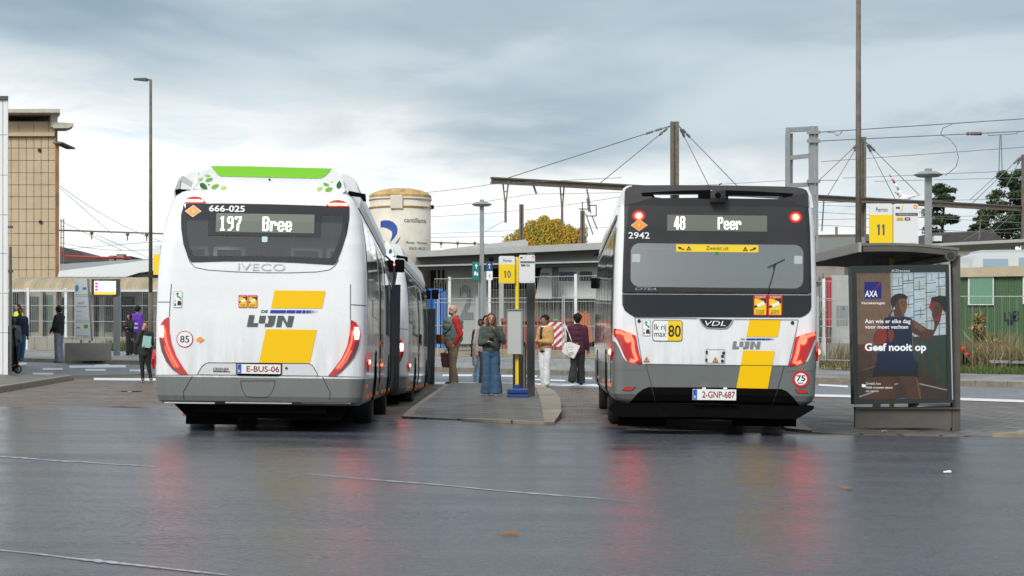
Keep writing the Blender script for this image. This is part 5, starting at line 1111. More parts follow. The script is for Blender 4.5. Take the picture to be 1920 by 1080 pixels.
def stays(par, lst, mx, my, Y):
    for (tx, ty) in lst:
        g = G().m(M_wirek); sx_ = mx[0] if tx < mx[0] else mx[1]; W(g, sx_, my, tx, ty, Y, Yb(tx), .022)
        a, b = px(sx_, my, Y), px(tx, ty, Yb(tx))
        for k in (.06,.075,.09,.12,.135,.15): g.ball(a+(b-a)*k, .075, 6, 4)
        g.build('stay_wire', par, world=True)
stays(m1, [(948,335),(1122,346),(1336,362),(1398,365)], (1257,1273), 236, Yb(1265))
stays(m2, [(1536,338),(1550,370),(1681,378),(1724,366)], (1612,1623.5), 266, Yb(1618))
stays(m3, [(1822,382),(1868,388)], (1916,1930), 292, Yb(1920))
for x, y, Y in ((113,434,115),(900,459,115)): pass
r = E('overhead_line_beam', px(200, 434, 112), 'thin catenary beam behind the left lamp pole', 'catenary beam'); g = G().m(M_rust); g.bar(px(106,431.5,112), px(330,439,112), .16, .08)
for x in (172,239,275): g.bar(px(x, 433+(x-106)*.03, 112), px(x, 447+(x-106)*.03, 112), .06); g.ball(px(x, 435+(x-106)*.03, 112), .12, 6, 4)
g.build('beam', r, world=True)
r = E('overhead_line_beam', px(860, 456, 125), 'thin catenary beam right of the silo', 'catenary beam'); g = G().m(M_rust); g.bar(px(802,454,125), px(962,460,125), .14, .08)
for x in (827,858,890): g.bar(px(x, 455, 125), px(x, 465, 125), .06); g.ball(px(x, 456, 125), .12, 6, 4)
g.build('beam', r, world=True)
def wires(lab, lst, r_=.012):
    g = G().m(M_wirek)
    for q in lst: W(g, *q[:4], q[4], q[5] if len(q) > 5 else None, r_, q[6] if len(q) > 6 else 0)
    v0 = g.bm.verts[:] if False else None
    a = px(lst[0][0], lst[0][1], lst[0][4]); g.bm.transform(Matrix.Translation(-a)); o = g.build('overhead_wire', smooth=True); o.location = a; tag(o, lab, 'wires'); return o
wires('overhead wires crossing the sky between the silo and the catenary hangers', [(760,364,925,345,95,90,.05),(925,345,1165,333,90,92),(720,393,995,364,100,96,.15),(995,364,1180,361,96,97),(720,408,1180,366,110,105,.3),(720,441,1180,425,120),(720,447,1100,440,120),(1273,350,1480,338,100),(910,434,948,412,118)])
wires('overhead wires over the tracks left of the silo', [(112,352,212,440,110),(112,348,300,452,112,None,.3),(112,414,230,470,118),(113,455,330,462,130,None,.4),(113,468,330,450,130),(180,440,285,486,120)], .013)
r = E('overhead_wire_set', px(1534,248,58), 'pair of heavy contact wires running right from the grey steel portal', 'wires', None)
g = G().m(M_wirek); W(g,1534,248,1960,220,58,50,.013); W(g,1534,264.5,1960,244,58,50,.013); W(g,1534,338,1572,338,58,None,.01)
prev = None
for P2 in ([(1785,233),(1768,240),(1764,250),(1766,254),(1780,260),(1792,275),(1797,295),(1793,312),(1782,322),(1772,329)], [(1552,248),(1565,249),(1569,255),(1575,251),(1579,246)], [(1852,249),(1854,254),(1905,251),(1910,247)]):
    g.tube([px(a, b, 58-(a-1534)*.02) for a, b in P2], .010, 5)
g.build('contact_wire', r, world=True)
g = G().m(mat('insulator_brown', (.16,.07,.04), .4)); 
for x in (1815,1822,1828,1833,1838): g.ball(px(x, 250.5, 53), .055, 8, 5)
g.build('insulator', r, world=True)
wires('thin overhead wires and droppers right of the tall lamp pole', [(1540,303,1960,273,90,80),(1580,334,1960,318,95),(1640,340,1960,332,100),(1534,380,1960,372,100),(1534,398,1960,420,105),(1534,412,1960,402,110),(1534,422,1960,440,110),(1540,385,1740,392,115),(1875,253,1873,322,53),(1877,253,1879,322,53),(1740,440,1960,425,100),(1808,450,1890,405,90),(1860,436,1900,402,90),(1818,375,1876,322,80,75)], .013)
# steel portal
Y = 58; r = E('steel_portal', base(1505, Y), 'grey galvanised steel portal rising behind the right bus', 'mast')
g = G().m(M_steel); gz = H(px(1500,0,Y).x, Y)
a = px(1473.5, 240, Y); b = px(1481, 240, Y); g.box((a.x, Y-.07, gz), (b.x, Y+.07, a.z)); g.box((a.x, Y+.12, gz), (b.x+.11, Y+.16, a.z-.15)); a = px(1517, 237, Y); b = px(1527, 237, Y); g.box((a.x, Y-.1, gz), (b.x, Y+.1, a.z)); a = px(1528, 0, Y); b = px(1533.5, 237, Y); g.box((a.x, Y-.08, gz), (b.x, Y-.04, b.z)); g.build('portal_post', r, world=True)
g = G().m(M_steel); g.bar(px(1473.5,244,Y), px(1533,241,Y), .12, .14); g.bar(px(1481,296,Y), px(1517,292,Y), .12, .13); g.bar(px(1481,348,Y), px(1517,346,Y), .12, .13); g.build('cross_bar', r, world=True)
g = G().m(M_steel)
for y in (248, 264.5, 340): g.bar(px(1513,y,Y-.15), px(1538,y,Y-.15), .07, .10)
g.build('clamp', r, world=True)
# ---- lamp posts
def pole_lamp(x, yt, Y, rb, rt, label, arm):
    p = base(x, Y); zt = px(x, yt, Y).z; r = E('street_lamp', p, label, 'street lamp', 'street lamps'); g = G().m(M_rust if arm else M_rust); g.cone((p.x,Y,p.z-.1),(p.x,Y,p.z+2.2), rb*1.25, rb*1.15, 14); g.cone((p.x,Y,p.z+2.2),(p.x,Y,zt), rb, rt, 14); g.build('lamp_pole', r, world=True)
    g = G().m(M_steeld); s_ = arm; g.cone((p.x,Y,zt-.02),(p.x+s_*.18,Y,zt), .03, .03, 8); g.prism([(p.x+s_*.12,Y-.12,zt-.06),(p.x+s_*.12,Y-.12,zt+.04),(p.x+s_*.5,Y-.12,zt+.03),(p.x+s_*.56,Y-.12,zt-.01)], (0,.24,0)); g.build('lamp_head', r, world=True); return r
pole_lamp(282.5, 149, 62.5, .065, .045, 'tall slim street lamp left of the left bus', -1)
pole_lamp(1609.5, -60, 46.0, .075, .055, 'very tall dark street lamp pole behind the shelter', 1)
def disc_post(x, yt, Y, label, wd=.16):
    p = base(x, Y); zt = px(x, yt, Y).z; r = E('disc_lamp', p, label, 'street lamp', 'steel posts with a disc lamp'); g = G().m(M_steel); g.box((p.x-wd/2,Y-wd/2,p.z-.1),(p.x+wd/2,Y+wd/2,zt), bev=.01); g.build('lamp_pole', r, world=True)
    g = G().m(M_steel); g.box((p.x-wd*.85,Y-.1,p.z-.1),(p.x-wd*.5-.006,Y+.1,p.z+2.75)); g.box((p.x+wd*.5+.006,Y-.1,p.z-.1),(p.x+wd*.85,Y+.1,p.z+2.75)); g.build('side_rail', r, world=True)
    g = G().m(M_steel); z = zt-.13; k = wd*2.4; g.cone((p.x,Y,z-.02),(p.x,Y,z+.05), k, k*.6, 24); g.cone((p.x,Y,z-.07),(p.x,Y,z-.02), k*.7, k, 24); g.build('lamp_disc', r, world=True, smooth=True); return r
r = disc_post(903.5, 374, 57, 'grey steel post with disc lamp behind the woman in the green coat', .13)
def plate_on(r, nm, x0, y0, x1, y1, Y, mt, th=.03, rr=0): a, b = px(x0, y1, Y), px(x1, y0, Y); g = G().m(mt); g.prism([(x, Y, z) for x, z in (rrect(a.x, a.z, b.x, b.z, rr, 3) if rr else [(a.x,a.z),(b.x,a.z),(b.x,b.z),(a.x,b.z)])], (0, th, 0)); return g.build(nm, r, world=True)
def txt_on(r, nm, s_, x0, y0, x1, y1, Y, mt, **k): a, b = px(x0, y1, Y), px(x1, y0, Y); g = G().m(mt); g.text(s_, a.x, b.x, a.z, b.z, Y, **k); return g.build(nm, r, world=True)
M_teal = mat('sign_teal', (.005,.17,.15), .45); M_sbl = mat('sign_blue', (.015,.08,.20), .45)
o = plate_on(r, 'green_sign', 885.5, 491, 898.5, 524.5, 56.8, M_teal)
def arrow(g, cx, cz, w_, h, y): g.flat([[(cx-w_*.12,cz-h*.5),(cx+w_*.12,cz-h*.5),(cx+w_*.12,cz+.0),(cx+w_*.5,cz-.0),(cx,cz+h*.5),(cx-w_*.5,cz),(cx-w_*.12,cz)]], y)
g = G().m(M_wh); c = px(893, 499, 56.8); arrow(g, c.x, c.z, .10, .15, 56.79); c = px(892.5, 513, 56.8); g.box((c.x-.055,56.788,c.z-.05),(c.x+.01,56.795,c.z+.06)); g.box((c.x+.02,56.788,c.z-.06),(c.x+.06,56.795,c.z+.03)); g.build('pictogram', o, world=True)
o = plate_on(r, 'blue_sign', 912, 491, 923.5, 508, 56.8, M_sbl); txt_on(o, 'pictogram', 'T', 915.5, 495, 920, 504, 56.78, M_wh, bold=.03); o = plate_on(r, 'white_sign', 912, 508.4, 923.5, 525, 56.8, M_wh); txt_on(o, 'sign_text', '6', 916.5, 513, 919.5, 520, 56.78, M_lg2)
g = G().m(M_bd); c = px(917, 484, 56.6); g.cone(c, c+Vector((.12,0,-.06)), .06, .07, 10); g.build('camera', r, world=True)
disc_post(1740.5, 316, 45.8, 'grey steel post with disc lamp behind the right end of the shelter', .15)
# ---- bus stop posts
M_sy = mat('stop_sign_yellow', (.88,.62,.0), .4, coat=.3); M_sw = mat('stop_sign_white', (.72,.74,.74), .4, coat=.3); M_st = mat('sign_text_grey', (.10,.11,.12), .5)
def stop_signs(r, Y, a0, a1, yt, ym, yb, b0, b1, bt, bb, num, codes, k):
    p = plate_on(r, 'platform_sign', a0, yt, a1, yb, Y, M_sw, .04, .03); a, b = px(a0, yb, Y), px(a1, ym, Y); g = G().m(M_sy); g.box((a.x, Y-.004, a.z+.006), (b.x, Y+.001, b.z)); g.build('yellow_field', p, world=True)
    txt_on(p, 'sign_text', 'Perron', a0+(a1-a0)*.28, yt+(ym-yt)*.35, a1-(a1-a0)*.22, yt+(ym-yt)*.72, Y-.008, M_st); za, zb = px(0, ym+(yb-ym)*.70, Y).z, px(0, ym+(yb-ym)*.33, Y).z; xa, xb = px(a0+(a1-a0)*.32, 0, Y).x, px(a0+(a1-a0)*.72, 0, Y).x; gd = G().m(M_st); hh, ww = zb-za, xb-xa
    for k, ch in enumerate(num):
        x = xa+k*ww*.52; s_ = hh*.17
        if ch == '1': gd.flat([[(x+ww*.30-s_,za),(x+ww*.30,za),(x+ww*.30,zb),(x+ww*.30-s_*.8,zb),(x,zb-hh*.16),(x,zb-hh*.33),(x+ww*.30-s_,zb-hh*.20)]], Y-.008)
        else: c0, c1 = x+ww*.27, (za+zb)/2; gd.flat([arc(c0, c1, ww*.28, hh/2, n=24), arc(c0, c1, ww*.28-s_*.9, hh/2-s_*.9, n=24)], Y-.008)
    gd.build('sign_number', p, world=True)
    q = plate_on(r, 'line_sign', b0, bt, b1, bb, Y+.02, M_sw, .04, .03); w_, h = b1-b0, bb-bt; X = lambda t: b0+w_*t; Z = lambda t: bt+h*t; Y2 = Y+.012
    for nm, mt, rc in (('header_bar', M_st, (.08,.22,.98,.285)),('line_badge', codes[0], (.12,.33,.40,.40)),('line_badge', codes[1], (.45,.33,.68,.40)),('operator_mark', M_sy, (.24,.02,.40,.17)),('orange_ring', M_or, (.80,.03,.96,.11))):
        a, b = px(X(rc[0]), Z(rc[3]), Y2), px(X(rc[2]), Z(rc[1]), Y2); g = G().m(mt)
        if nm == 'orange_ring': c = (a+b)/2; r1 = (b.x-a.x)/2; g.flat([arc(c.x, c.z, r1, r1, n=16), arc(c.x, c.z, r1*.55, r1*.55, n=16)], Y2)
        elif nm == 'operator_mark': g.flat([[(a.x+.02,a.z),(b.x-.02,a.z),(b.x,b.z),(a.x+.05,b.z)]], Y2); g.m(M_lg); m_ = (a.z+b.z)/2; g.flat([[(a.x-.05,m_-.01),(b.x-.05,m_-.01),(b.x-.05,m_+.012),(a.x-.05,m_+.012)]], Y2-.003)
        else: g.flat([rrect(a.x, a.z, b.x, b.z, .012, 3)], Y2)
        g.build(nm, q, world=True)
    txt_on(q, 'sign_text', 'Hasselt perron '+num, X(.2), Z(.24), X(.85), Z(.27), Y2-.004, M_wh)
    txt_on(q, 'line_number', 'X19' if num == '11' else '1', X(.18), Z(.345), X(.34), Z(.39), Y2-.004, M_st); txt_on(q, 'line_number', '48' if num == '11' else '2', X(.5), Z(.345), X(.63), Z(.39), Y2-.004, M_wh)
    txt_on(q, 'sign_text', 'reisinfo', X(.62), Z(.965), X(.93), Z(.94), Y2-.004, mat('sign_text_violet', (.10,.08,.35), .5))
Y = 37.2; p = gp(970, 747, .11); Y = p.y; r = E('bus_stop_post', p, 'yellow bus stop post of platform 10 on a blue base', 'bus stop post', 'bus stop posts')
stop_signs(r, Y, 935.2, 965.5, 480, 495.5, 531.5, 973, 1003, 478, 530.5, '10', (mat('badge_red', (.55,.06,.02), .5), mat('badge_cyan', (.0,.35,.55), .5)), 1)
a = px(966.3, 735, Y+.05); b = px(972.3, 482, Y+.05); g = G().m(M_sy); g.box((a.x, Y+.05, a.z), (b.x, Y+.11, b.z)); g.build('yellow_pole', r, world=True)
quadbox('timetable_case', r, mat('case_grey', (.50,.52,.50), .45, var=.05), 951.5, 582, 977.5, 664, Y-.09, .13, bev=.008); quadbox('case_edge', r, M_steel, 977.6, 581, 980.5, 665, Y-.10, .16); quadbox('case_lid', r, M_steel, 951, 579.5, 980.5, 581.9, Y-.11, .18)
a = px(950.5, 747, Y-.12); b = px(991, 729, Y-.12); g = G().m(mat('base_blue', (.01,.045,.22), .45, coat=.2)); g.box((a.x, Y-.12, a.z), (b.x, Y+.35, a.z+.07), bev=.015); g.box((a.x+.004, Y-.13, a.z+.085), (b.x-.004, Y+.33, b.z), bev=.02); g.box((a.x+.01, Y-.10, a.z+.06), (b.x-.01, Y+.3, a.z+.09)); c = px(969.3, 729, Y); g.box((c.x-.05, Y+.03, c.z-.02), (c.x+.05, Y+.13, c.z+.08), bev=.015); g.build('blue_base', r, world=True)
p = gp(995.5, 744, .12); Y = p.y; r = E('information_post', p, 'dark grey square post beside the platform 10 stop', 'post', None); a, b = px(988, 744, Y), px(1002.7, 530, Y); g = G().m(M_steeld); g.box((a.x, Y, p.z-.03), (b.x, Y+.16, b.z+.55), bev=.008); g.build('post_shaft', r, world=True); g = G().m(M_sy); g.box((b.x, Y+.02, p.z+1.5), (b.x+.012, Y+.14, b.z)); g.build('yellow_edge', r, world=True)
p = gp(975, 733, .12); Y = p.y+.3; a, b = px(961.5, 727, Y), px(987, 636, Y); r = E('litter_bin', (p.x, Y, p.z), 'tall black litter bin standing behind the platform 10 timetable case', 'bin'); g = G().m(M_dark); g.prism([(a.x, Y, p.z-.02), (b.x, Y, p.z-.02), (b.x, Y, b.z-.1), (b.x-.08, Y, b.z), (a.x, Y, b.z)], (0,.35,0)); g.build('bin_body', r, world=True); g = G().m(M_rust); g.box((b.x-.06, Y-.02, p.z), (b.x-.03, Y, b.z-.15)); g.build('bin_strap', r, world=True)
Y = 27.6; X = px(1674, 0, Y).x; r = E('bus_stop_post', (X, Y, H(X, Y)+.03), 'bus stop post of platform 11 rising above the shelter roof', 'bus stop post', 'bus stop posts')
stop_signs(r, Y, 1630.5, 1673.5, 381.5, 402.5, 457, 1675, 1722, 382, 459.5, '11', (mat('badge_yellow', (.8,.5,.0), .5), mat('badge_maroon', (.25,.01,.06), .5)), 1)
g = G().m(M_sy); g.box((X-.03, Y+.05, H(X,Y)), (X+.03, Y+.11, px(0,384,Y).z)); g.build('yellow_pole', r, world=True); g = G().m(MATS['base_blue']); g.box((X-.3, Y-.15, H(X,Y)+.02), (X+.3, Y+.4, H(X,Y)+.2), bev=.02); g.build('blue_base', r, world=True)
Y = 41; X = px(303, 0, Y).x; r = E('bus_stop_post', (X, Y, H(X, Y)), 'yellow and white stop sign half hidden left of the left bus', 'bus stop post', 'bus stop posts')
o = plate_on(r, 'platform_sign', 287.5, 460, 300, 477, Y, M_sw, .04); o = plate_on(r, 'platform_sign', 287.5, 477.3, 300, 515, Y, M_sy, .04); g = G().m(M_steeld); g.box((X-.03, Y+.05, H(X,Y)), (X+.03, Y+.11, px(0,460,Y).z)); g.build('yellow_pole', r, world=True); g = G().m(M_dark); a, b = px(277,521,Y), px(303,516,Y); g.box((a.x, Y+.05, a.z), (b.x, Y+.12, b.z)); g.build('cross_arm', r, world=True)
# ---- departure display, totem and concrete block at the left
p = gp(217, 665, .12); Y = p.y; r = E('departure_display', p, 'grey departure board with lit screen on a post at the left', 'display')
quadbox('post_shaft', r, M_steel, 212.5, 523, 223, 667, Y, .2); quadbox('display_case', r, M_steeld, 172, 523.5, 222.5, 553, Y-.05, .2); quadbox('yellow_edge', r, M_sy, 170, 523.5, 171.9, 553, Y-.05, .2)
o = quadbox('screen', r, mat('lit_screen', (.8,.8,.82), .3, emit=(.93,.93,1), estr=.9), 176.5, 527, 217, 552, Y-.07, .015); o2 = quadbox('screen_footer', o, mat('lit_screen_amber', (.8,.5,.1), .3, emit=(1,.62,.12), estr=.8), 176.5, 546.5, 217, 552.3, Y-.08, .008)
g = G().m(mat('screen_magenta', (.5,.05,.35), .4, emit=(.8,.1,.5), estr=.5))
for k in range(3): a, b = px(178, 533.5+k*5.8, Y-.09), px(183.5, 529.5+k*5.8, Y-.09); g.box((a.x, Y-.085, a.z), (b.x, Y-.078, b.z))
g.m(mat('screen_grey', (.5,.45,.5), .4, emit=(.6,.5,.6), estr=.4))
for k in range(3): a = px(185, 533+k*5.8, Y-.09); g.text(('Bree','Peer','Genk')[k], a.x, a.x+(.28,.26,.3)[k], a.z+.005, a.z+.05, Y-.085)
g.build('screen_text', o, world=True)
g = G().m(M_wh); a, b = px(178,526.5,Y-.06), px(186,524.6,Y-.06); g.text('10:42', a.x, b.x, a.z, b.z, Y-.056); a, b = px(192,526.5,Y-.06), px(204,524.6,Y-.06); g.text('Perron 9', a.x, b.x, a.z, b.z, Y-.056); g.build('header_text', r, world=True)
p = gp(160, 662, .12); Y = p.y+.2; r = E('concrete_block', (p.x, Y, p.z), 'heavy concrete block under the white information totem', 'block'); a, b = px(120.5, 662, Y), px(202, 642.5, Y); g = G().m(M_conc); g.box((a.x, Y, p.z-.03), (b.x, Y+.6, b.z), bev=.03); g.box((a.x-.04, Y-.04, p.z-.03), (a.x+.3, Y+.64, p.z+.06), bev=.01); g.build('block_body', r, world=True)
r = E('information_totem', px(157, 642, Y+.3), 'white leaning information totem on the concrete block', 'sign'); Yt = Y+.28
g = G().m(M_sw); g.prism([px(139.5,523.5,Yt), px(163,522.5,Yt), px(170.5,639,Yt), px(141,637,Yt)], (0,.12,0)); g.build('totem_panel', r, world=True); g = G().m(M_steel); g.prism([px(163.2,522.5,Yt+.02), px(166,523.5,Yt+.02), px(173.2,640,Yt+.02), px(170.7,639,Yt+.02)], (0,.12,0))
for x in (152,168): g.bar(px(x, 636, Yt+.06), px(x, 643, Yt+.06), .06)
g.build('totem_edge', r, world=True)
g = G().m(M_lg2)
for y in (552,555,600,603.5,629): g.bar(px(141,y,Yt-.004), px(167,y+.5,Yt-.004), .008, .006)
for s_, x0, x1, y0, y1 in (('HALTE','146','158',570,566),('STATIONSPLEIN','143','163',576,573.5),('fietspunt','143','154',585,582.5),('taxi bus','143','153',593,591)): a, b = px(float(x0), y0, Yt), px(float(x1), y1, Yt); g.text(s_, a.x, b.x, a.z, b.z, Yt-.006)
g.m(mat('totem_blue', (.06,.25,.45), .5)); c = px(145, 540, Yt); g.flat([[(c.x-.06,c.z-.12),(c.x+.02,c.z-.10),(c.x+.05,c.z+.02),(c.x+.0,c.z+.12),(c.x-.07,c.z+.06)]], Yt-.006); c = px(158.5, 541, Yt); g.flat([rrect(c.x-.06, c.z-.04, c.x+.06, c.z+.04, .01, 2)], Yt-.006)
g.m(M_lime3); c = px(161, 612, Yt); g.flat([rrect(c.x-.07, c.z-.06, c.x+.07, c.z+.06, .01, 2)], Yt-.006); g.m(M_lg2); c = px(146, 615, Yt); g.flat([ribbon([(c.x-.06,c.z-.02),(c.x,c.z+.03),(c.x+.07,c.z-.01)], .03)], Yt-.006); a, b = px(156,632,Yt), px(168,629.5,Yt); g.text('parking', a.x, b.x, a.z-.02, b.z-.02, Yt-.006); g.build('totem_print', r, world=True)
# ---- wind turbine
Y = 900; c = px(1695, 372, Y); r = E('wind_turbine', (c.x, Y, 0), 'distant white wind turbine with red banded blades', 'wind turbine'); g = G().m(M_wh); g.cone((c.x,Y+2,-5),(c.x,Y+2,c.z), 2.2, 1.4, 14); g.build('tower', r, world=True)
g = G().m(M_wh); g.ball(c, 2.2, sc=(1.3,1,.9)); g.build('nacelle', r, world=True)
for tx, ty, red in ((1667,326,1),(1727,364,0),(1678,360,1)):
    a, b = c, px(tx, ty, Y-3); g = G().m(M_wh); g.cone(a, a+(b-a)*.35, .5, .65, 8); g.cone(a+(b-a)*.35, a+(b-a)*.62, .65, .5, 8)
    g.m(M_rd if red else M_wh); g.cone(a+(b-a)*.62, a+(b-a)*.78, .5, .4, 8); g.m(M_wh); g.cone(a+(b-a)*.78, a+(b-a)*.86, .4, .3, 8); g.m(M_rd if red else M_wh); g.cone(a+(b-a)*.86, b, .3, .1, 8); g.build('blade', r, world=True)
# ================================================================ bus shelter
M_sh = mat('shelter_brown', (.10,.09,.078), .5, var=.2, vscale=3); M_shd = mat('frame_black_green', (.022,.028,.026), .35, coat=.3)
Y = 26.0; sc = F/Y; P = lambda x, y, Y=Y: px(x, y, Y); gz = H(5.3, Y)+.03
r = E('bus_shelter', (5.35, Y, gz), 'brown steel bus shelter with slatted roof and boxer poster at the right', 'bus shelter')
dv = Vector((-.024, 1, 0))
# roof: slats across, arched a little, running away from the camera
L = 5.2; x0, x1 = P(1617,0).x, P(1795,0).x; zl, zr = P(0,461).z, P(0,470).z
g = G().m(M_sh); ns = 17
for k in range(ns):
    t0 = k/ns*L; o = dv*t0; zz = -.02*0
    n = 6; top = []
    for i in range(n+1):
        u = i/n; top.append(Vector((x0+(x1-x0)*u, Y, zl+(zr-zl)*u+.03*math.sin(math.pi*u)))+o)
    for a, b in zip(top, top[1:]): g.bar(a-Vector((0,0,.045)), b-Vector((0,0,.045)), .10, .07)
g.build('slatted_soffit', r, world=True)
g = G().m(mat('shelter_roof_sheet', (.16,.15,.135), .5)); rows = []
for k in range(2):
    o = dv*(k*L); rows.append([[g.bm.verts.new(Vector((x0-.02+(x1-x0+.04)*u, Y-.03, zl+(zr-zl)*u+.03*math.sin(math.pi*u)+dz))+o) for u in (0,.2,.4,.6,.8,1)] for dz in (.0,.035)])
for i in range(5):
    g.face((rows[0][0][i], rows[0][0][i+1], rows[1][0][i+1], rows[1][0][i])); g.face((rows[0][1][i], rows[0][1][i+1], rows[1][1][i+1], rows[1][1][i])); g.face((rows[0][0][i], rows[0][0][i+1], rows[0][1][i+1], rows[0][1][i]))
g.build('roof', r, world=True)
g = G().m(mat('pale_fascia', (.40,.385,.36), .5, var=.1)); a = Vector((x0-.04, Y-.04, zl)); g.bar(a+Vector((0,0,-.02)), a+dv*L+Vector((0,0,-.02)), .04, .13); g.build('edge_trim', r, world=True)
c = P(1780, 480); g = G().m(M_sh); g.cone(c-Vector((0,.08,0)), c+dv*L, .075, .075, 20); g.m(M_shd); g.cone(c-Vector((0,.09,0)), c-Vector((0,.07,0)), .05, .05, 16); g.build('gutter_pipe', r, world=True, smooth=True)
for k in (0, 2.5, 5.0):
    a = P(1786, 0); b = P(1802, 0); o = dv*k; g = G().m(M_sh); g.box((a.x+o.x, Y+.02+k, gz-.05), (b.x+o.x, Y+.16+k, P(0,478).z), bev=.02); g.build('support_post', r, world=True, smooth=True)
g = G().m(M_sh); g.box((P(1604,0).x, Y+.02, gz+.02), (P(1785,0).x, Y+.12, P(0,765).z)); g.box((P(1604,0).x, Y-.03, P(0,767).z), (P(1799,0).x, Y+.16, P(0,763.5).z)); g.build('plinth', r, world=True)
g = G().m(M_sh); o = dv*.4; g.box((P(1785,0).x-.32+o.x, Y+.5, gz+.42), (P(1785,0).x+o.x, Y+4.5, gz+.47)); g.build('bench', r, world=True)
g = G().m(glass('shelter_glass', (.75,.8,.8), .03)); a = P(1795,0); q = [Vector((a.x, Y+.3, gz+.25)), Vector((a.x, Y+.3, gz+2.0))]; g.poly([q[0], q[0]+dv*4.5, q[1]+dv*4.5, q[1]]); g.build('side_glass', r, world=True)
# poster case
a, b = P(1596.5, 760, Y-.08), P(1786, 500, Y-.08); K = lambda x, y: (lambda p: (p.x, p.z))(px(1580+x/3.857, 490+y/3.857, Y-.08))
g = G().m(M_shd); fo = [K(60,35), K(778,22), K(795,1022), K(80,1035)]; g.prism([(x, Y-.06, z) for x, z in fo], (0,.2,0)); case = g.build('poster_case', r, world=True)
g = G().m(M_shd); fi = [K(97,84), K(742,76), K(752,992), K(110,1000)]
v0 = [g.bm.verts.new((x, Y-.12, z)) for x, z in fo]; v1 = [g.bm.verts.new((x, Y-.12, z)) for x, z in fi]; v2 = [g.bm.verts.new((x, Y-.06, z)) for x, z in fo]
for i in range(4): g.face((v0[i], v0[(i+1)%4], v1[(i+1)%4], v1[i])); g.face((v0[i], v0[(i+1)%4], v2[(i+1)%4], v2[i]))
g.build('case_frame', case, world=True)
g = G().m(mat('case_hinge', (.5,.52,.5), .4, metal=.5)); p = [K(762,22), K(774,22), K(794,1000), K(786,1000)]; g.flat([p], Y-.122); g.build('hinge_strip', case, world=True)
txt_on(case, 'maker_lettering', 'JCDecaux', 1580+352/3.857, 490+60/3.857, 1580+487/3.857, 490+79/3.857, Y-.124, M_wh)
# the printed poster: one flat sheet with areas of colour
def pc(n, c): return mat('poster_'+n, c, .5, var=.38, vscale=5, emit=c, estr=.35)  # faint glow added to every print colour to brighten the poster
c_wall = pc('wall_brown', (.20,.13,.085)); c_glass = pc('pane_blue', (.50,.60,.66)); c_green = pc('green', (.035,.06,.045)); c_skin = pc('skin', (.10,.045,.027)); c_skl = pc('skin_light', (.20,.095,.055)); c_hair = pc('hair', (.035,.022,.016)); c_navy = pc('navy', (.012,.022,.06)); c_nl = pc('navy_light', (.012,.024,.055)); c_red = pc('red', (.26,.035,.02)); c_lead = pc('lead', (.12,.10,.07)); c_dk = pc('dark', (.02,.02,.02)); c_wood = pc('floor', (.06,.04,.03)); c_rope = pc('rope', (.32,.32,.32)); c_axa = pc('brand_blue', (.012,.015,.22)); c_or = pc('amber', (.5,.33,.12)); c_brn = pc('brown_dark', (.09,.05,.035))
lay = [0]
g = G()
def pp(mt, *lps):
    lay[0] += 1; g.m(mt); g.flat([[K(*p) for p in lp] for lp in lps], Y-.09-lay[0]*.00018)
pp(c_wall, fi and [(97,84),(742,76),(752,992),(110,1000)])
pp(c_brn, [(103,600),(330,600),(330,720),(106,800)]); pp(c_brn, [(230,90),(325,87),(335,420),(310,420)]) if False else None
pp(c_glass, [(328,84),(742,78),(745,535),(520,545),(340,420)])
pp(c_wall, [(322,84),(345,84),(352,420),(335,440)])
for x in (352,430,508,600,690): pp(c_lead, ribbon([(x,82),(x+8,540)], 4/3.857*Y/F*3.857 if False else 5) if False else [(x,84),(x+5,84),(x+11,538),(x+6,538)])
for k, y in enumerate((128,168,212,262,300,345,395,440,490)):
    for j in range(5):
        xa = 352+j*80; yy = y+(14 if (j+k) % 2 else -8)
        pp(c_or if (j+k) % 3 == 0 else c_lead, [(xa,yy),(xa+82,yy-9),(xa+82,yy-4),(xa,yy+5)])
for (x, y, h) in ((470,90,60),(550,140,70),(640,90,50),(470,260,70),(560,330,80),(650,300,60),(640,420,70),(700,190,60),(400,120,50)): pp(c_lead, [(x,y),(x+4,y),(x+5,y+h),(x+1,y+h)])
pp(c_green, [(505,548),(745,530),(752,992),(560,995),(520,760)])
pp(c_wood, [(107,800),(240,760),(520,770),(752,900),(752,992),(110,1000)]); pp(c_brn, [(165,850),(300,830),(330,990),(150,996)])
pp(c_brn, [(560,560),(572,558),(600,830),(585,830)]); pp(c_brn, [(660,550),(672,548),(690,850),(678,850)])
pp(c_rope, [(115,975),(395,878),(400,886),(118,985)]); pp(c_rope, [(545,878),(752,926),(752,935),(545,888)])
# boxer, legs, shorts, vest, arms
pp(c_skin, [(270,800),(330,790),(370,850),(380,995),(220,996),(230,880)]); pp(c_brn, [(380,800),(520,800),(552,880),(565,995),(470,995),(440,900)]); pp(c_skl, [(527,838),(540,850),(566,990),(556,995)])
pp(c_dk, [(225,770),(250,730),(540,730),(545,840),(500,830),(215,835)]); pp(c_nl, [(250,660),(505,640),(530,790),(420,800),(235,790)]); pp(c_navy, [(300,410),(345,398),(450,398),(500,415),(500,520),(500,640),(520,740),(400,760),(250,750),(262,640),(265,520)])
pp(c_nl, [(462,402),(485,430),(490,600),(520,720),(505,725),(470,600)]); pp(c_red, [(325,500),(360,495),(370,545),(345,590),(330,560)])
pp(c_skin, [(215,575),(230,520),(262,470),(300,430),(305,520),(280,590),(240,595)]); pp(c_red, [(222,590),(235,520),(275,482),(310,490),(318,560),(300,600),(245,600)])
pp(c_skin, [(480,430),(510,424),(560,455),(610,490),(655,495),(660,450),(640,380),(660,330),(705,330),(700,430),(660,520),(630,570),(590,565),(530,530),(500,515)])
pp(c_skl, [(500,428),(555,456),(600,498),(570,510),(520,480)])
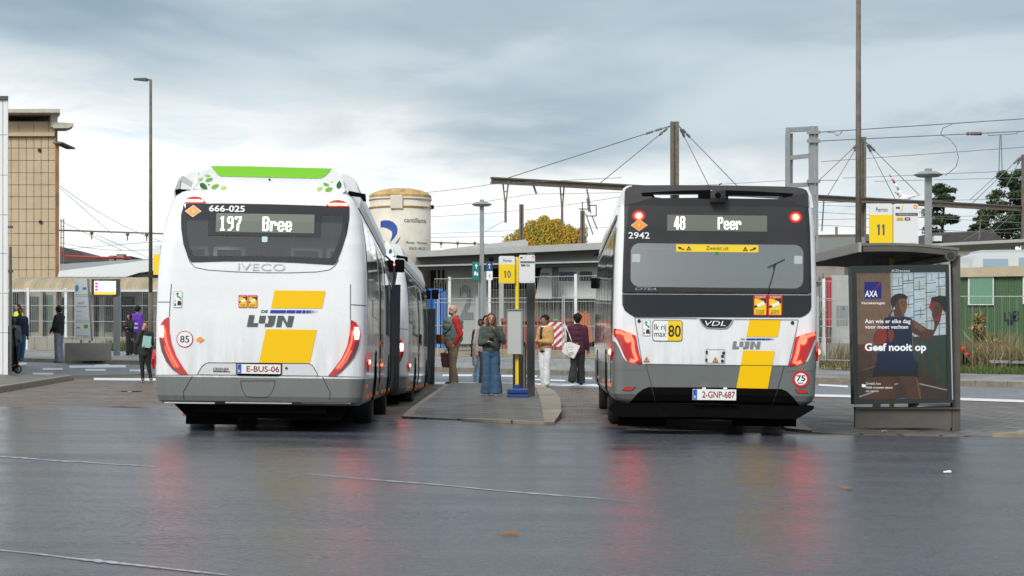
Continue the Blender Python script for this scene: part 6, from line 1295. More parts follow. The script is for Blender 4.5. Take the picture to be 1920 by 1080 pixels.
pp(c_red, [(622,330),(640,270),(745,255),(745,380),(720,350),(700,440),(655,430),(648,380)]); pp(c_dk, [(635,300),(638,262),(700,248),(745,252),(745,365),(720,340),(690,300),(660,290)]); pp(c_brn, [(650,320),(700,300),(715,345),(700,400),(655,400)])
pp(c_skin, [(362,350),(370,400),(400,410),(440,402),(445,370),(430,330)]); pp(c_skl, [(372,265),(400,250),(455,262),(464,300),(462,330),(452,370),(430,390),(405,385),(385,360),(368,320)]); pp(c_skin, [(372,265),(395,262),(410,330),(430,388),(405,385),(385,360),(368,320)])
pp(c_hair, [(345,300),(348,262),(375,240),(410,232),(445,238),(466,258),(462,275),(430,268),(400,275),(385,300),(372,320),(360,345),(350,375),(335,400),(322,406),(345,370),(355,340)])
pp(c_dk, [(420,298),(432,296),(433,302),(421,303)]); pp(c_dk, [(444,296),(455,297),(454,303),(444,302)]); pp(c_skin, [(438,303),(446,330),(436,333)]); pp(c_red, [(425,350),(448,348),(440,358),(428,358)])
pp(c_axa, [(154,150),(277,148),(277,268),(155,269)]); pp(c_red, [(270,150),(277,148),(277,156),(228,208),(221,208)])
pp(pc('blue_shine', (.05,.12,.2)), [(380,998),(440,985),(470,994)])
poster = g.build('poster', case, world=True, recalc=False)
g = G().m(mat('poster_white', (.85,.86,.86), .5, emit=(1,1,1), estr=.35)); yy = Y-.1125  # white lettering gets the same added glow
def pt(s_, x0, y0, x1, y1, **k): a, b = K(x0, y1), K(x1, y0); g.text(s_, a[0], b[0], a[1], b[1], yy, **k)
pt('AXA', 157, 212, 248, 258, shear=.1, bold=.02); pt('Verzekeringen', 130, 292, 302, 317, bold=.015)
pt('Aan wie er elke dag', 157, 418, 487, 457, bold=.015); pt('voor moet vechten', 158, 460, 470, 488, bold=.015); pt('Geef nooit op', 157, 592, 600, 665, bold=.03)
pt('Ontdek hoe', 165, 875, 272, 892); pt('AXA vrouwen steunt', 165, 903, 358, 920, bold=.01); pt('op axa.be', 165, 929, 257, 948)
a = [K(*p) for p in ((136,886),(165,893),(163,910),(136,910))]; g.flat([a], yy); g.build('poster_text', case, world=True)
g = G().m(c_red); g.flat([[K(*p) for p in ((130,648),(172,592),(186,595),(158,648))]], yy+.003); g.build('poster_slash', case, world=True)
g = G().m(glass('case_glass', (.96,.97,.97), -.015, .02)); g.flat([fi], Y-.115); g.build('case_glass', case, world=True)
# ================================================================ plants
def leafy(g, c, rad, n, size, mts, squash=(1,1,1), droop=0):
    for _ in range(n):
        while True:
            v = Vector((random.gauss(0,.5), random.gauss(0,.5), random.gauss(0,.45)))
            if v.length < 1.4: break
        p = Vector(c)+Vector((v.x*rad*squash[0], v.y*rad*squash[1], v.z*rad*squash[2])); g.m(random.choice(mts))
        s_ = size*random.uniform(.5, 1.3); a = Vector((random.gauss(0,1), random.gauss(0,1), random.gauss(0,1))).normalized()*s_; b = Vector((random.gauss(0,1), random.gauss(0,1), random.gauss(0,1)))
        if droop: a = Vector((random.uniform(-.25,.25), random.uniform(-.25,.25), -1)).normalized()*s_*2.2
        b = a.cross(b).normalized()*s_*.45
        g.poly([p-a, p+b*.9, p+a, p-b])
M_p1 = mat('pine_dark', (.016,.036,.014), .7); M_p2 = mat('pine_mid', (.035,.065,.022), .7); M_p3 = mat('pine_light', (.075,.105,.03), .7)
M_bark = mat('bark', (.07,.05,.035), .9, var=.3)
def pine(x, yt, yb, wpx, Y, label, n=2600, seed=1):
    random.seed(seed); p = base(x, Y); zt = px(0, yt, Y).z; zb = px(0, yb, Y).z; W2 = wpx*Y/F/2; r = E('pine_tree', p, label, 'tree', 'pines beyond the railway')
    g = G().m(M_bark); pts = [Vector((p.x+math.sin(k)*.12, Y, p.z+(zt-p.z)*k/8)) for k in range(9)]
    for k, (a, b) in enumerate(zip(pts, pts[1:])): g.cone(a, b, .32*(1-k/9), .32*(1-(k+1)/9), 8)
    cl = []
    for k in range(38):
        t = random.random(); z = zb+(zt-zb)*t; rr = W2*(1.0-.62*t**1.3)*random.uniform(.35, 1); an = random.uniform(0, 6.28); c = Vector((p.x+rr*math.cos(an), Y+rr*math.sin(an), z)); cl.append((c, W2*random.uniform(.14,.34)*(1.1-.5*t))); g.cone((p.x, Y, z-.4*rr), c, .07, .02, 5)
    cl.append((Vector((p.x, Y, zt-W2*.25)), W2*.28)); g.build('trunk', r, world=True)
    g = G()
    for c, q in cl: leafy(g, c, q, n//len(cl), .12, [M_p1, M_p1, M_p2, M_p2, M_p3], (1.25,1.25,.7))
    g.build('crown', r, world=True, recalc=False)
pine(1768, 345, 436, 74, 135, 'dark pine tree just right of the platform 11 sign and its disc lamp post', 9000, 3)
pine(1893, 322, 440, 96, 128, 'tallest dark pine tree at the right edge', 13000, 5)
pine(1838, 394, 440, 40, 138, 'small round pine between the two bigger pines', 4500, 8)
pine(1925, 345, 455, 80, 150, 'pine tree partly cut by the right edge behind the mast', 6500, 9)
random.seed(4); Y = 120; p = base(1028, Y); r = E('willow_tree', p, 'yellow and green autumn weeping willow behind the station roof', 'tree')
M_w1 = mat('willow_yellow', (.46,.31,.03), .7); M_w2 = mat('willow_green', (.22,.24,.03), .7); M_w3 = mat('willow_orange', (.46,.22,.02), .7)
g = G().m(M_bark); g.cone(p, (p.x, Y, p.z+3.2), .4, .28, 10)
for k in range(9): an = k*.7; g.cone((p.x, Y, p.z+3), (p.x+2.3*math.cos(an), Y+2*math.sin(an), p.z+5.6+(k % 3)*.7), .14, .05, 6)
g.build('trunk', r, world=True); g = G()
def willow_lobe(g, x, yt, wpx, n):
    zt = px(0, yt, Y).z; W2 = wpx*Y/F/2; cx = px(x, 0, Y).x
    for _ in range(n):
        an = random.uniform(0, 6.28); rr = W2*math.sqrt(random.random()); X = cx+rr*math.cos(an); YY = Y+rr*math.sin(an)*1.0; zz = zt-(rr/W2)**2*(1.1*W2*.8)*random.uniform(.7, 1.2)-random.random()**2*.4
        l = random.uniform(.5, 2.2); m_ = random.choice([M_w1, M_w1, M_w2, M_w3]) if zz > zt-1.3 else random.choice([M_w1, M_w2, M_w2])
        g.m(m_); z = zz
        while z > zz-l:
            a = Vector((random.uniform(-.07,.07), random.uniform(-.07,.07), -.16)); b = Vector((random.uniform(.02,.06), random.uniform(-.05,.05), .0)); q = Vector((X+random.gauss(0,.06), YY, z)); g.poly([q, q+b+a*.5, q+a, q-b+a*.5]); z -= random.uniform(.10,.2)
for q in ((1020,402,44,260),(998,410,36,170),(1044,408,40,200),(1064,418,36,150),(1082,424,24,60),(1094,416,14,18),(958,436,34,90),(978,424,30,90),(1012,424,70,200),(1050,432,60,160)): willow_lobe(g, *q)
g.build('crown', r, world=True, recalc=False)
random.seed(11)
M_g1 = mat('grass_green', (.06,.13,.02), .8); M_g2 = mat('grass_dry', (.36,.29,.15), .8); M_g3 = mat('grass_brown', (.22,.145,.08), .8); M_g4 = mat('grass_olive', (.16,.165,.06), .8)
def grass(name, label, spots, mts, kind='stuff'):
    g = G()
    for (x0, x1, o0, o1, n, h0, h1) in spots:
        for _ in range(n):
            X = random.uniform(x0, x1); Y = Tx(X)+random.uniform(o0, o1); z = H(X, Y)+.04; h = random.uniform(h0, h1); a = random.uniform(0, 6.28); w_ = .008+h*.009; lx, ly = random.gauss(0,.38)*h, random.gauss(0,.38)*h
            g.m(random.choice(mts)); dx, dy = math.cos(a)*w_, math.sin(a)*w_; g.poly([(X-dx,Y-dy,z),(X+dx,Y+dy,z),(X+dx*.6+lx*.5,Y+dy*.6+ly*.5,z+h*.6),(X+lx,Y+ly,z+h),(X-dx*.6+lx*.5,Y-dy*.6+ly*.5,z+h*.6)])
    o = g.build(name, recalc=False); o['kind'] = kind; o['label'] = label; return o
XR0, XR1 = XT(1790), XT(1960)
grass('dry_grass', 'tall dry brown grass in front of the green shed', [(XR0, XR1, 1.2, 4.5, 8500, .25, .85), (XR0+1.5, XR1, 3, 4.5, 500, .6, 1.15)], [M_g2, M_g3, M_g3, M_g4, M_g4])
grass('green_grass', 'short green grass along the right pavement edge', [(XR0-.3, XR1, .1, 1.3, 4200, .10, .30)], [M_g1, M_g1, M_g4])
grass('dry_grass', 'dry weeds between the right bus and the shelter', [(XT(1515), XT(1640), .0, .7, 1400, .08, .4), (XT(1545), XT(1600), .2, .7, 90, .4, .9)], [M_g2, M_g4, M_g4, M_g3])
grass('weeds', 'green weeds at the foot of the middle fence', [(XT(820), XT(1130), -.5, .15, 1500, .04, .16)], [M_g4, M_g1, M_g2])
grass('weeds', 'green weeds at the foot of the departure board wall', [(XT(200), XT(300), -.2, .15, 900, .15, .60)], [M_g1, M_g1, M_g4])
def bush(x, yt, wpx, Y, label, mts, n, nm='bush', size=.07):
    p = base(x, Y, 0); zt = px(0, yt, Y).z; W2 = wpx*Y/F/2; r = E(nm, p, label, 'bush'); g = G().m(M_bark)
    for k in range(9): an = k*.7; g.cone(p, (p.x+W2*.6*math.cos(an), Y+W2*.6*math.sin(an), zt-(k % 4)*.25*(zt-p.z)*.6), .02, .006, 5)
    g.build('stem', r, world=True); g = G(); h = zt-p.z
    for k in range(12): t = random.random(); leafy(g, (p.x+random.uniform(-1,1)*W2*.6*(1-t*.5), Y+random.uniform(-.4,.4), p.z+h*(.1+.8*t)), W2*random.uniform(.3,.5), n//12, size, mts)
    g.build('foliage', r, world=True, recalc=False)
bush(1836, 578, 46, 49.8, 'tall rusty brown shrub in front of the green shed', [M_g2, M_w3, M_g3, M_g4, M_w2], 2200); bush(1858, 625, 40, 49.4, 'pale yellowish weed clump right of the rusty shrub', [M_g2, M_g2, M_g4], 900, size=.05)
bush(1536, 512, 26, 55, 'olive bush glimpsed just right of the right bus', [M_g4, M_g3, M_w2], 900)
# guard rail and small red thing in the grass
p = base(1880, 46.0, 0); r = E('guard_rail', (XR0+.9, Tx(XR0)+1.0, p.z), 'low grey guard rail in the grass at the right edge', 'guard rail'); g = G().m(M_steel); x0_, x1_ = XR0+.9, XR1+1; g.bar((x0_, Tx(x0_)+1.1, H(x0_,Tx(x0_))+.42), (x1_, Tx(x1_)+1.1, H(x1_,Tx(x1_))+.42), .05, .07); g.build('rail', r, world=True); g = G().m(M_steel)
for k in range(4): X = x0_+.3+k*1.2; g.box((X-.03, Tx(X)+1.12, H(X,Tx(X))), (X+.03, Tx(X)+1.18, H(X,Tx(X))+.40))
g.build('rail_post', r, world=True)
p = base(1808, 47.4, 0); r = E('warning_lamp', (p.x, 47.4, p.z), 'two small red plastic lamps in the dry grass beside the shelter', 'lamp'); g = G().m(M_rd); a = px(1806, 655, 47.4); g.ball(a, .06, sc=(1,.6,1.2)); a2 = px(1813, 665, 47.4); g.ball(a2, .06, sc=(1.2,.6,.9)); g.build('red_shade', r, world=True); g = G().m(M_bd); g.cone(p, a, .02, .02, 6); g.cone(p, a2, .02, .02, 6); g.build('lamp_stake', r, world=True)
# rubble strip
random.seed(2); g = G().m(mat('rubble', (.20,.17,.14), .9, var=.4, vscale=3))
for X0, X1, o0, o1, n in ((XT(1515), XT(1640), .1, .75, 160), (XT(820), XT(1130), -.4, .1, 200)):
    for _ in range(n):
        X = random.uniform(X0, X1); Y = Tx(X)+random.uniform(o0, o1); s_ = random.uniform(.03,.11); g.ball((X, Y, H(X, Y)+.04+s_*.3), s_, 6, 4, (1, 1, random.uniform(.4,.8)))
o = g.build('rubble'); o['kind'] = 'stuff'; o['label'] = 'stones and rubble along the foot of the fences'
# ================================================================ people
def fuse(g, vox, smooth=3, fold=0, fs=9, seed=0):
    me = bpy.data.meshes.new('t'); g.bm.to_mesh(me); g.bm.free(); o = bpy.data.objects.new('t', me)
    m = o.modifiers.new('r', 'REMESH'); m.mode = 'VOXEL'; m.voxel_size = vox
    s = o.modifiers.new('s', 'SMOOTH'); s.factor = .5; s.iterations = smooth
    me2 = evalmesh(o); bpy.data.meshes.remove(me)
    g2 = G(); g2.bm.from_mesh(me2); bpy.data.meshes.remove(me2)
    if fold:
        g2.bm.normal_update()
        for v in g2.bm.verts:
            p = v.co*fs; p.z *= 1.7; v.co += v.normal*(noise.noise(p+Vector((seed*3.1,0,0)))+.5*noise.noise(p*2.3))*fold
    for f in g2.bm.faces: f.smooth = True
    return g2
def cap(g, a, b, ra, rb=None):
    rb = ra if rb is None else rb; g.ball(a, ra, 12, 8); g.ball(b, rb, 12, 8); g.cone(a, b, ra, rb, 14)
SK = {'pale': (.52,.30,.21), 'light': (.44,.24,.16), 'olive': (.32,.17,.10), 'dark': (.07,.032,.018)}
def person(xp, yfeet, yhead, label, yaw=0, skin='light', hair='short', haircol=(.03,.02,.015), top=(.05,.05,.05), bottom=(.05,.05,.06), shoe=(.05,.05,.05), hem=.50, armR=None, armL=None, legR=None, legL=None,
           flare=.05, bulk=1.0, belly=0, face=0, coll=None, sleeve=None, Yfix=None, ex=0.0, long=False, near=True, sole=(.6,.6,.58), zoff=0, fists=(0,0)):
    if Yfix: X = (xp-960)*Yfix/F; p = Vector((X, Yfix, H(X, Yfix)+ex)); h = (CH+(HY-yhead)*Yfix/F)-p.z
    else: p = gp(xp, yfeet, ex); h = (CH+(HY-yhead)*p.y/F)-p.z
    0 and print('person %-60s Y=%.1f h=%.2f' % (label, p.y, h))
    r = E('person', p, label, 'person', None, (0,0,R(yaw)))
    V = lambda x, y, z: Vector((x*h, y*h, z*h)); vs = .011 if near else .016
    aR = armR or ((-.125,.015,.63), (-.135,-.02,.475)); aL = armL or ((.125,.015,.63), (.135,-.02,.475))
    lR = legR or ((-.052,-.005,.285), (-.055,.01,.045)); lL = legL or ((.052,-.005,.285), (.055,.01,.045))
    ms = mat('skin_'+skin, SK[skin], .5)
    neck = V(0,.005,.83); chest = V(0,.005,.735); pel = V(0,0,.53); sh = [V(-.098,.01,.805), V(.098,.01,.805)]; hp = [V(-.048,0,.51), V(.048,0,.51)]
    fa = R(face); fd = Vector((math.sin(fa), -math.cos(fa), 0)); fr = Vector((math.cos(fa), math.sin(fa), 0))
    hc = V(0,-.010,.935)
    g = G().m(ms); cap(g, pel, chest, .066*h*bulk**.5, .068*h*bulk**.5); cap(g, sh[0], sh[1], .035*h)
    cap(g, V(0,.008,.80), V(0,-.004,.89), .034*h, .030*h)
    g.ball(hc+Vector((0,0,.008*h)), .056*h, 14, 10, (.84, 1.0, 1.02)) if abs(face) < 45 else g.ball(hc+Vector((0,0,.008*h)), .056*h, 14, 10, (1.0, .84, 1.02))
    g.ball(hc+fd*.018*h-Vector((0,0,.032*h)), .034*h, 12, 8, (1,1,.95)); g.ball(hc+fd*.034*h-Vector((0,0,.052*h)), .014*h, 8, 6)
    nb = hc+fd*.052*h; cap(g, nb+Vector((0,0,.004*h)), nb+fd*.012*h-Vector((0,0,.016*h)), .005*h, .008*h)
    for s_ in (-1, 1): g.ball(hc+fr*s_*.047*h-fd*.002*h-Vector((0,0,.006*h)), .011*h, 8, 6, (.6,.8,1.3))
    hands = []
    for (el, wr), s_ in ((aR, sh[0]), (aL, sh[1])):
        el, wr = V(*el), V(*wr); cap(g, s_, el, .030*h, .022*h); cap(g, el, wr, .023*h, .015*h); d = (wr-el).normalized()
        pal = wr+d*.028*h; up = Vector((0,0,1)) if abs(d.z) < .85 else Vector((0,-1,0)); sd = d.cross(up).normalized(); nrm = sd.cross(d).normalized()
        cap(g, wr, pal, .014*h, .018*h); cap(g, pal-sd*.012*h, pal+sd*.012*h, .013*h, .012*h)
        for k, ln in enumerate((.030,.036,.034,.026)):
            b0 = pal+sd*(k-1.5)*.0095*h+d*.010*h; k1 = b0+(d*.9+nrm*-.25).normalized()*ln*.55*h; k2 = k1+(d*.55+nrm*-.75).normalized()*ln*.5*h; cap(g, b0, k1, .0056*h, .0052*h); cap(g, k1, k2, .0052*h, .0045*h)
        t0 = wr+sd*.012*h+d*.008*h; t1 = t0+(sd*.75+d*.7).normalized()*.022*h; t2 = t1+(d*.9-nrm*.4).normalized()*.018*h; cap(g, t0, t1, .0075*h, .0065*h); cap(g, t1, t2, .0065*h, .005*h)
        hands.append(pal+d*.02*h)
    for (kn, an), hj in ((lR, hp[0]), (lL, hp[1])): cap(g, hj, V(*kn), .048*h, .032*h); cap(g, V(*kn), V(*an), .032*h, .020*h); cap(g, V(*an), V(*an)-V(0,.06,.012), .020*h, .016*h)
    b = fuse(g, .010 if near else .014, 2); b.m(ms).build('body', r, recalc=False)
    # face
    g = G().m(mat('eye_dark', (.03,.02,.015), .3)); 
    for s_ in (-1, 1): g.ball(hc+fr*s_*.019*h+fd*.047*h+Vector((0,0,.006*h)), .0058*h, 8, 6, (1.3,1.3,.7) )
    for s_ in (-1, 1): g.cone(hc+fr*s_*.010*h+fd*.052*h+Vector((0,0,.0155*h)), hc+fr*s_*.030*h+fd*.043*h+Vector((0,0,.0165*h)), .0026*h, .002*h, 6)
    g.build('eye', r, smooth=True)
    g = G().m(mat('lip', (.30,.10,.08), .5)); g.ball(hc+fd*.050*h-Vector((0,0,.034*h)), .010*h, 8, 6, (1.0,1.0,.35)); g.build('mouth', r, smooth=True)
    # hair
    mh = mat('hair_%.2f_%.2f' % haircol[:2], haircol, .75, var=.4, vscale=30, spec=.2)
    up = Vector((0,0,1)); g = G().m(mh)
    if hair == 'bald':
        pass
    else:
        g.ball(hc-fd*.010*h+up*.020*h, .058*h, 14, 10, (.95,.98,.98)); g.ball(hc-fd*.026*h-up*.004*h, .048*h, 12, 8)
        if hair == 'long':
            for s_ in (-1, 1): cap(g, hc+fr*s_*.040*h+fd*.010*h+up*.01*h, hc+fr*s_*.052*h+fd*.02*h-up*.16*h, .022*h, .018*h)
            cap(g, hc-fd*.03*h, hc-fd*.04*h-up*.16*h, .045*h, .03*h)
        if hair == 'bun': g.ball(hc-fd*.055*h+up*.045*h, .026*h, 10, 8)
        if hair == 'tail': cap(g, hc-fd*.06*h, hc-fd*.075*h-up*.09*h, .020*h, .012*h)
        if hair == 'curly':
            random.seed(5)
            for _ in range(40): v = Vector((random.gauss(0,1), random.gauss(0,1), abs(random.gauss(0,1)))).normalized(); g.ball(hc-fd*.012*h+up*.018*h+v*.056*h, .016*h, 6, 5)
        if hair == 'hood' or hair == 'scarf': g.ball(hc-fd*.012*h+up*.008*h, .066*h, 14, 10, (.95,1,1.08)); cap(g, hc-fd*.01*h-up*.05*h, V(0,0,.80), .05*h, .07*h)
        if hair == 'beanie': g.ball(hc-fd*.008*h+up*.028*h, .062*h, 14, 10, (1,1,.95))
        gg = fuse(g, .011 if near else .015, 2, .003, 40)
        # keep the face free
        for v in gg.bm.verts:
            d = v.co-hc; f_ = d.dot(fd)
            if f_ > .018*h and d.z < .030*h and abs(d.dot(fr)) < (.033*h): v.co -= fd*(f_-.012*h)
        gg.m(mh).build('hair', r, recalc=False)
    if hair == 'bald':
        g = G().m(mat('beard', (.10,.07,.05), .8)); cap(g, hc+fd*.040*h-up*.043*h-fr*.02*h, hc+fd*.040*h-up*.043*h+fr*.02*h, .013*h, .013*h); g.ball(hc+fd*.053*h-up*.026*h, .008*h, 8, 6, (1.6,1,.6)); g.build('beard', r, smooth=True)
    # trousers
    mb = mat('cloth_%.3f_%.3f_%.3f' % bottom, bottom, .85, var=.25, vscale=7); g = G().m(mb)
    if long:
        cap(g, pel, V(0,.0,.10), .085*h*bulk, .095*h)
    else:
        cap(g, V(-.03,0,.52), V(.03,0,.52), .068*h*bulk)
        for (kn, an), hj in ((lR, hp[0]), (lL, hp[1])):
            kn, an = V(*kn), V(*an); cap(g, hj+V(0,0,.01), kn, .056*h*bulk, (.040+flare*.15)*h); e_ = an-V(0,-.005,.018)
            cap(g, kn, e_+Vector((0,0,flare*h*.6)), (.040+flare*.15)*h, (.026+flare*.5)*h); g.cone(e_+Vector((0,0,flare*h*.6)), e_, (.026+flare*.5)*h, (.024+flare*.55)*h, 14)
        if belly: g.ball(V(0,-.02,.53), .085*h*bulk, 12, 8)
    fuse(g, vs, 3, .006, 8, 2).m(mb).build('dress' if long else 'trousers', r, recalc=False)
    # shoes
    g = G(); m1_ = mat('shoe_%.2f_%.2f' % shoe[:2], shoe, .5); m2_ = mat('sole_%.2f' % sole[0], sole, .6)
    for an in (V(*lR[1]), V(*lL[1])):
        z0_ = max(.0, an.z-.045*h); g.m(m1_); g.ball((an.x, an.y-.032*h, z0_+.022*h), .03*h, 12, 8, (.85,2.0,.85)); g.ball((an.x, an.y, z0_+.035*h), .026*h, 10, 8, (1,1.1,1.2)); g.m(m2_); g.ball((an.x, an.y-.032*h, z0_+.010*h), .031*h, 12, 8, (.9,2.03,.36))
    g.build('shoe', r, smooth=True)
    # jacket
    mt = mat('cloth_%.3f_%.3f_%.3f' % top, top, .8, var=.22, vscale=9); g = G().m(mt)
    hz = hem; k = bulk*.94
    for z, w_, d_ in ((hz, .085, .075), (hz+.05, .088, .075), (.62, .085, .073), (.70, .09, .078), (.76, .088, .072)): g.ball(V(0, -belly*.5*(1 if z < .72 else .4), z+.03), .10*h, 14, 8, (w_*10*k*1.05, (d_+.012+belly)*10*k, .75))
    cap(g, V(-.035,0,hz+.05), V(-.045,0,.75), .074*h*k); cap(g, V(.035,0,hz+.05), V(.045,0,.75), .074*h*k)
    cap(g, V(-.085,.008,.80), V(.085,.008,.80), .040*h, .040*h); g.ball(V(0,.005,.83), .045*h, 12, 8, (1,1,.8))
    ms2 = mat('cloth_%.3f_%.3f_%.3f' % sleeve, sleeve, .8, var=.2, vscale=9) if sleeve else None
    gs = G().m(ms2) if sleeve else g
    for (el, wr), s_ in ((aR, sh[0]), (aL, sh[1])): el, wr = V(*el), V(*wr); cap(gs, s_, el, .046*h*k, .036*h); cap(gs, el, wr-(wr-el).normalized()*.012*h, .036*h, .027*h)
    if hair in ('long','bun','short','bald','tail') and coll is None and belly == 0: g.ball(V(0,.03,.845), .05*h, 12, 8, (1.1,.9,.7))
    fuse(g, vs, 9, .008, 11, 1).m(mt).build('jacket', r, recalc=False)
    if sleeve:
        fuse(gs, vs, 3, .006, 9, 1).m(ms2).build('sleeves', r, recalc=False); g = G().m(ms2); g.ball(V(0,-belly*.25,hz-.0), .098*h, 14, 8, (.86*k, (.075+belly)*9.6*k, .34)); fuse(g, vs, 2, .004).m(ms2).build('shirt_hem', r, recalc=False)
    if coll:
        g = G().m(mat('cloth_%.3f_%.3f_%.3f' % coll, coll, .9)); 
        for a in range(0, 360, 30): g.ball(V(.047*math.cos(R(a)), .002+.045*math.sin(R(a)), .842+.008*math.sin(R(a))), .022*h, 8, 6)
        fuse(g, vs, 2, .004, 20).m(g.mats[0] if g.mats else mat('cloth_%.3f_%.3f_%.3f' % coll, coll)).build('collar', r, recalc=False)
    r['_h'] = h; Mx = Matrix.Translation(p) @ Matrix.Rotation(R(yaw), 4, 'Z')
    return r, [Mx @ q for q in hands], h, lambda x, y, z: Mx @ V(x, y, z)
# green coat woman with phone
r, hd, h, Q = person(921, 742, 588, 'woman with long brown hair in dark green puffer coat looking at her phone', 4, 'light', 'long', (.13,.06,.03), (.055,.078,.066), (.05,.12,.21), (.04,.04,.045), .53, ((-.135,-.03,.635),(-.045,-.135,.655)), ((.150,-.05,.655),(.035,-.115,.80)), ((-.048,-.01,.285),(-.05,0,.045)), ((.055,-.01,.285),(.058,-.02,.045)), .105, 1.1, ex=.12)
p = hd[0]; o = E('phone', p, 'dark phone in the hand of the woman in the green coat', 'phone'); g = G().m(M_blk); g.box((-.04,-.08,.0),(.04,.07,.012), bev=.004); g.build('phone_case', o, M=Matrix.Translation((.01,-.02,.02)) @ Matrix.Rotation(R(-35), 4, 'X')); g = G().m(M_chr); g.box((-.036,-.074,.0125),(.036,.064,.014)); g.build('phone_glass', o, M=Matrix.Translation((.01,-.02,.02)) @ Matrix.Rotation(R(-35), 4, 'X'))
# man in green vest
r, hd, h, Q = person(851, 722, 572, 'bald bearded man in sage green vest with red sleeves standing in profile', -80, 'pale', 'bald', (.1,.07,.05), (.17,.235,.20), (.34,.23,.145), (.03,.03,.035), .55, ((-.12,.05,.63),(-.11,.0,.50)), ((.135,.065,.635),(.12,-.01,.515)), ((-.05,-.02,.285),(-.05,.02,.045)), ((.05,-.02,.285),(.05,-.03,.045)), .04, 1.22, .030, 30, (.06,.06,.065), (.55,.02,.02))
q = Q(.0,-.17,.575); o = E('shoulder_bag', q, 'tan leather bag worn in front of the man in the green vest', 'bag', None, (0,0,R(-60))); mbag = mat('tan_leather', (.36,.14,.035), .5, var=.2, vscale=6)
g = G().m(mbag); g.box((-.15,-.05,-.12),(.15,.05,.11), bev=.03); g.build('bag_body', o, smooth=True); g = G().m(mbag); g.box((-.155,-.058,-.02),(.155,-.045,.115), bev=.005); g.build('flap', o); g = G().m(mat('strap_black', (.03,.025,.02), .6)); g.tube([(.13,0,.1),(.26,.12,.25),(.34,.22,.48)], .012); g.build('strap', o)
q = hd[0]; o = E('shopping_bag', q-Vector((.08,.02,.46)), 'translucent pink shopping bag carried low by the man in the green vest', 'bag'); mpk = glass('pink_film', (.62,.30,.32), .03, .3); mpk2 = mat('pink_plastic', (.32,.12,.14), .5, var=.4, vscale=9)
g = G().m(mpk2); g.prism([(-.15,0,0),(.12,0,-.02),(.17,0,.34),(-.20,0,.36)], (0,.16,0)); bmesh.ops.bevel(g.bm, geom=g.bm.edges[:], offset=.02, segments=2, affect='EDGES'); gg = fuse(g, .02, 1, .012, 9); gg.m(mpk2).build('bag_body', o, recalc=False); g = G().m(mpk2); g.tube([(-.14,.06,.33),(.04,.03,.46),(.12,.06,.33)], .01); g.build('handle', o)
# two people behind her
r, hd, h, Q = person(902, 719, 599, 'dark skinned person in black coat with long pale scarf behind the woman in green', -5, 'dark', 'short', (.012,.01,.01), (.02,.02,.022), (.22,.36,.50), (.40,.33,.24), .44, None, None, ((-.05,-.02,.285),(-.06,-.04,.045)), None, .07)
o = E('scarf', Q(0,-.06,.84), 'long pale grey scarf hanging from the neck of the person in the black coat', 'scarf'); msc = mat('scarf_pale', (.50,.42,.38), .9, var=.25, vscale=14); g = G().m(msc)
for a in range(0, 360, 30): g.ball((.075*math.cos(R(a)), .09+.07*math.sin(R(a)), .0), .038, 8, 6)
cap(g, (-.09,.0,.0), (-.14,-.09,-.35), .05, .065); cap(g, (-.14,-.09,-.35), (-.155,-.10,-.86), .065, .06); cap(g, (-.05,.02,-.02), (-.06,-.10,-.3), .045, .05); fuse(g, .014, 2, .01, 12).m(msc).build('scarf_cloth', o, recalc=False)
person(912, 717, 592, 'dark haired woman in pale coat mostly hidden behind the woman in green', 12, 'light', 'bun', (.02,.013,.01), (.38,.30,.28), (.05,.05,.06), (.05,.05,.05), .46, Yfix=46.8, bulk=1.05)
# tan jacket man
r, hd, h, Q = person(1022, 725, 592, 'man in tan jacket and white trousers looking to the left', -42, 'olive', 'curly', (.012,.01,.01), (.52,.30,.11), (.68,.68,.70), (.55,.42,.27), .52, ((-.10,-.04,.63),(-.03,-.155,.645)), ((.13,-.01,.63),(.02,-.16,.64)), ((-.04,-.01,.285),(-.03,.02,.045)), ((.05,-.02,.285),(.05,-.03,.045)), .055, 1.05, 0, 12, (.70,.63,.50), None)
g = G().m(mat('shirt_black', (.02,.02,.022), .8)); V_ = lambda x, y, z: Vector((x*h, y*h, z*h)); g.prism([V_(-.022,-.075,.84), V_(.022,-.075,.84), V_(.014,-.112,.66), V_(-.014,-.112,.66)], (0,.03,0)); g.ball(V_(0,0,.505), .086*h, 14, 8, (1,.92,.42)); g.build('shirt', r, smooth=True)
# maroon coat
r, hd, h, Q = person(1083, 723, 590, 'person walking away in a maroon padded coat and black trousers', 172, 'olive', 'curly', (.015,.01,.01), (.055,.006,.022), (.016,.016,.018), (.02,.02,.02), .46, ((-.13,.01,.64),(-.14,-.05,.50)), ((.13,.02,.64),(.13,-.03,.50)), ((-.045,-.045,.29),(-.04,-.075,.05)), ((.05,.02,.285),(.06,.13,.075)), .07, 1.15, coll=(.05,.006,.02))
o = E('tote_bag', Q(.10,.10,.49), 'white printed tote bag on the shoulder of the person in maroon', 'bag', None, (0,0,R(0))); g = G().m(mat('canvas_white', (.72,.71,.68), .85, var=.12, vscale=8)); g.prism([(-.20,-.04,-.04),(.10,-.04,-.20),(.26,-.04,.12),(.02,-.04,.22),(-.12,-.04,.20)], (0,.10,0)); bmesh.ops.bevel(g.bm, geom=g.bm.edges[:], offset=.015, segments=2, affect='EDGES'); g.build('bag_body', o, smooth=True)
g = G().m(MATS['canvas_white']); g.tube([(-.08,-.03,.19),(-.10,-.04,.45),(-.12,.0,.62)], .012); g.tube([(.06,-.03,.19),(-.02,-.05,.42),(-.11,.0,.62)], .012); g.build('handle', o); g = G().m(M_blk)
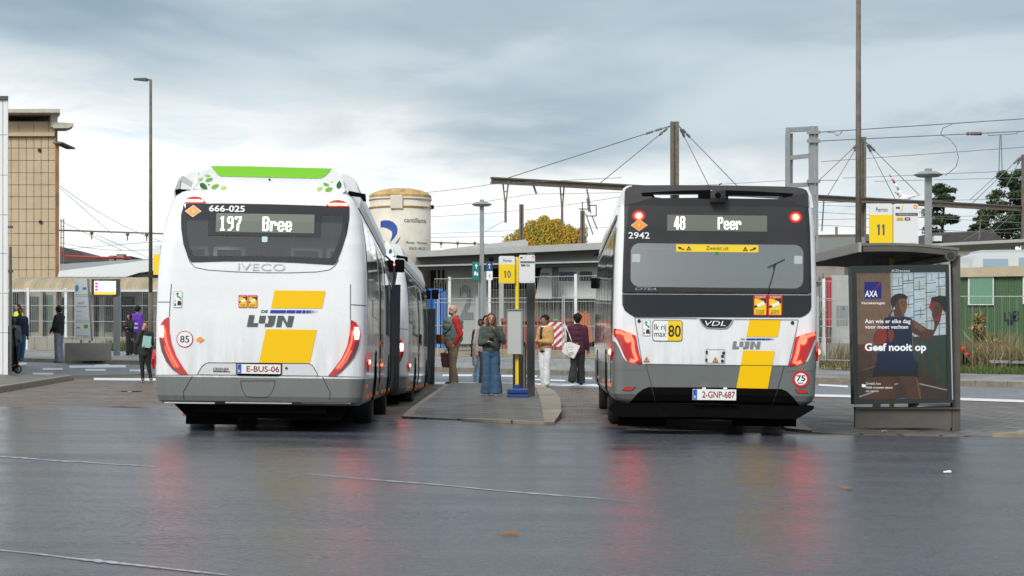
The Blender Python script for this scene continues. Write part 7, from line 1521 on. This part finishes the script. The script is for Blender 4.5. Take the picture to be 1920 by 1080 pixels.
for a, b in ((-.08,.06),(-.03,.09),(.02,.10),(.07,.09),(-.06,.0),(.0,.03),(.05,.03)): g.flat([[(a-.012,b-.01),(a+.012,b-.006),(a,b+.014)]], -.046)
for k in range(3): g.flat([ribbon([(-.07+k*.02,-.06-k*.028), (.08+k*.01,-.03-k*.028)], .008)], -.046)
g.build('print', o)
# left group
r, hd, h, Q = person(272, 716, 604, 'woman in black jacket and leggings raising a hand to her face beside the left bus', 8, 'light', 'short', (.10,.045,.025), (.018,.018,.02), (.012,.012,.014), (.03,.03,.03), .44, ((-.125,-.05,.65),(-.04,-.085,.86)), ((.12,-.03,.64),(.02,-.12,.62)), ((-.05,-.02,.285),(-.035,0,.045)), ((.055,-.02,.285),(.10,-.01,.05)), .0, 1.15)
o = E('folder', Q(.035,-.155,.67), 'mint green folder held by the woman in the black jacket', 'folder'); g = G().m(mat('mint', (.25,.48,.42), .5)); g.box((-.10,-.01,-.14),(.10,.01,.14), bev=.005); g.build('folder_cover', o, M=Matrix.Rotation(R(8), 4, 'Y')); g = G().m(M_wh); g.box((-.09,.011,-.12),(.105,.02,.13)); g.build('papers', o)
r, hd, h, Q = person(258.5, 667, 574.5, 'person in purple reflective work jacket and black beanie seen from behind', 150, 'olive', 'beanie', (.012,.012,.014), (.11,.03,.36), (.02,.02,.025), (.03,.03,.03), .48, Yfix=67.5, bulk=1.2, near=False, ex=.12)
g = G().m(mat('reflective_tape', (.5,.52,.55), .4))
for z in (.64, .555): n = 22; P_ = [Vector((.101*h*math.cos(2*math.pi*k/n)*1.03, .092*h*math.sin(2*math.pi*k/n)*1.03, z*h)) for k in range(n+1)]; [g.bar(a, b, .012, .05, up=(0,0,1)) for a, b in zip(P_, P_[1:])]
g.build('reflective_stripe', r)
person(243, 662.5, 588.5, 'woman in long black dress with dark red headscarf holding a phone', -35, 'light', 'scarf', (.06,.015,.02), (.014,.014,.016), (.012,.012,.014), (.03,.03,.03), .40, ((-.12,-.04,.65),(-.04,-.13,.72)), ((.12,-.02,.64),(.06,-.13,.66)), Yfix=66.5, long=True, near=False, ex=.12)
person(110.5, 664, 573.5, 'young man in black jacket and grey trousers facing the fence', -110, 'light', 'short', (.03,.02,.015), (.018,.018,.02), (.26,.27,.30), (.02,.02,.02), .50, ((-.12,-.03,.64),(-.06,-.12,.56)), ((.12,-.02,.64),(.06,-.12,.56)), None, None, .055, 1.05, face=-20, near=False, ex=.12)
person(38, 661, 578, 'man in navy jacket and blue jeans leaning near the left building', 15, 'olive', 'short', (.03,.02,.015), (.016,.026,.055), (.035,.12,.24), (.03,.03,.03), .50, None, None, ((-.045,-.02,.285),(-.05,-.02,.045)), ((.05,-.02,.285),(.02,-.05,.045)), .03, 1.15, near=False, ex=.12)
person(34, 655, 570.5, 'bearded person in neon yellow vest behind the man in navy', -40, 'olive', 'short', (.03,.02,.015), (.55,.70,.03), (.05,.05,.06), (.03,.03,.03), .50, Yfix=71, near=False, ex=.12)
rr_, hd, h, Q = person(24.5, 697, 594, 'dark haired person with an electric scooter half hidden by the white building', 30, 'dark', 'short', (.012,.01,.01), (.10,.11,.115), (.03,.03,.035), (.03,.03,.03), .48, ((-.12,-.02,.64),(-.10,-.12,.56)), ((.12,-.02,.64),(.10,-.12,.56)), Yfix=49.6, near=False, ex=.10)
# electric scooter
Y = 49.3; X = (32.5-960)*Y/F; z = H(X, Y)+.10; r = E('electric_scooter', (X, Y, z), 'black electric scooter with orange front fender by the dark steel post', 'scooter')
g = G().m(M_rub); n = 20; c = Vector((X, Y, z+.11))
for k in range(n): a, b = 2*math.pi*k/n, 2*math.pi*(k+1)/n; g.cone(c+Vector((.095*math.cos(a),0,.095*math.sin(a))), c+Vector((.095*math.cos(b),0,.095*math.sin(b))), .02, .02, 6)
w1 = g.build('wheel', r, world=True, smooth=True); g = G().m(M_rim); g.cone(c-Vector((0,.02,0)), c+Vector((0,.02,0)), .05, .05, 14); g.build('hub', w1, world=True)
w2 = w1.copy(); COL.objects.link(w2); w2.parent = r; w2.location = (-.85, .25, 0)
g = G().m(mat('scooter_orange', (.7,.10,.01), .4)); g.tube([c+Vector((.11*math.cos(R(a))-.01, 0, .12*math.sin(R(a)))) for a in range(60, 200, 20)], .022); g.build('fender', r, world=True)
g = G().m(M_bd); g.tube([c, c+Vector((-.02,0,.16)), c+Vector((-.10,0,1.02))], .024, 8); g.build('stem', r, world=True); g = G().m(M_bd); g.bar(c+Vector((-.10,-.24,1.04)), c+Vector((-.10,.24,1.04)), .03); g.build('handlebar', r, world=True)
g = G().m(M_bd); g.bar(c+Vector((-.04,0,.04)), c+Vector((-.82,.24,.03)), .15, .05); g.build('deck', r, world=True)
for o in bpy.data.objects:
    if '_h' in o: del o['_h']
bpy.data.scenes.remove(TMP)
